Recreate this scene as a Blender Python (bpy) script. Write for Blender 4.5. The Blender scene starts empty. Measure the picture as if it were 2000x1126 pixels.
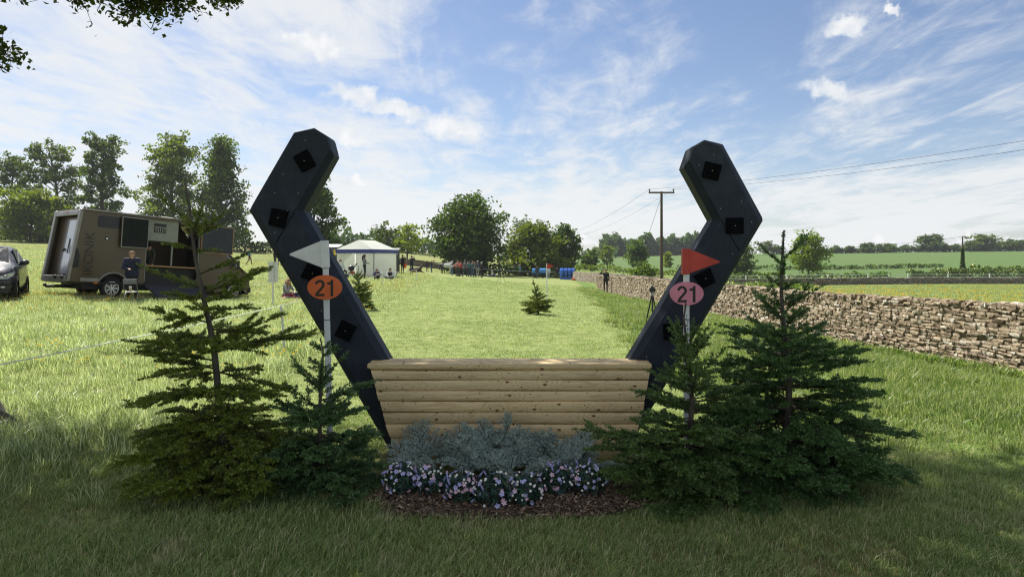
import bpy, math, random
import numpy as np
from mathutils import Vector, Matrix

# ------------------------------------------------------------------ camera, sky, sun, exposure
scene = bpy.context.scene
COL = scene.collection
CAM_H = 1.6
cam_data = bpy.data.cameras.new("camera")
cam_data.lens = 24.0
cam_data.sensor_width = 36.0
cam_data.shift_y = -0.029
cam_data.clip_start = 0.05
cam_data.clip_end = 6000.0
cam = bpy.data.objects.new("camera", cam_data)
cam.location = (0, 0, CAM_H)
cam.rotation_euler = (math.radians(90), 0, 0)
COL.objects.link(cam)
scene.camera = cam

SUN_EL = math.radians(50)
SUN_AZ = math.radians(40)          # left of straight ahead
SUN_DIR = Vector((-math.sin(SUN_AZ) * math.cos(SUN_EL), math.cos(SUN_AZ) * math.cos(SUN_EL), math.sin(SUN_EL)))
sun_data = bpy.data.lights.new("sun", 'SUN')
sun_data.energy = 5.0
sun_data.angle = math.radians(0.6)
sun_data.color = (1.0, 0.95, 0.86)
sun = bpy.data.objects.new("sun", sun_data)
sun.rotation_euler = (-SUN_DIR).to_track_quat('-Z', 'Y').to_euler()
sun.location = (-20, 20, 30)
COL.objects.link(sun)

scene.view_settings.view_transform = 'Standard'
scene.view_settings.look = 'None'
scene.view_settings.exposure = 0.98
scene.view_settings.gamma = 1.0
scene.view_settings.use_curve_mapping = False
scene.cycles.use_denoising = True
scene.cycles.denoiser = 'OPENIMAGEDENOISE'
scene.cycles.denoising_input_passes = 'RGB_ALBEDO_NORMAL'
scene.cycles.denoising_prefilter = 'NONE'      # keep the fine grain of grass and needles
scene.cycles.filter_width = 1.2
scene.cycles.max_bounces = 6
scene.cycles.diffuse_bounces = 3
scene.cycles.glossy_bounces = 3
scene.cycles.transmission_bounces = 4
scene.cycles.transparent_max_bounces = 8
scene.cycles.caustics_reflective = False
scene.cycles.caustics_refractive = False

SKY_STRENGTH = 0.064


class NT:
    """small node-tree helper"""
    def __init__(self, tree):
        self.t = tree
        self.n = tree.nodes
        self.l = tree.links

    def node(self, typ, **kw):
        nd = self.n.new(typ)
        for k, v in kw.items():
            if k == 'inp':
                for a, b in v.items():
                    s = nd.inputs[a]
                    if hasattr(b, 'is_output'):
                        self.l.new(b, s)
                    else:
                        s.default_value = b
            else:
                setattr(nd, k, v)
        return nd

    def math(self, op, a, b=None, c=None, clamp=False):
        nd = self.n.new('ShaderNodeMath')
        nd.operation = op
        nd.use_clamp = clamp
        for i, v in enumerate((a, b, c)):
            if v is None:
                continue
            if hasattr(v, 'is_output'):
                self.l.new(v, nd.inputs[i])
            else:
                nd.inputs[i].default_value = v
        return nd.outputs[0]

    def ramp(self, fac, stops, interp='LINEAR'):
        nd = self.n.new('ShaderNodeValToRGB')
        cr = nd.color_ramp
        cr.interpolation = interp
        while len(cr.elements) > 1:
            cr.elements.remove(cr.elements[-1])
        for i, (p, c) in enumerate(stops):
            e = cr.elements[0] if i == 0 else cr.elements.new(p)
            e.position = p
            e.color = (*c, 1) if len(c) == 3 else c
        self.l.new(fac, nd.inputs[0])
        return nd.outputs[0]

    def smooth(self, x, lo, hi):
        nd = self.n.new('ShaderNodeMapRange')
        nd.interpolation_type = 'SMOOTHSTEP'
        self.l.new(x, nd.inputs[0])
        nd.inputs[1].default_value = lo
        nd.inputs[2].default_value = hi
        return nd.outputs[0]

    def mix(self, fac, a, b, blend='MIX'):
        nd = self.n.new('ShaderNodeMix')
        nd.data_type = 'RGBA'
        nd.blend_type = blend
        for s, v in ((nd.inputs[0], fac), (nd.inputs[6], a), (nd.inputs[7], b)):
            if hasattr(v, 'is_output'):
                self.l.new(v, s)
            elif isinstance(v, (int, float)):
                s.default_value = v
            else:
                s.default_value = (*v, 1) if len(v) == 3 else v
        return nd.outputs[2]

    def noise(self, vec, scale, detail=3, rough=0.5, dist=0.0, out=0, dim='3D'):
        nd = self.n.new('ShaderNodeTexNoise')
        nd.noise_dimensions = dim
        if vec is not None:
            self.l.new(vec, nd.inputs['Vector'])
        nd.inputs['Scale'].default_value = scale
        nd.inputs['Detail'].default_value = detail
        nd.inputs['Roughness'].default_value = rough
        nd.inputs['Distortion'].default_value = dist
        return nd.outputs[out]


def build_world():
    w = bpy.data.worlds.new("World")
    scene.world = w
    w.use_nodes = True
    w.cycles.sampling_method = 'NONE'
    T = NT(w.node_tree)
    T.n.clear()
    sky = T.node('ShaderNodeTexSky', sky_type='NISHITA')
    sky.sun_disc = False
    sky.sun_elevation = SUN_EL
    sky.sun_rotation = -SUN_AZ
    sky.altitude = 100
    sky.air_density = 1.0
    sky.dust_density = 0.6
    sky.ozone_density = 1.5
    tc = T.node('ShaderNodeTexCoord')
    d = tc.outputs['Generated']
    sp = T.node('ShaderNodeSeparateXYZ', inp={0: d})
    x, y, z = sp.outputs
    # --- high streaky cloud on a flat sheet far above, streaks running away from the viewer
    zz = T.math('ADD', T.math('MAXIMUM', z, 0.0), 0.06)
    u = T.math('DIVIDE', x, zz)
    v = T.math('DIVIDE', y, zz)
    cv = T.node('ShaderNodeCombineXYZ', inp={0: u, 1: v})
    def mapped(sx, sy, rot, off):
        return T.node('ShaderNodeMapping', inp={0: cv.outputs[0], 1: off, 2: (0, 0, rot), 3: (sx, sy, 1)}).outputs[0]
    c1 = T.noise(mapped(0.5, 0.20, 0.10, (3.1, 1.7, 0)), 1.5, 6, 0.58, 0.5, dim='2D')
    c2 = T.noise(mapped(0.75, 0.27, -0.08, (11.3, 4.9, 0)), 2.5, 5, 0.62, 0.6, dim='2D')
    c3 = T.noise(mapped(0.22, 0.12, 0.0, (6.6, 2.2, 0)), 1.0, 2, 0.5, 0.0, dim='2D')
    c4 = T.noise(mapped(1.0, 0.55, 0.35, (2.4, 8.1, 0)), 4.2, 5, 0.66, 0.4, dim='2D')
    cc = T.math('ADD', T.math('MULTIPLY', c1, 0.42), T.math('MULTIPLY', c2, 0.32))
    cc = T.math('ADD', cc, T.math('MULTIPLY', c4, 0.26))
    cc = T.math('ADD', cc, T.math('MULTIPLY', T.math('SUBTRACT', c3, 0.5), 0.45))
    # cover is thicker towards the sun's side of the sky
    side = T.math('MULTIPLY', x, -0.05)
    cc = T.math('ADD', cc, side)
    cirrus = T.math('MULTIPLY', T.smooth(cc, 0.33, 0.56), 0.90)
    # --- separate small cumulus, each given by its direction (tan azimuth, tan elevation) and size
    yy = T.math('MAXIMUM', y, 0.05)
    a = T.math('DIVIDE', x, yy)
    e = T.math('DIVIDE', z, yy)
    ae = T.node('ShaderNodeCombineXYZ', inp={0: a, 1: e})
    n1 = T.noise(ae.outputs[0], 30, 4, 0.6, 0.0, out=1, dim='2D')
    n1b = T.node('ShaderNodeVectorMath', operation='SUBTRACT', inp={0: n1, 1: (0.5, 0.5, 0.5)})
    n1c = T.node('ShaderNodeVectorMath', operation='SCALE', inp={0: n1b.outputs[0], 3: 0.045})
    aed = T.node('ShaderNodeVectorMath', operation='ADD', inp={0: ae.outputs[0], 1: n1c.outputs[0]})
    blobs = [(610, 84, 86, 36, 5), (575, 75, 42, 22, 0), (690, 188, 70, 30, 10), (775, 215, 90, 27, 14), (880, 248, 90, 34, 14),
             (690, 268, 62, 24, 8), (745, 338, 18, 20, 0), (1655, 48, 60, 26, -5), (1740, 22, 26, 14, 0), (1615, 176, 62, 26, 5),
             (690, 355, 46, 14, 0), (300, 420, 60, 14, 0),
             (1560, 478, 90, 10, 0), (1735, 478, 46, 14, 0), (1880, 474, 55, 14, 0), (1990, 470, 40, 14, 0), (1150, 470, 60, 8, 0)]
    cum = None
    for (px, py, rx, ry, ang) in blobs:
        c = ((px - 1000) / 1333.3, (505 - py) / 1333.3, 0)
        df = T.node('ShaderNodeVectorMath', operation='SUBTRACT', inp={0: aed.outputs[0], 1: c})
        mp = T.node('ShaderNodeMapping', vector_type='POINT',
                    inp={0: df.outputs[0], 2: (0, 0, math.radians(ang)), 3: (1, 1, 0)})
        ml = T.node('ShaderNodeVectorMath', operation='MULTIPLY', inp={0: mp.outputs[0], 1: (1333.3 / rx, 1333.3 / ry, 0)})
        ln = T.node('ShaderNodeVectorMath', operation='LENGTH', inp={0: ml.outputs[0]})
        m = T.math('SUBTRACT', 1.0, T.smooth(ln.outputs['Value'], 0.2, 1.3))
        cum = m if cum is None else T.math('MAXIMUM', cum, m)
    front = T.smooth(y, 0.06, 0.2)
    cum = T.math('MULTIPLY', cum, front)
    n2 = T.noise(ae.outputs[0], 26, 4, 0.6, dim='2D')
    cum_m = T.smooth(T.math('ADD', cum, T.math('MULTIPLY', T.math('SUBTRACT', n2, 0.5), 0.75)), 0.18, 1.0)
    # sky colour, a touch of white haze low down
    hz = T.math('POWER', T.math('SUBTRACT', 1.0, T.math('MAXIMUM', z, 0.0), clamp=True), 9.0)
    skyc = T.mix(1.0, sky.outputs[0], (0.84, 0.85, 0.92), 'MULTIPLY')
    base = T.mix(T.math('MULTIPLY', hz, 0.30), skyc, (5.3, 6.0, 6.7))
    col = T.mix(cirrus, base, (6.9, 7.0, 7.1))
    shade = T.noise(ae.outputs[0], 34, 2, 0.5, dim='2D')
    ccol = T.mix(T.smooth(shade, 0.3, 0.7), (7.6, 7.6, 7.6), (6.3, 6.6, 7.0))
    col = T.mix(T.math('MULTIPLY', cum_m, 0.92), col, ccol)
    bg = T.node('ShaderNodeBackground', inp={0: col, 1: SKY_STRENGTH})
    out = T.node('ShaderNodeOutputWorld')
    T.l.new(bg.outputs[0], out.inputs[0])


build_world()
# ------------------------------------------------------------------ helpers
rng = np.random.default_rng(11)
random.seed(5)
F_PX = 1333.3


def W(px, py, D):
    """a point at distance D along the view whose place in a 2000 px wide picture is known"""
    return Vector(((px - 1000) / F_PX * D, D, CAM_H - (py - 505) / F_PX * D))


def nrm(v):
    v = np.asarray(v, float)
    return v / np.maximum(np.linalg.norm(v, axis=-1, keepdims=True), 1e-9)


def raw_mesh(name, V, F, mats=(), mi=None, smooth=False, col=None):
    """V (n,3); F list of arrays, each (m,k)"""
    me = bpy.data.meshes.new(name)
    V = np.asarray(V, np.float32)
    if isinstance(F, np.ndarray):
        F = [F]
    F = [np.asarray(f, np.int32) for f in F if len(f)]
    me.vertices.add(len(V))
    me.vertices.foreach_set('co', V.ravel())
    nl = sum(f.size for f in F)
    npoly = sum(len(f) for f in F)
    me.loops.add(nl)
    me.loops.foreach_set('vertex_index', np.concatenate([f.ravel() for f in F]) if F else np.zeros(0, np.int32))
    tot = np.concatenate([np.full(len(f), f.shape[1], np.int32) for f in F])
    st = np.concatenate([[0], np.cumsum(tot)[:-1]]).astype(np.int32)
    me.polygons.add(npoly)
    me.polygons.foreach_set('loop_start', st)
    for m in mats:
        me.materials.append(m)
    if mi is not None:
        me.polygons.foreach_set('material_index', np.asarray(mi, np.int32))
    me.update(calc_edges=True)
    me.validate()
    me.polygons.foreach_set('use_smooth', np.full(len(me.polygons), bool(smooth)))
    if col is not None:
        at = me.attributes.new('tint', 'FLOAT_COLOR', 'POINT')
        c = np.ones((len(V), 4), np.float32)
        c[:, :3] = col
        at.data.foreach_set('color', c.ravel())
    return me


def link(name, me, parent=None, loc=None):
    o = bpy.data.objects.new(name, me)
    COL.objects.link(o)
    if parent is not None:
        o.parent = parent
    if loc is not None:
        o.location = loc
    return o


def tag(o, label=None, cat=None, group=None, kind=None):
    if label:
        o['label'] = label
    if cat:
        o['category'] = cat
    if group:
        o['group'] = group
    if kind:
        o['kind'] = kind
    return o


def thing(name, label, cat, loc=(0, 0, 0), rotz=0.0, group=None):
    o = bpy.data.objects.new(name, None)
    o.empty_display_size = 0.2
    COL.objects.link(o)
    o.location = loc
    o.rotation_euler = (0, 0, rotz)
    return tag(o, label, cat, group)


def copy_tree(o, parent=None):
    c = o.copy()
    COL.objects.link(c)
    c.parent = parent
    for ch in o.children:
        copy_tree(ch, c)
    return c


def frame(d):
    d = Vector(d).normalized()
    a = Vector((0, 0, 1)) if abs(d.z) < 0.95 else Vector((1, 0, 0))
    s = d.cross(a).normalized()
    return d, s, s.cross(d).normalized()


class MB:
    def __init__(self):
        self.V = []
        self.F = []
        self.M = []
        self.mi = 0

    def add(self, vs, fs):
        b = len(self.V)
        self.V += [tuple(v) for v in vs]
        for f in fs:
            self.F.append([b + i for i in f])
            self.M.append(self.mi)
        return self

    def box(self, c, s, R=None):
        hx, hy, hz = s[0] / 2, s[1] / 2, s[2] / 2
        vs = [Vector((x, y, z)) for x in (-hx, hx) for y in (-hy, hy) for z in (-hz, hz)]
        if R is not None:
            vs = [R @ v for v in vs]
        c = Vector(c)
        return self.add([v + c for v in vs], [(0, 1, 3, 2), (4, 6, 7, 5), (0, 4, 5, 1), (2, 3, 7, 6), (0, 2, 6, 4), (1, 5, 7, 3)])

    def tube(self, pts, rad, n=8, caps=True):
        """swept round tube through points, one radius per point"""
        pts = [Vector(p) for p in pts]
        if not hasattr(rad, '__len__'):
            rad = [rad] * len(pts)
        vs, fs = [], []
        prev = None
        for i, p in enumerate(pts):
            if i == 0:
                d = pts[1] - pts[0]
            elif i == len(pts) - 1:
                d = pts[-1] - pts[-2]
            else:
                d = pts[i + 1] - pts[i - 1]
            d = d.normalized() if d.length > 1e-9 else Vector((0, 0, 1))
            if prev is None:
                d, s, t = frame(d)
            else:
                s = prev - d * prev.dot(d)
                s = s.normalized() if s.length > 1e-6 else frame(d)[1]
                t = s.cross(d)
            prev = s
            for k in range(n):
                a = 2 * math.pi * k / n
                vs.append(p + (s * math.cos(a) + t * math.sin(a)) * rad[i])
        for i in range(len(pts) - 1):
            for k in range(n):
                k2 = (k + 1) % n
                fs.append((i * n + k, (i + 1) * n + k, (i + 1) * n + k2, i * n + k2))
        if caps:
            fs.append(tuple(range(n)))
            fs.append(tuple(reversed(range((len(pts) - 1) * n, len(pts) * n))))
        return self.add(vs, fs)

    def prism(self, poly, vec):
        """closed polygon (3-d points) pushed along vec"""
        vec = Vector(vec)
        n = len(poly)
        a = [Vector(p) for p in poly]
        b = [p + vec for p in a]
        fs = [tuple(range(n)), tuple(reversed(range(n, 2 * n)))]
        fs += [(i, n + i, n + (i + 1) % n, (i + 1) % n) for i in range(n)]
        return self.add(a + b, fs)

    def ball(self, c, r, nu=10, nv=6, R=None):
        if not hasattr(r, '__len__'):
            r = (r, r, r)
        c = Vector(c)
        vs = []
        def P(v):
            v = Vector(v)
            return (R @ v if R is not None else v) + c
        vs.append(P((0, 0, r[2])))
        for j in range(1, nv):
            th = math.pi * j / nv
            for i in range(nu):
                ph = 2 * math.pi * i / nu
                vs.append(P((r[0] * math.sin(th) * math.cos(ph), r[1] * math.sin(th) * math.sin(ph), r[2] * math.cos(th))))
        vs.append(P((0, 0, -r[2])))
        fs = []
        for i in range(nu):
            fs.append((0, 1 + i, 1 + (i + 1) % nu))
            for j in range(nv - 2):
                b = 1 + j * nu
                fs.append((b + i, b + nu + i, b + nu + (i + 1) % nu, b + (i + 1) % nu))
            b = 1 + (nv - 2) * nu
            fs.append((len(vs) - 1, b + (i + 1) % nu, b + i))
        return self.add(vs, fs)

    def build(self, name, mats, parent=None, smooth=False, bevel=0.0, seg=2, loc=None):
        me = bpy.data.meshes.new(name)
        me.from_pydata(self.V, [], self.F)
        if not isinstance(mats, (list, tuple)):
            mats = [mats]
        for m in mats:
            me.materials.append(m)
        if len(mats) > 1:
            me.polygons.foreach_set('material_index', self.M)
        import bmesh
        bm = bmesh.new()
        bm.from_mesh(me)
        bmesh.ops.recalc_face_normals(bm, faces=bm.faces)
        bm.to_mesh(me)
        bm.free()
        if smooth:
            me.polygons.foreach_set('use_smooth', [True] * len(me.polygons))
        me.update()
        o = link(name, me, parent, loc)
        if bevel:
            b = o.modifiers.new('bevel', 'BEVEL')
            b.width = bevel
            b.segments = seg
            b.limit_method = 'ANGLE'
            b.angle_limit = math.radians(35)
        if smooth == 'auto':
            me.set_sharp_from_angle(angle=math.radians(40))
        return o


# ------------------------------------------------------------------ materials
def new_mat(name):
    m = bpy.data.materials.new(name)
    m.use_nodes = True
    T = NT(m.node_tree)
    T.n.clear()
    out = T.node('ShaderNodeOutputMaterial')
    bs = T.node('ShaderNodeBsdfPrincipled')
    T.l.new(bs.outputs[0], out.inputs[0])
    return m, T, bs, out


MATS = {}


def pm(name, c1, c2=None, scale=6.0, rough=0.6, bump=0.0, metal=0.0, spec=0.5, coord='Object', detail=4, stretch=(1, 1, 1), coat=0.0,
       bscale=None, lo=0.35, hi=0.65, trans=0.0):
    if name in MATS:
        return MATS[name]
    m, T, bs, out = new_mat(name)
    tc = T.node('ShaderNodeTexCoord')
    vec = T.node('ShaderNodeMapping', inp={0: tc.outputs[coord], 3: stretch}).outputs[0]
    if c2 is None:
        c2 = tuple(c * 0.8 for c in c1)
    f = T.noise(vec, scale, detail, 0.55)
    colr = T.ramp(f, [(lo, c1), (hi, c2)])
    T.l.new(colr, bs.inputs['Base Color'])
    bs.inputs['Roughness'].default_value = rough
    bs.inputs['Metallic'].default_value = metal
    bs.inputs['Specular IOR Level'].default_value = spec
    if coat:
        bs.inputs['Coat Weight'].default_value = coat
        bs.inputs['Coat Roughness'].default_value = 0.06
    r2 = T.noise(vec, scale * 3.1, 3, 0.6)
    T.l.new(T.math('ADD', T.math('MULTIPLY', T.math('SUBTRACT', r2, 0.5), 0.18), rough, clamp=True), bs.inputs['Roughness'])
    if bump:
        bn = T.noise(vec, bscale or scale * 4, 5, 0.6)
        b = T.node('ShaderNodeBump', inp={'Height': bn, 'Strength': bump, 'Distance': 0.02})
        T.l.new(b.outputs[0], bs.inputs['Normal'])
    MATS[name] = m
    return m


def leafy(name, base, var=(1.25, 1.15, 0.8), trans=0.35, rough=0.6, nscale=0.6, tintcol=True, transcol=None, spec=0.25):
    """foliage: base colour times the mesh's own tint, part of the light passes through"""
    if name in MATS:
        return MATS[name]
    m, T, bs, out = new_mat(name)
    g = T.node('ShaderNodeNewGeometry')
    n = T.noise(g.outputs['Position'], nscale, 4, 0.6)
    c = T.ramp(n, [(0.3, base), (0.7, tuple(min(1, base[i] * var[i]) for i in range(3)))])
    if tintcol:
        at = T.node('ShaderNodeAttribute', attribute_name='tint')
        c = T.mix(1.0, c, at.outputs[0], 'MULTIPLY')
    T.l.new(c, bs.inputs['Base Color'])
    bs.inputs['Roughness'].default_value = rough
    bs.inputs['Specular IOR Level'].default_value = spec
    tr = T.node('ShaderNodeBsdfTranslucent')
    tc = T.mix(1.0, c, transcol or (1.25, 1.3, 0.55), 'MULTIPLY')
    T.l.new(tc, tr.inputs[0])
    mx = T.node('ShaderNodeMixShader', inp={0: trans, 1: bs.outputs[0], 2: tr.outputs[0]})
    T.l.new(mx.outputs[0], out.inputs[0])
    MATS[name] = m
    return m
# ------------------------------------------------------------------ the lie of the land
CTRL = np.array([
    (0, 0, 0), (-3, 3, 0), (3, 3, 0), (0, 5.5, 0), (-2, 5, 0), (2, 5, 0), (-5, 6, .03), (4, 6, -.02), (0, 11, -.02), (-4, 12, .03),
    (5.5, 10, -.12), (8.3, 8, -.17), (7.9, 10.5, -.22), (7.4, 16.5, -.34), (7.2, 30, -.58), (7.1, 40, -.74), (7.2, 54, -.98), (0, 20, -.04),
    (0, 40, -.22), (-4.5, 62, -.1), (-5, 78, -.5), (2, 78, -.75), (8, 95, -1.3), (-13.4, 23.5, .25), (-9.5, 27, 0.0), (-8, 23, .05), (-9, 48, .16),
    (-14, 19, .27), (-26.5, 69, .98), (-107, 143, 5.8), (-50, 130, 3.0), (-40, 60, 1.6), (-40, 30, 1.3), (-17, 110, .6), (-7, 105, -.65), (5, 110, -1.1),
    (30, 40, -1.3), (30, 110, -2.5), (80, 110, -2.5), (55, 110, -2.5), (20, 60, -1.5), (15, 95, -1.8), (12, 20, -.6), (20, 20, -.9),
    (23, 150, -.9), (70, 130, -2.0), (100, 130, -2.2), (147, 350, 4.2), (262, 350, 5.5), (35, 350, 1.9), (76, 350, 2.6), (-25, 230, 2.0),
    (-60, 250, 6), (-150, 250, 9), (-150, 140, 8), (0, 500, 3.4), (200, 500, 5.0), (-250, 500, 12), (420, 350, 6.0), (420, 100, -1), (350, 500, 5.5),
    (0, -50, .3), (-50, 0, 1.2), (50, 0, -.9), (-120, -50, 2.5), (120, -50, -1.5), (-250, 100, 10), (-60, 95, 2.6)], float)


def _tps(r2):
    return 0.5 * r2 * np.log(r2 + 1e-12)


def _fit():
    n = len(CTRL)
    P = CTRL[:, :2] / 100.0
    K = _tps(((P[:, None] - P[None]) ** 2).sum(-1)) + np.eye(n) * 2e-4
    A = np.zeros((n + 3, n + 3))
    A[:n, :n] = K
    A[:n, n] = 1
    A[:n, n + 1:] = P
    A[n, :n] = 1
    A[n + 1:, :n] = P.T
    return np.linalg.solve(A, np.concatenate([CTRL[:, 2], [0, 0, 0]]))


_TPS = _fit()


def Hs(x, y):
    x = np.clip(np.asarray(x, float), -260, 430)
    y = np.clip(np.asarray(y, float), -55, 505)
    q = np.stack([x.ravel(), y.ravel()], 1) / 100.0
    out = np.empty(len(q))
    P = CTRL[:, :2] / 100.0
    for i in range(0, len(q), 20000):
        s = q[i:i + 20000]
        out[i:i + 20000] = _tps(((s[:, None] - P[None]) ** 2).sum(-1)) @ _TPS[:-3] + _TPS[-3] + s @ _TPS[-2:]
    return out.reshape(x.shape)


def H(x, y):
    return float(Hs(np.array([x]), np.array([y]))[0])


def on(x, y, dz=0.0):
    return Vector((x, y, H(x, y) + dz))


def at_px(px, D, dz=0.0):
    """a spot on the ground at distance D"""
    x = (px - 1000) / F_PX * D
    return on(x, D, dz)


def vnoise(x, y, seed=0):
    """cheap smooth value noise"""
    r = np.random.default_rng(seed).random((64, 64))
    xi, yi = np.floor(x).astype(int), np.floor(y).astype(int)
    fx, fy = x - xi, y - yi
    fx, fy = fx * fx * (3 - 2 * fx), fy * fy * (3 - 2 * fy)
    g = lambda a, b: r[a % 64, b % 64]
    return (g(xi, yi) * (1 - fx) + g(xi + 1, yi) * fx) * (1 - fy) + (g(xi, yi + 1) * (1 - fx) + g(xi + 1, yi + 1) * fx) * fy


def track_left(y):
    return np.interp(y, [0, 6, 12, 20, 30, 50, 70, 100], [-2.6, -2.9, -3.2, -4.4, -5.4, -6.4, -8, -20])


def track_right(y):
    return np.interp(y, [0, 6, 10, 14, 20, 30, 45, 60, 80, 100], [2.2, 2.2, 2.3, 2.6, 3.2, 3.9, 4.8, 6.2, 7.5, 10])


def zones(x, y):
    """weights: mown track, meadow (left), bank (right), paddock, crop field"""
    n = (vnoise(x * 0.8, y * 0.5, 3) - .5) * 0.7
    tl, tr = track_left(y), track_right(y)
    sm = lambda v, w: np.clip(v / w + .5, 0, 1)
    k = 0.5 + y * 0.02
    track = sm(x - tl + n, k) * sm(tr - x + n, k) * sm(100 - y, 8)
    wallx = np.interp(y, [0, 8, 10.5, 16.5, 30, 54, 60, 90], [9, 8.3, 7.9, 7.45, 7.2, 7.05, 7.3, 8.5])
    pad = (x > wallx + .3) * 1.0
    crop = sm(y - np.interp(x, [10, 23, 70, 100, 160], [170, 152, 133, 131, 131]), 2) * (x > 12)
    return track, pad, crop


def build_ground():
    def axis(lo, hi, fine, f0, f1, grow):
        a = list(np.arange(f0, f1 + 1e-6, fine))
        st = fine
        while a[-1] < hi:
            st *= grow
            a.append(a[-1] + st)
        st = fine
        while a[0] > lo:
            st *= grow
            a.insert(0, a[0] - st)
        return np.array(a)
    xs = axis(-1500, 1500, 0.4, -16, 14, 1.07)
    ys = axis(-300, 2500, 0.4, 0, 30, 1.05)
    X, Y = np.meshgrid(xs, ys)
    Z = Hs(X, Y)
    near = np.clip(1 - (np.hypot(X, Y) - 10) / 40, 0, 1)
    Z = Z + (vnoise(X * 1.3, Y * 1.3, 9) - .5) * 0.035 * near + (vnoise(X * .35, Y * .35, 10) - .5) * 0.06 * near * (np.hypot(X, Y - 5) > 4)
    V = np.stack([X, Y, Z], -1).reshape(-1, 3)
    ny, nx = X.shape
    idx = np.arange(nx * ny).reshape(ny, nx)
    F = np.stack([idx[:-1, :-1], idx[:-1, 1:], idx[1:, 1:], idx[1:, :-1]], -1).reshape(-1, 4)
    tr, pad, crop = [a.ravel() for a in zones(X, Y)]
    x, y = X.ravel(), Y.ravel()
    c = np.ones((len(V), 3)) * (0.17, 0.195, 0.06)                       # meadow
    c = c * (1 - tr[:, None]) + np.array((0.19, 0.235, 0.085)) * tr[:, None]
    bank = ((x > track_right(y)) & (pad < .5)).astype(float)[:, None]
    c = c * (1 - bank) + np.array((0.10, 0.165, 0.035)) * bank
    c = c * (1 - pad[:, None]) + np.array((0.13, 0.18, 0.045)) * pad[:, None]
    c = c * (1 - crop[:, None]) + np.array((0.075, 0.128, 0.038)) * crop[:, None]
    dead = np.clip(1.4 - np.hypot((x) / 4.2, (y - 3.4) / 2.3), 0, 1)[:, None] * vnoise(x * 1.1, y * 1.1, 21)[:, None]
    c = c * (1 - dead) + np.array((0.14, 0.115, 0.06)) * dead
    m, T, bs, out = new_mat('ground_turf')
    at = T.node('ShaderNodeAttribute', attribute_name='tint')
    g = T.node('ShaderNodeNewGeometry')
    n1 = T.noise(g.outputs['Position'], 0.35, 5, 0.65)
    n2 = T.noise(g.outputs['Position'], 7.0, 4, 0.7)
    n3 = T.noise(T.node('ShaderNodeMapping', inp={0: g.outputs['Position'], 3: (1.6, 0.25, 1)}).outputs[0], 1.0, 4, 0.6)
    k = T.ramp(n1, [(0.3, (0.88, 0.9, 0.82)), (0.7, (1.1, 1.07, 1.05))])
    k2 = T.ramp(n2, [(0.3, (0.6, 0.62, 0.5)), (0.72, (1.35, 1.3, 1.3))])
    k3 = T.ramp(n3, [(0.3, (0.92, 0.93, 0.88)), (0.7, (1.07, 1.06, 1.06))])
    col = T.mix(1.0, T.mix(1.0, T.mix(1.0, at.outputs[0], k, 'MULTIPLY'), k2, 'MULTIPLY'), k3, 'MULTIPLY')
    T.l.new(col, bs.inputs['Base Color'])
    bs.inputs['Roughness'].default_value = 0.9
    bs.inputs['Specular IOR Level'].default_value = 0.15
    bn = T.node('ShaderNodeBump', inp={'Height': n2, 'Strength': 0.7, 'Distance': 0.08})
    T.l.new(bn.outputs[0], bs.inputs['Normal'])
    me = raw_mesh('ground', V, F, [m], smooth=True, col=c)
    o = link('ground', me)
    tag(o, 'grass field with a mown riding track through it', 'ground', kind='structure')


build_ground()
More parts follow.
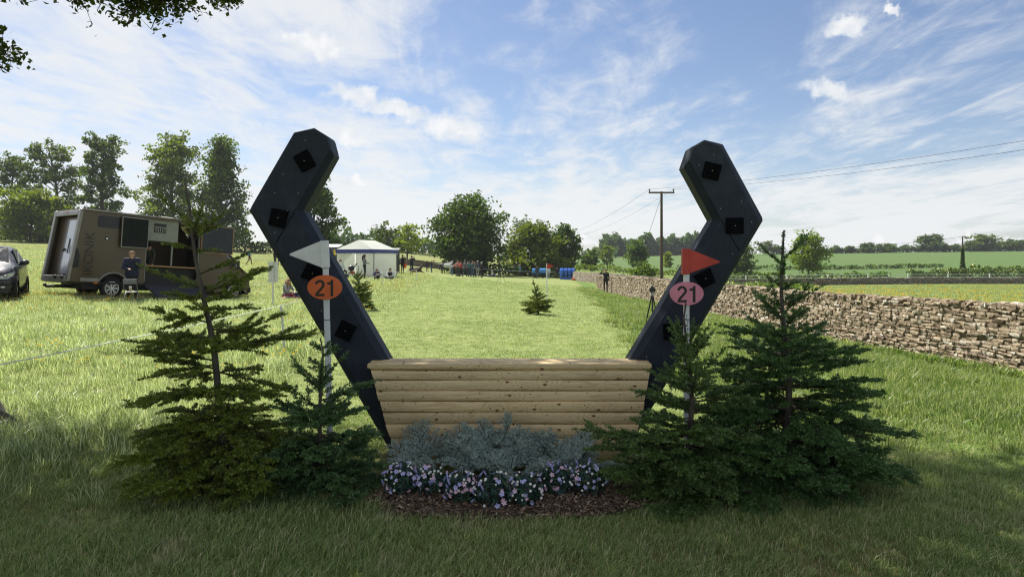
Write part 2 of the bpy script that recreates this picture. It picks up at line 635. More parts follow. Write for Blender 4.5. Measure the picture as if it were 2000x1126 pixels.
# ------------------------------------------------------------------ the jump: log boards between two black bent uprights
def mat_pine():
    m, T, bs, out = new_mat('pine_boards')
    tc = T.node('ShaderNodeTexCoord')
    oi = T.node('ShaderNodeObjectInfo')
    off = T.node('ShaderNodeCombineXYZ', inp={0: T.math('MULTIPLY', oi.outputs['Random'], 37.0), 1: 0.0,
                                              2: T.math('MULTIPLY', oi.outputs['Random'], 11.0)})
    p = T.node('ShaderNodeVectorMath', operation='ADD', inp={0: tc.outputs['Object'], 1: off.outputs[0]}).outputs[0]
    # knots first: they bend the grain round them
    psep = T.node('ShaderNodeSeparateXYZ', inp={0: p})
    kv = T.node('ShaderNodeCombineXYZ', inp={0: T.math('MULTIPLY', psep.outputs[0], 3.3), 1: T.math('MULTIPLY', psep.outputs[2], 6.0)}).outputs[0]
    kn = T.node('ShaderNodeTexVoronoi', feature='F1', voronoi_dimensions='2D', inp={'Vector': kv, 'Scale': 1.0, 'Randomness': 1.0})
    kd = kn.outputs['Distance']
    bend = T.math('MULTIPLY', T.math('SUBTRACT', 1.0, T.smooth(kd, 0.0, 0.55)), 0.55)
    gv = T.node('ShaderNodeMapping', inp={0: p, 3: (0.55, 1.0, 13.0)}).outputs[0]
    gn = T.noise(gv, 1.3, 4, 0.55, 0.6)
    ring = T.math('ADD', T.math('MULTIPLY', gn, 9.0), T.math('MULTIPLY', bend, 6.0))
    ring = T.math('FRACT', ring)
    ring = T.math('ABSOLUTE', T.math('SUBTRACT', ring, 0.5))
    grain = T.ramp(ring, [(0.0, (0.40, 0.27, 0.125)), (0.10, (0.66, 0.51, 0.29)), (0.5, (0.78, 0.63, 0.39))])
    fine = T.noise(T.node('ShaderNodeMapping', inp={0: p, 3: (3.0, 20.0, 160.0)}).outputs[0], 1.0, 3, 0.6)
    grain = T.mix(0.35, grain, T.ramp(fine, [(0.3, (0.52, 0.39, 0.22)), (0.7, (0.78, 0.64, 0.40))]))
    tone = T.noise(p, 1.7, 3, 0.5)
    grain = T.mix(0.5, grain, T.mix(1.0, grain, T.ramp(tone, [(0.3, (0.72, 0.70, 0.62)), (0.7, (1.1, 1.08, 1.02))]), 'MULTIPLY'))
    bt = T.ramp(oi.outputs['Random'], [(0, (.82, .80, .74)), (.5, (1.0, 1.0, 1.0)), (1, (1.06, 1.02, .92))])
    grain = T.mix(1.0, grain, bt, 'MULTIPLY')
    kmask = T.math('SUBTRACT', 1.0, T.smooth(kd, 0.038, 0.068))
    kcol = T.mix(T.smooth(kd, 0.0, 0.06), (0.09, 0.035, 0.012), (0.24, 0.12, 0.045))
    col = T.mix(kmask, grain, kcol)
    # dark nail and dirt specks, weather stain
    sv = T.node('ShaderNodeTexVoronoi', feature='F1', voronoi_dimensions='2D', inp={'Vector': T.node('ShaderNodeCombineXYZ', inp={0: T.math('MULTIPLY', psep.outputs[0], 7.3), 1: T.math('MULTIPLY', psep.outputs[2], 9.0)}).outputs[0], 'Scale': 1.0})
    col = T.mix(T.math('SUBTRACT', 1.0, T.smooth(sv.outputs['Distance'], 0.03, 0.05)), col, (0.03, 0.022, 0.016))
    st = T.noise(T.node('ShaderNodeMapping', inp={0: p, 3: (1.2, 1, 7.0)}).outputs[0], 3.0, 5, 0.7)
    col = T.mix(T.math('MULTIPLY', T.smooth(st, 0.58, 0.78), 0.5), col, (0.19, 0.15, 0.09))
    T.l.new(col, bs.inputs['Base Color'])
    bs.inputs['Roughness'].default_value = 0.62
    bs.inputs['Specular IOR Level'].default_value = 0.35
    b = T.node('ShaderNodeBump', inp={'Height': T.math('ADD', fine, ring), 'Strength': 0.22, 'Distance': 0.004})
    T.l.new(b.outputs[0], bs.inputs['Normal'])
    return m


def mat_black_wood():
    m, T, bs, out = new_mat('black_stained_wood')
    tc = T.node('ShaderNodeTexCoord')
    p = tc.outputs['Object']
    gr = T.noise(T.node('ShaderNodeMapping', inp={0: p, 2: (0, math.radians(29), 0), 3: (45, 20, 3.0)}).outputs[0], 1.0, 4, 0.6, 0.5)
    bl = T.noise(p, 5.0, 5, 0.6)
    c = T.mix(gr, (0.014, 0.0195, 0.032), (0.029, 0.037, 0.055))
    c = T.mix(T.smooth(bl, 0.45, 0.75), c, (0.036, 0.044, 0.060))
    sc = T.noise(T.node('ShaderNodeMapping', inp={0: p, 3: (30, 10, 7)}).outputs[0], 1.0, 6, 0.75)
    c = T.mix(T.smooth(sc, 0.70, 0.76), c, (0.12, 0.105, 0.085))
    mud = T.noise(p, 2.2, 5, 0.7)
    c = T.mix(T.math('MULTIPLY', T.smooth(mud, 0.56, 0.8), 0.35), c, (0.05, 0.046, 0.04))
    T.l.new(c, bs.inputs['Base Color'])
    bs.inputs['Roughness'].default_value = 0.62
    bs.inputs['Specular IOR Level'].default_value = 0.2
    b = T.node('ShaderNodeBump', inp={'Height': gr, 'Strength': 0.5, 'Distance': 0.006})
    T.l.new(b.outputs[0], bs.inputs['Normal'])
    return m


PINE = mat_pine()
BLACKW = mat_black_wood()
BLACKP = pm('black_plate_paint', (0.0022, 0.0026, 0.004), (0.004, 0.0045, 0.006), 14, 0.85, 0.2, spec=.08)
NAILM = pm('bright_nail_head', (0.55, 0.52, 0.45), (0.4, 0.36, 0.3), 40, 0.4, 0.0, 0.7)
WHITEP = pm('white_plastic', (0.74, 0.75, 0.76), (0.60, 0.61, 0.62), 9, 0.45, 0.05)
WHITEPOLE = pm('white_painted_pole', (0.72, 0.74, 0.77), (0.56, 0.58, 0.60), 5, 0.4, 0.05, stretch=(1, 1, .3))
REDP = pm('red_plastic', (0.50, 0.045, 0.03), (0.40, 0.03, 0.022), 9, 0.45, 0.05)
ORANGEP = pm('orange_plastic', (0.66, 0.125, 0.025), (0.56, 0.10, 0.02), 9, 0.45, 0.05)
PINKP = pm('pink_plastic', (0.68, 0.24, 0.34), (0.60, 0.20, 0.29), 9, 0.45, 0.05)
BLACKINK = pm('black_digit', (0.006, 0.006, 0.007), (0.012, 0.011, 0.010), 30, 0.5)
BLACKRUB = pm('black_rubber', (0.010, 0.010, 0.011), (0.018, 0.018, 0.018), 20, 0.7)


def text_mesh(body, size, depth, name, mat, parent, M, offset=0.0, sx=1.0, align='CENTER'):
    """flat raised lettering; M places its centre (x right, y up, z out)"""
    cu = bpy.data.curves.new(name, 'FONT')
    cu.body = body
    cu.size = size
    cu.extrude = depth
    cu.offset = offset
    cu.align_x = align
    cu.align_y = 'CENTER'
    cu.resolution_u = 6
    tmp = bpy.data.objects.new(name + '_c', cu)
    COL.objects.link(tmp)
    bpy.context.view_layer.update()
    me = bpy.data.meshes.new_from_object(tmp.evaluated_get(bpy.context.evaluated_depsgraph_get()))
    bpy.data.objects.remove(tmp)
    bpy.data.curves.remove(cu)
    me.name = name
    me.transform(M @ Matrix.Diagonal((sx, 1, 1, 1)))
    me.materials.clear()
    me.materials.append(mat)
    return link(name, me, parent)


def build_fence():
    root = thing('jump_fence', 'wide jump of pale log boards between two black bent wooden uprights', 'jump', (0, 5.5, 0))
    o3 = Vector((0, 5.5, 0))

    def L(px, py, D):
        return W(px, py, D) - o3
    # --- front boards: rounded faces, ends stepping in downwards
    seams = [711.5, 723.5, 742.5, 763.5, 784, 805.5, 828.5, 857, 900]
    lx = np.interp(seams, [711, 742, 784, 828.5, 857, 888], [720, 729, 741, 752.6, 762.7, 771])
    rx = np.interp(seams, [712, 764, 805.5, 849, 888], [1271, 1262, 1255.5, 1243.6, 1233])
    prof = [(0, 0.012), (0.03, 0.023), (0.12, 0.029), (0.35, 0.032), (0.65, 0.033), (0.88, 0.030), (0.97, 0.024), (1, 0.013)]
    for i in range(8):
        D = 5.5 - 0.012 * i
        z0 = W(0, seams[i] + 0.5, D).z
        z1 = W(0, seams[i + 1] - 0.5, D).z
        mb = MB()
        n = 13
        vs, fs = [], []
        jl, jr = random.uniform(-.004, .004), random.uniform(-.004, .004)
        for k in range(n):
            t = k / (n - 1)
            bow = 0.002 * math.sin(t * 7 + i * 2.1)
            for (a, dpt) in prof + [(1, -0.03), (0, -0.03)]:
                z = z0 + (z1 - z0) * a
                pyv = seams[i] + (seams[i + 1] - seams[i]) * a
                xl = W(np.interp(pyv, seams, lx), 0, D).x + jl
                xr = W(np.interp(pyv, seams, rx), 0, D).x + jr
                vs.append((xl + (xr - xl) * t, D - 5.5 - dpt + 0.033, z + bow))
        m = len(prof) + 2
        for k in range(n - 1):
            for j in range(m):
                fs.append((k * m + j, k * m + (j + 1) % m, (k + 1) * m + (j + 1) % m, (k + 1) * m + j))
        fs.append(tuple(range(m)))
        fs.append(tuple(reversed(range((n - 1) * m, n * m))))
        mb.add(vs, fs)
        b = mb.build('board', PINE, root, smooth='auto')
        # nail heads near the ends
    # --- top: three planks lying flat, seen edge on
    zt = W(0, 709.5, 5.5).z
    for j, (d0, d1, up) in enumerate(((5.49, 5.60, 0.0), (5.607, 5.70, 0.004), (5.707, 5.79, 0.001))):
        mb = MB()
        xl = -1.165 if j == 0 else -1.16
        xr = 1.125
        mb.box(((xl + xr) / 2, (d0 + d1) / 2 - 5.5, zt - 0.02 + up), (xr - xl, d1 - d0, 0.04))
        mb.build('top_plank', PINE, root, bevel=0.008, seg=3)
    # end cheeks and back sheet so that the box is closed
    for s, px in ((-1, 745), (1, 1253)):
        mb = MB()
        x = W(px, 0, 5.5).x
        poly = [Vector((W(p, q, 5.53).x, 5.56 - 5.5, W(p, q, 5.53).z)) for p, q in
                (((728, 716), (772, 884), (790, 884), (746, 716)) if s < 0 else ((1264, 716), (1236, 884), (1218, 884), (1246, 716)))]
        mb.prism(poly, (0, 0.2, 0))
        mb.build('end_cheek', PINE, root)
    mb = MB()
    mb.prism([Vector((W(p, q, 5.78).x, 5.77 - 5.5, W(p, q, 5.78).z)) for p, q in ((736, 716), (1250, 716), (1222, 868), (786, 868))], (0, 0.02, 0))
    mb.build('back_sheet', PINE, root)

    # --- uprights
    D0 = 5.66
    def upright(outer, seam, upper, lower, plates, nails, lab):
        mb = MB()
        n = len(outer)
        I = [L(p, q, D0) for p, q in seam]
        O1 = [L(p, q, D0 + 0.05) for p, q in outer]
        O2 = [v + Vector((0, 0.17, 0)) for v in O1]
        I2 = [v + Vector((0, 0.27, 0)) for v in I]
        fs = [tuple(range(n)), tuple(reversed(range(3 * n, 4 * n)))]
        for i in range(n):
            j = (i + 1) % n
            for a in range(3):
                fs.append((a * n + i, a * n + j, (a + 1) * n + j, (a + 1) * n + i))
        mb.add(I + O1 + O2 + I2, fs)
        u = mb.build('upright', BLACKW, root, bevel=0.006)
        u['label'] = lab
        for poly in (upper, lower):
            c = Vector((sum(p for p, q in poly) / len(poly), sum(q for p, q in poly) / len(poly), 0))
            pts = []
            for p, q in poly:
                dd = Vector((p, q, 0)) - c
                dd = dd * (1 - 1.3 / max(dd.length, 1))
                pts.append(L(c.x + dd.x, c.y + dd.y, D0 - 0.012))
            mb = MB()
            mb.prism(pts, (0, 0.014, 0))
            mb.build('plank', BLACKW, u, bevel=0.003)
        for pl in plates:
            mb = MB()
            mb.prism([L(p, q, D0 - 0.034) for p, q in pl], (0, 0.024, 0))
            mb.build('plate', BLACKP, u, bevel=0.003)
            cx, cy = sum(p for p, q in pl) / 4, sum(q for p, q in pl) / 4
            mb = MB()
            mb.tube([L(cx, cy, D0 - 0.033), L(cx, cy, D0 - 0.037)], 0.0035, 8)
            mb.build('screw_head', NAILM, u)
        for (p, q) in nails:
            mb = MB()
            mb.tube([L(p, q, D0 - 0.011), L(p, q, D0 - 0.0155)], 0.0035, 8)
            mb.build('screw_head', NAILM, u)
        return u

    z1 = lambda *a: [(480 + x / 4.69, 240 + y / 4.69) for x, y in a]
    z2 = lambda *a: [(560 + x / 4.02, 440 + y / 4.02) for x, y in a]
    z3 = lambda *a: [(1320 + x / 4.69, 260 + y / 4.69) for x, y in a]
    z4 = lambda *a: [(1210 + x / 3.883, 470 + y / 3.883) for x, y in a]
    upright([(574, 259), (614, 250), (643, 268), (653, 304), (593, 411), (868, 890), (768, 890), (487, 411), (493, 399)],
            [(585, 257.5), (613, 252), (639, 268), (645, 291), (576, 412), (854, 890), (781, 890), (498, 408), (501, 403)],
            [(585, 257.5), (613, 252), (639, 268), (645, 291), (576, 412), (537, 477), (498, 408), (501, 403)],
            [(576, 412), (854, 890), (781, 890), (537, 477)],
            [z1((558, 240), (640, 385), (513, 452), (428, 310)), z1((235, 775), (388, 805), (347, 965), (203, 930)),
             z2((160, 295), (295, 350), (245, 460), (105, 405)), z2((432, 740), (547, 797), (485, 915), (372, 862))],
            z1((545, 160), (340, 470), (265, 640), (480, 645), (380, 803), (266, 1002)) + z2((272, 668),),
            'left black wooden upright bent like an elbow with four square plates')
    upright([(1349, 288), (1376, 273), (1412, 282), (1489, 424), (1490, 431), (1218, 890), (1116, 890), (1391.4, 429.5), (1335.5, 327)],
            [(1354, 287), (1377, 275.5), (1407, 286), (1480, 427), (1481, 432), (1205, 890), (1133, 890), (1408.5, 428.5), (1346, 312)],
            [(1354, 287), (1377, 275.5), (1407, 286), (1480, 427), (1481, 432), (1445, 491), (1408.5, 428.5), (1346, 312)],
            [(1408.5, 428.5), (1445, 491), (1205, 890), (1133, 890)],
            [z3((278, 255), (427, 290), (390, 433), (243, 400)), z3((463, 773), (624, 773), (624, 920), (467, 920)),
             z4((690, 205), (730, 315), (635, 358), (563, 265)), z4((332, 630), (465, 627), (470, 750), (340, 752))],
            z3((347, 195), (215, 290), (600, 625), (410, 690), (695, 815), (520, 1105)) + z4((205, 878),),
            'right black wooden upright bent like an elbow with four square plates')
    return root


build_fence()


def flag_pole(side, name, label, flag_px, pole, disc, digit_c, flagm, discm, D, base_py):
    bx = W(pole[1][0], 0, D).x
    root = thing(name, label, 'flag', (bx, D, H(bx, D)))
    o3 = root.location.copy()
    L = lambda p, q, d=D: W(p, q, d) - o3
    mb = MB()
    top, bot = L(*pole[0]), Vector((0, 0, -0.05))
    d = (top - bot)
    w = 0.021
    vs = []
    for P in (bot, top):
        for a, b in ((-w, -w * .7), (w, -w * .7), (w, w * .7), (-w, w * .7)):
            vs.append(P + Vector((a, b, 0)))
    mb.add(vs, [(0, 1, 5, 4), (1, 2, 6, 5), (2, 3, 7, 6), (3, 0, 4, 7), (0, 3, 2, 1), (4, 5, 6, 7)])
    mb.build('pole', WHITEPOLE, root, bevel=0.004)
    # the flag is a moulded sleeve with a stiff triangular fin
    mb = MB()
    sl, fin = flag_px
    poly = [L(p, q, D - 0.026) for p, q in sl]
    mb.prism(poly, (0, 0.052, 0))
    fo = mb.build('flag', flagm, root, bevel=0.004)
    mb = MB()
    poly = [L(p, q, D - 0.008) for p, q in fin]
    mb.prism(poly, (0, 0.014, 0))
    mb.build('fin', flagm, fo, bevel=0.003)
    # number plate
    (cx, cy, rx, ry) = disc
    mb = MB()
    pl = [L(cx + rx * math.cos(a), cy + ry * math.sin(a), D - 0.034) for a in np.linspace(0, 2 * math.pi, 49)[:-1]]
    mb.prism(pl, (0, 0.010, 0))
    plate = mb.build('number_plate', discm, root, bevel=0.002)
    c = L(digit_c[0], digit_c[1], D - 0.0345)
    M = Matrix.Translation(c) @ Matrix.Rotation(math.radians(90), 4, 'X')
    hgt_ = 0.127
    X0 = c - Vector((0.5 * hgt_ * 1.27, 0, hgt_ / 2))
    def dig(name, poly_list):
        mb = MB()
        for q, poly in enumerate(poly_list):
            mb.prism([X0 + Vector((x * hgt_, -.0004 * q, z * hgt_)) for x, z in poly], (0, .0016, 0))
        mb.build(name, BLACKINK, plate)
    cl = [(.31 + .225 * math.cos(math.radians(a)), .705 + .215 * math.sin(math.radians(a))) for a in range(175, -46, -20)] + [(.33, .38), (.17, .21), (.12, .10)]
    lf, rt = [], []
    for k, p in enumerate(cl):
        a, b = cl[max(k - 1, 0)], cl[min(k + 1, len(cl) - 1)]
        dx, dz = b[0] - a[0], b[1] - a[1]
        ln = math.hypot(dx, dz)
        lf.append((p[0] - dz / ln * .078, p[1] + dx / ln * .078))
        rt.append((p[0] + dz / ln * .078, p[1] - dx / ln * .078))
    strips = [[lf[k], lf[k + 1], rt[k + 1], rt[k]] for k in range(len(cl) - 1)]
    mb = MB()
    vs = [X0 + Vector((x * hgt_, 0, z * hgt_)) for x, z in lf + rt] + [X0 + Vector((x * hgt_, .0016, z * hgt_)) for x, z in lf + rt]
    n_ = len(cl)
    mb.add(vs, [(k, k + 1, n_ + k + 1, n_ + k) for k in range(n_ - 1)] + [(k, k + 1, 2 * n_ + k + 1, 2 * n_ + k) for k in range(n_ - 1)] + [(n_ + k, n_ + k + 1, 3 * n_ + k + 1, 3 * n_ + k) for k in range(n_ - 1)])
    mb.prism([X0 + Vector((x * hgt_, -.0004, z * hgt_)) for x, z in ((.04, 0), (.60, 0), (.60, .145), (.04, .145))], (0, .0016, 0))
    mb.build('digit_two', BLACKINK, plate)
    dig('digit_one', [[(1.13, 0), (1.13, 1.0), (1.01, 1.0), (.94, .87), (.76, .82), (.76, .70), (.96, .70), (.96, 0)]])
    mb = MB()
    ty = pole[2]
    p = top.lerp(bot, (ty - pole[0][1]) / (base_py - pole[0][1]))
    a = [p + Vector((0.026 * math.cos(t), 0.02 * math.sin(t), 0.002 * math.sin(2 * t))) for t in np.linspace(0, 2 * math.pi, 17)]
    mb.tube(a, 0.0025, 5, caps=False)
    mb.tube([p + Vector((-.026, 0, 0)), p + Vector((-.036, -.008, .004))], 0.0025, 5)
    mb.build('cable_tie', BLACKRUB, root)
    return root


def rounded_fin(a, b, tip, r=3.0):
    return [a, (tip[0] + (a[0] - tip[0]) * .06, tip[1] + (a[1] - tip[1]) * .09), (tip[0], tip[1] - r * .2), (tip[0], tip[1] + r * .9),
            (tip[0] + (b[0] - tip[0]) * .06, tip[1] + (b[1] - tip[1]) * .14), b]


flag_pole(-1, 'flag_pole', 'white flag pole with orange oval plate 21 before the left upright',
          ([(624.5, 470), (639, 469), (641.5, 522), (627.5, 523.5)], rounded_fin((626, 470.5), (629, 522.5), (565.5, 496))),
          ((635, 473), (646, 888), 619), (634, 561, 34, 24), (635, 562), WHITEP, ORANGEP, 5.3, 905)
flag_pole(1, 'flag_pole', 'white pole with red flag and pink oval plate 21 before right upright',
          ([(1333.6, 485.5), (1347, 485.5), (1347, 535), (1333, 536)], rounded_fin((1346, 486), (1346, 534), (1405.5, 510.5))),
          ((1340.5, 487), (1341, 888), 618), (1341.5, 573, 33, 23), (1342.5, 574), REDP, PINKP, 5.3, 905)
# ------------------------------------------------------------------ firs
NEEDLE = leafy('fir_needles', (0.058, 0.088, 0.040), var=(1.3, 1.25, 1.0), trans=0.12, rough=0.42, nscale=2.5, spec=0.5)
BARK = pm('fir_bark', (0.11, 0.095, 0.075), (0.055, 0.046, 0.038), 30, 0.85, 0.6, stretch=(1, 1, .35))
TWIG = pm('fir_twig', (0.075, 0.055, 0.032), (0.045, 0.034, 0.022), 25, 0.8)


def needle_mesh(S, E, UP, tint, R, dens=430, nl=0.024, nw=0.0019, spread=125, bend=0.55, comb=False):
    """needles along straight twigs S->E; UP is each twig's upper side; tint per twig"""
    S, E = np.asarray(S, float), np.asarray(E, float)
    L = np.linalg.norm(E - S, axis=1)
    k = np.maximum(3, (L * dens).astype(int))
    i = np.repeat(np.arange(len(S)), k)
    t = R.random(len(i)) ** 0.92
    d = nrm(E - S)[i]
    up = np.asarray(UP, float)[i]
    sd = nrm(np.cross(d, up))
    up = np.cross(sd, d)
    ph = np.radians(R.uniform(-spread, spread, len(i)))
    if comb:
        ph = np.radians(R.uniform(52, 104, len(i))) * R.choice([-1, 1], len(i))
    rad = up * np.cos(ph)[:, None] + sd * np.sin(ph)[:, None]
    p = S[i] + (E - S)[i] * t[:, None]
    ln = nl * R.uniform(0.7, 1.1, len(i)) * (1 - 0.25 * t ** 4)
    nd = nrm(rad * (1 - .55 * t[:, None] ** 6) + d * (bend + .5 * t[:, None] ** 3) + R.normal(0, .12, (len(i), 3)))
    w = nrm(np.cross(nd, rad + R.normal(0, .5, (len(i), 3)))) * (nw * R.uniform(.8, 1.3, len(i)))[:, None]
    m = p + nd * (ln * .5)[:, None]
    tip = p + nd * ln[:, None]
    V = np.stack([p, m + w, tip, m - w], 1).reshape(-1, 3)
    b = np.arange(len(i)) * 4
    F = [np.stack([b, b + 1, b + 2, b + 3], 1)]
    c = np.asarray(tint, float)[i] * R.uniform(.8, 1.2, (len(i), 1))
    c = np.repeat(c, 4, 0)
    return V, F, c


def fir_branch_twigs(P, az, L, el, R, tw, wood, tint, tipt, curve=0.0, lat=1.0, roll=0.0, open_=False):
    """adds twigs (start, end, up, tint) and woody axis of one branch"""
    h = np.array([math.cos(az), math.sin(az), 0.0])
    n = max(3, int(L / 0.06))
    pts = []
    a = el
    p = np.array(P, float)
    for k in range(n + 1):
        pts.append(p.copy())
        aa = a + curve * (k / n) + R.normal(0, .05)
        az2 = az + R.normal(0, .07)
        h2 = np.array([math.cos(az2), math.sin(az2), 0.0])
        p = p + (h2 * math.cos(aa) + np.array([0, 0, math.sin(aa)])) * (L / n)
    wood.append(pts)
    side0 = np.array([-math.sin(az), math.cos(az), 0.0])
    for k in range(n):
        d = nrm(pts[k + 1] - pts[k])
        up = np.cross(side0, d) * -1
        up = up if up[2] > 0 else -up
        up = nrm(up + side0 * roll)
        t = (k + 1) / n
        tt = tint * (1 - t) + tipt * t
        if t > 0.22:
            tw.append((pts[k], pts[k + 1] + d * .012, up, tt))
        if t < .2 or k == n - 1:
            continue
        sd = np.cross(d, up)
        for s in (-1, 1, -1, 1):
            if R.random() > .56 * lat:
                continue
            l = (0.055 + L * (.34 if open_ else .5) * (1 - t) ** .8) * R.uniform(.55, 1.1)
            l = min(l, .32)
            dd = nrm(d * R.uniform(.6, .95) + sd * s * .75 + up * R.normal(.02, .14))
            st = pts[k] + (pts[k + 1] - pts[k]) * R.random()
            m = max(1, int(l / .1))
            q = st
            for j in range(m):
                dj = nrm(dd + np.array([0, 0, -.03 * j]) + R.normal(0, .06, 3))
                e = q + dj * (l / m)
                tj = tint * .5 + tipt * .5 if j < m - 1 else tipt
                tw.append((q, e, up, tj))
                if l > (.16 if open_ else .10):
                    for s2 in (-1, 1):
                        if R.random() < .66:
                            sd2 = np.cross(dj, up)
                            d3 = nrm(dj * .8 + sd2 * s2 * .7 + up * R.normal(0, .15))
                            tw.append((q + (e - q) * R.uniform(.3, .9), q + (e - q) * .5 + d3 * R.uniform(.035, .085), up, tipt))
                q = e
            wood.append([st, st + dd * l * .8])


def make_fir(name, label, base, top, whorls, seed, tint, tipt, bare_top=0.25, trunk_r=0.026, extra=(), dens=560, nl=0.028, group=None,
             lat=1.0, nw=0.0036, lead=.35):
    R = np.random.default_rng(seed)
    base, top = np.array(base, float), np.array(top, float)
    Ht = top[2] - base[2]
    axis = lambda z: base + (top - base) * ((z - base[2]) / Ht) + np.array([0.02 * math.sin(z * 5 + seed), 0.015 * math.cos(z * 4), 0]) * (z < top[2] - .02)
    tw, wood = [], []
    for (z, n, L, el) in whorls:
        a0 = R.uniform(0, 6.28)
        for k in range(n):
            az = a0 + 6.283 * k / n + R.normal(0, .25)
            l = L * (R.uniform(.72, 1.12) if z < .7 * Ht else R.uniform(.8, 1.0))
            e = math.radians(el + R.normal(0, 10) * (1 if z < .7 * Ht else .4))
            zz = base[2] + max(.05, z + R.normal(0, .045))
            fir_branch_twigs(axis(zz), az, l, e, R, tw, wood, np.array(tint), np.array(tipt), curve=math.radians(8 if el > 10 else -4), lat=lat * float(np.interp(z / Ht, [0, .3, .62, 1], [.95, .9, .6, .45])), open_=z > .6 * Ht)
    for (z, azd, L, el) in extra:
        fir_branch_twigs(axis(base[2] + z), math.radians(azd), L, math.radians(el), R, tw, wood, np.array(tint), np.array(tipt), lat=lat)
    # nothing grows into the soil
    keep = []
    for (s, e, u, c) in tw:
        g = 0.012
        s2, e2 = s.copy(), e.copy()
        s2[2] = max(s2[2], base[2] + g + R.random() * .03)
        e2[2] = max(e2[2], base[2] + g + R.random() * .03)
        if np.linalg.norm(e2 - s2) > .01:
            keep.append((s2, e2, u, c))
    # leader shoot
    a = axis(top[2] - bare_top)
    for k in range(4):
        p, q = a + (top - a) * (k / 4), a + (top - a) * ((k + 1) / 4)
        keep.append((p, q, np.array([1.0, 0.3, 0]), np.array(tint)))
    root = thing(name, label, 'fir tree', base, group=group)
    b0 = Vector(base)
    S = np.array([k[0] for k in keep]) - base
    E = np.array([k[1] for k in keep]) - base
    U = np.array([k[2] for k in keep])
    C = np.array([k[3] for k in keep])
    V, F, c = needle_mesh(S[:-4], E[:-4], U[:-4], C[:-4], R, dens, nl, nw, spread=140)
    V2, F2, c2 = needle_mesh(S[-4:], E[-4:], U[-4:], C[-4:], R, dens * lead, nl * .8, nw, spread=180)
    nV = len(V)
    me = raw_mesh('crown', np.concatenate([V, V2]), F + [f + nV for f in F2], [NEEDLE], col=np.concatenate([c, c2]))
    link('crown', me, root)
    zs = np.linspace(base[2] - .03, top[2], 14)
    mb = MB()
    mb.tube([Vector(axis(z)) - b0 for z in zs], [trunk_r * (1 - .86 * (z - base[2]) / Ht) + .002 for z in zs], 8)
    mb.build('trunk', BARK, root, smooth=True)
    mb = MB()
    for pts in wood:
        L = np.linalg.norm(np.array(pts[-1]) - np.array(pts[0]))
        r = .0022 + .006 * min(1, L / .7)
        pp = [Vector(p) - b0 for p in pts[::max(1, len(pts) // 4)]]
        for p in pp:
            p.z = max(p.z, .008)
        if len(pp) > 1 and (pp[0] - pp[-1]).length > .01:
            mb.tube(pp, list(np.linspace(r, .0015, len(pp))), 4, caps=False)
    mb.build('branches', TWIG, root, smooth=True)
    return root


make_fir('fir_tree', 'tallest olive green fir with bare leader left of the jump', (-1.92, 4.72, H(-1.92, 4.72)), (-2.25, 4.7, 2.12), [
    (1.74, 4, .33, 38), (1.57, 2, .2, 8), (1.36, 6, .46, 20), (1.24, 4, .36, 2), (1.09, 5, .42, 4), (.96, 7, .66, 6), (.83, 6, .56, 2),
    (.68, 7, .56, -2), (.54, 8, .62, -6), (.42, 8, .64, -9), (.30, 9, .68, -11), (.19, 9, .68, -10), (.10, 8, .6, -5)], 3,
    (0.66, 0.74, 0.5), (2.5, 2.15, 0.75), bare_top=.36, trunk_r=.032, extra=((.97, 12, .72, 8), (.97, 170, .68, 4), (1.36, 10, .48, 22), (.45, 235, .75, -8)))
make_fir('fir_tree', 'small dark fir between tall fir and left end of jump', (-1.30, 4.72, H(-1.3, 4.72)), (-1.325, 4.72, 1.05), [
    (.93, 4, .12, 22), (.68, 5, .32, 34), (.56, 6, .30, 18), (.46, 8, .38, 8), (.36, 9, .42, 2), (.27, 9, .44, -4), (.18, 10, .47, -7), (.09, 9, .46, -5)], 9,
    (0.5, 0.68, 0.66), (1.4, 1.75, 1.55), bare_top=.14, trunk_r=.02, extra=((.62, 15, .42, 18), (.3, 200, .45, -3), (.2, 290, .4, 0)))
make_fir('fir_tree', 'short bushy fir with broken tip before right flag pole', (1.21, 4.62, H(1.21, 4.62)), (1.172, 4.6, 1.30), [
    (.99, 4, .24, 52), (.9, 6, .30, 42), (.78, 6, .36, 28), (.66, 7, .40, 18), (.54, 7, .42, 8), (.43, 8, .47, 0), (.32, 9, .52, -5), (.21, 10, .55, -8),
    (.11, 9, .52, -5)], 17,
    (0.52, 0.7, 0.56), (1.6, 1.8, 1.2), bare_top=.3, trunk_r=.024, extra=((.36, 172, .78, 3), (.28, 180, .7, 2), (.2, 195, .66, 0), (.3, 250, .55, 0)))
make_fir('fir_tree', 'tall dark fir with long low boughs right of the jump', (1.96, 4.86, H(1.96, 4.86)), (1.95, 4.9, 1.80), [
    (1.47, 4, .25, 40), (1.36, 3, .16, 30), (1.20, 6, .42, 34), (1.06, 5, .34, 18), (.92, 8, .56, 12), (.80, 8, .60, 6), (.67, 8, .62, 0), (.55, 9, .68, -4),
    (.43, 10, .74, -7), (.32, 10, .78, -9), (.21, 10, .8, -8), (.11, 9, .72, -4)], 23,
    (0.5, 0.7, 0.62), (1.2, 1.6, 1.25), bare_top=.24, trunk_r=.03, lead=1.1, extra=((.42, -4, .92, -3), (.3, 8, .8, -8), (.6, 5, .72, 4), (.22, -20, .85, -6)))

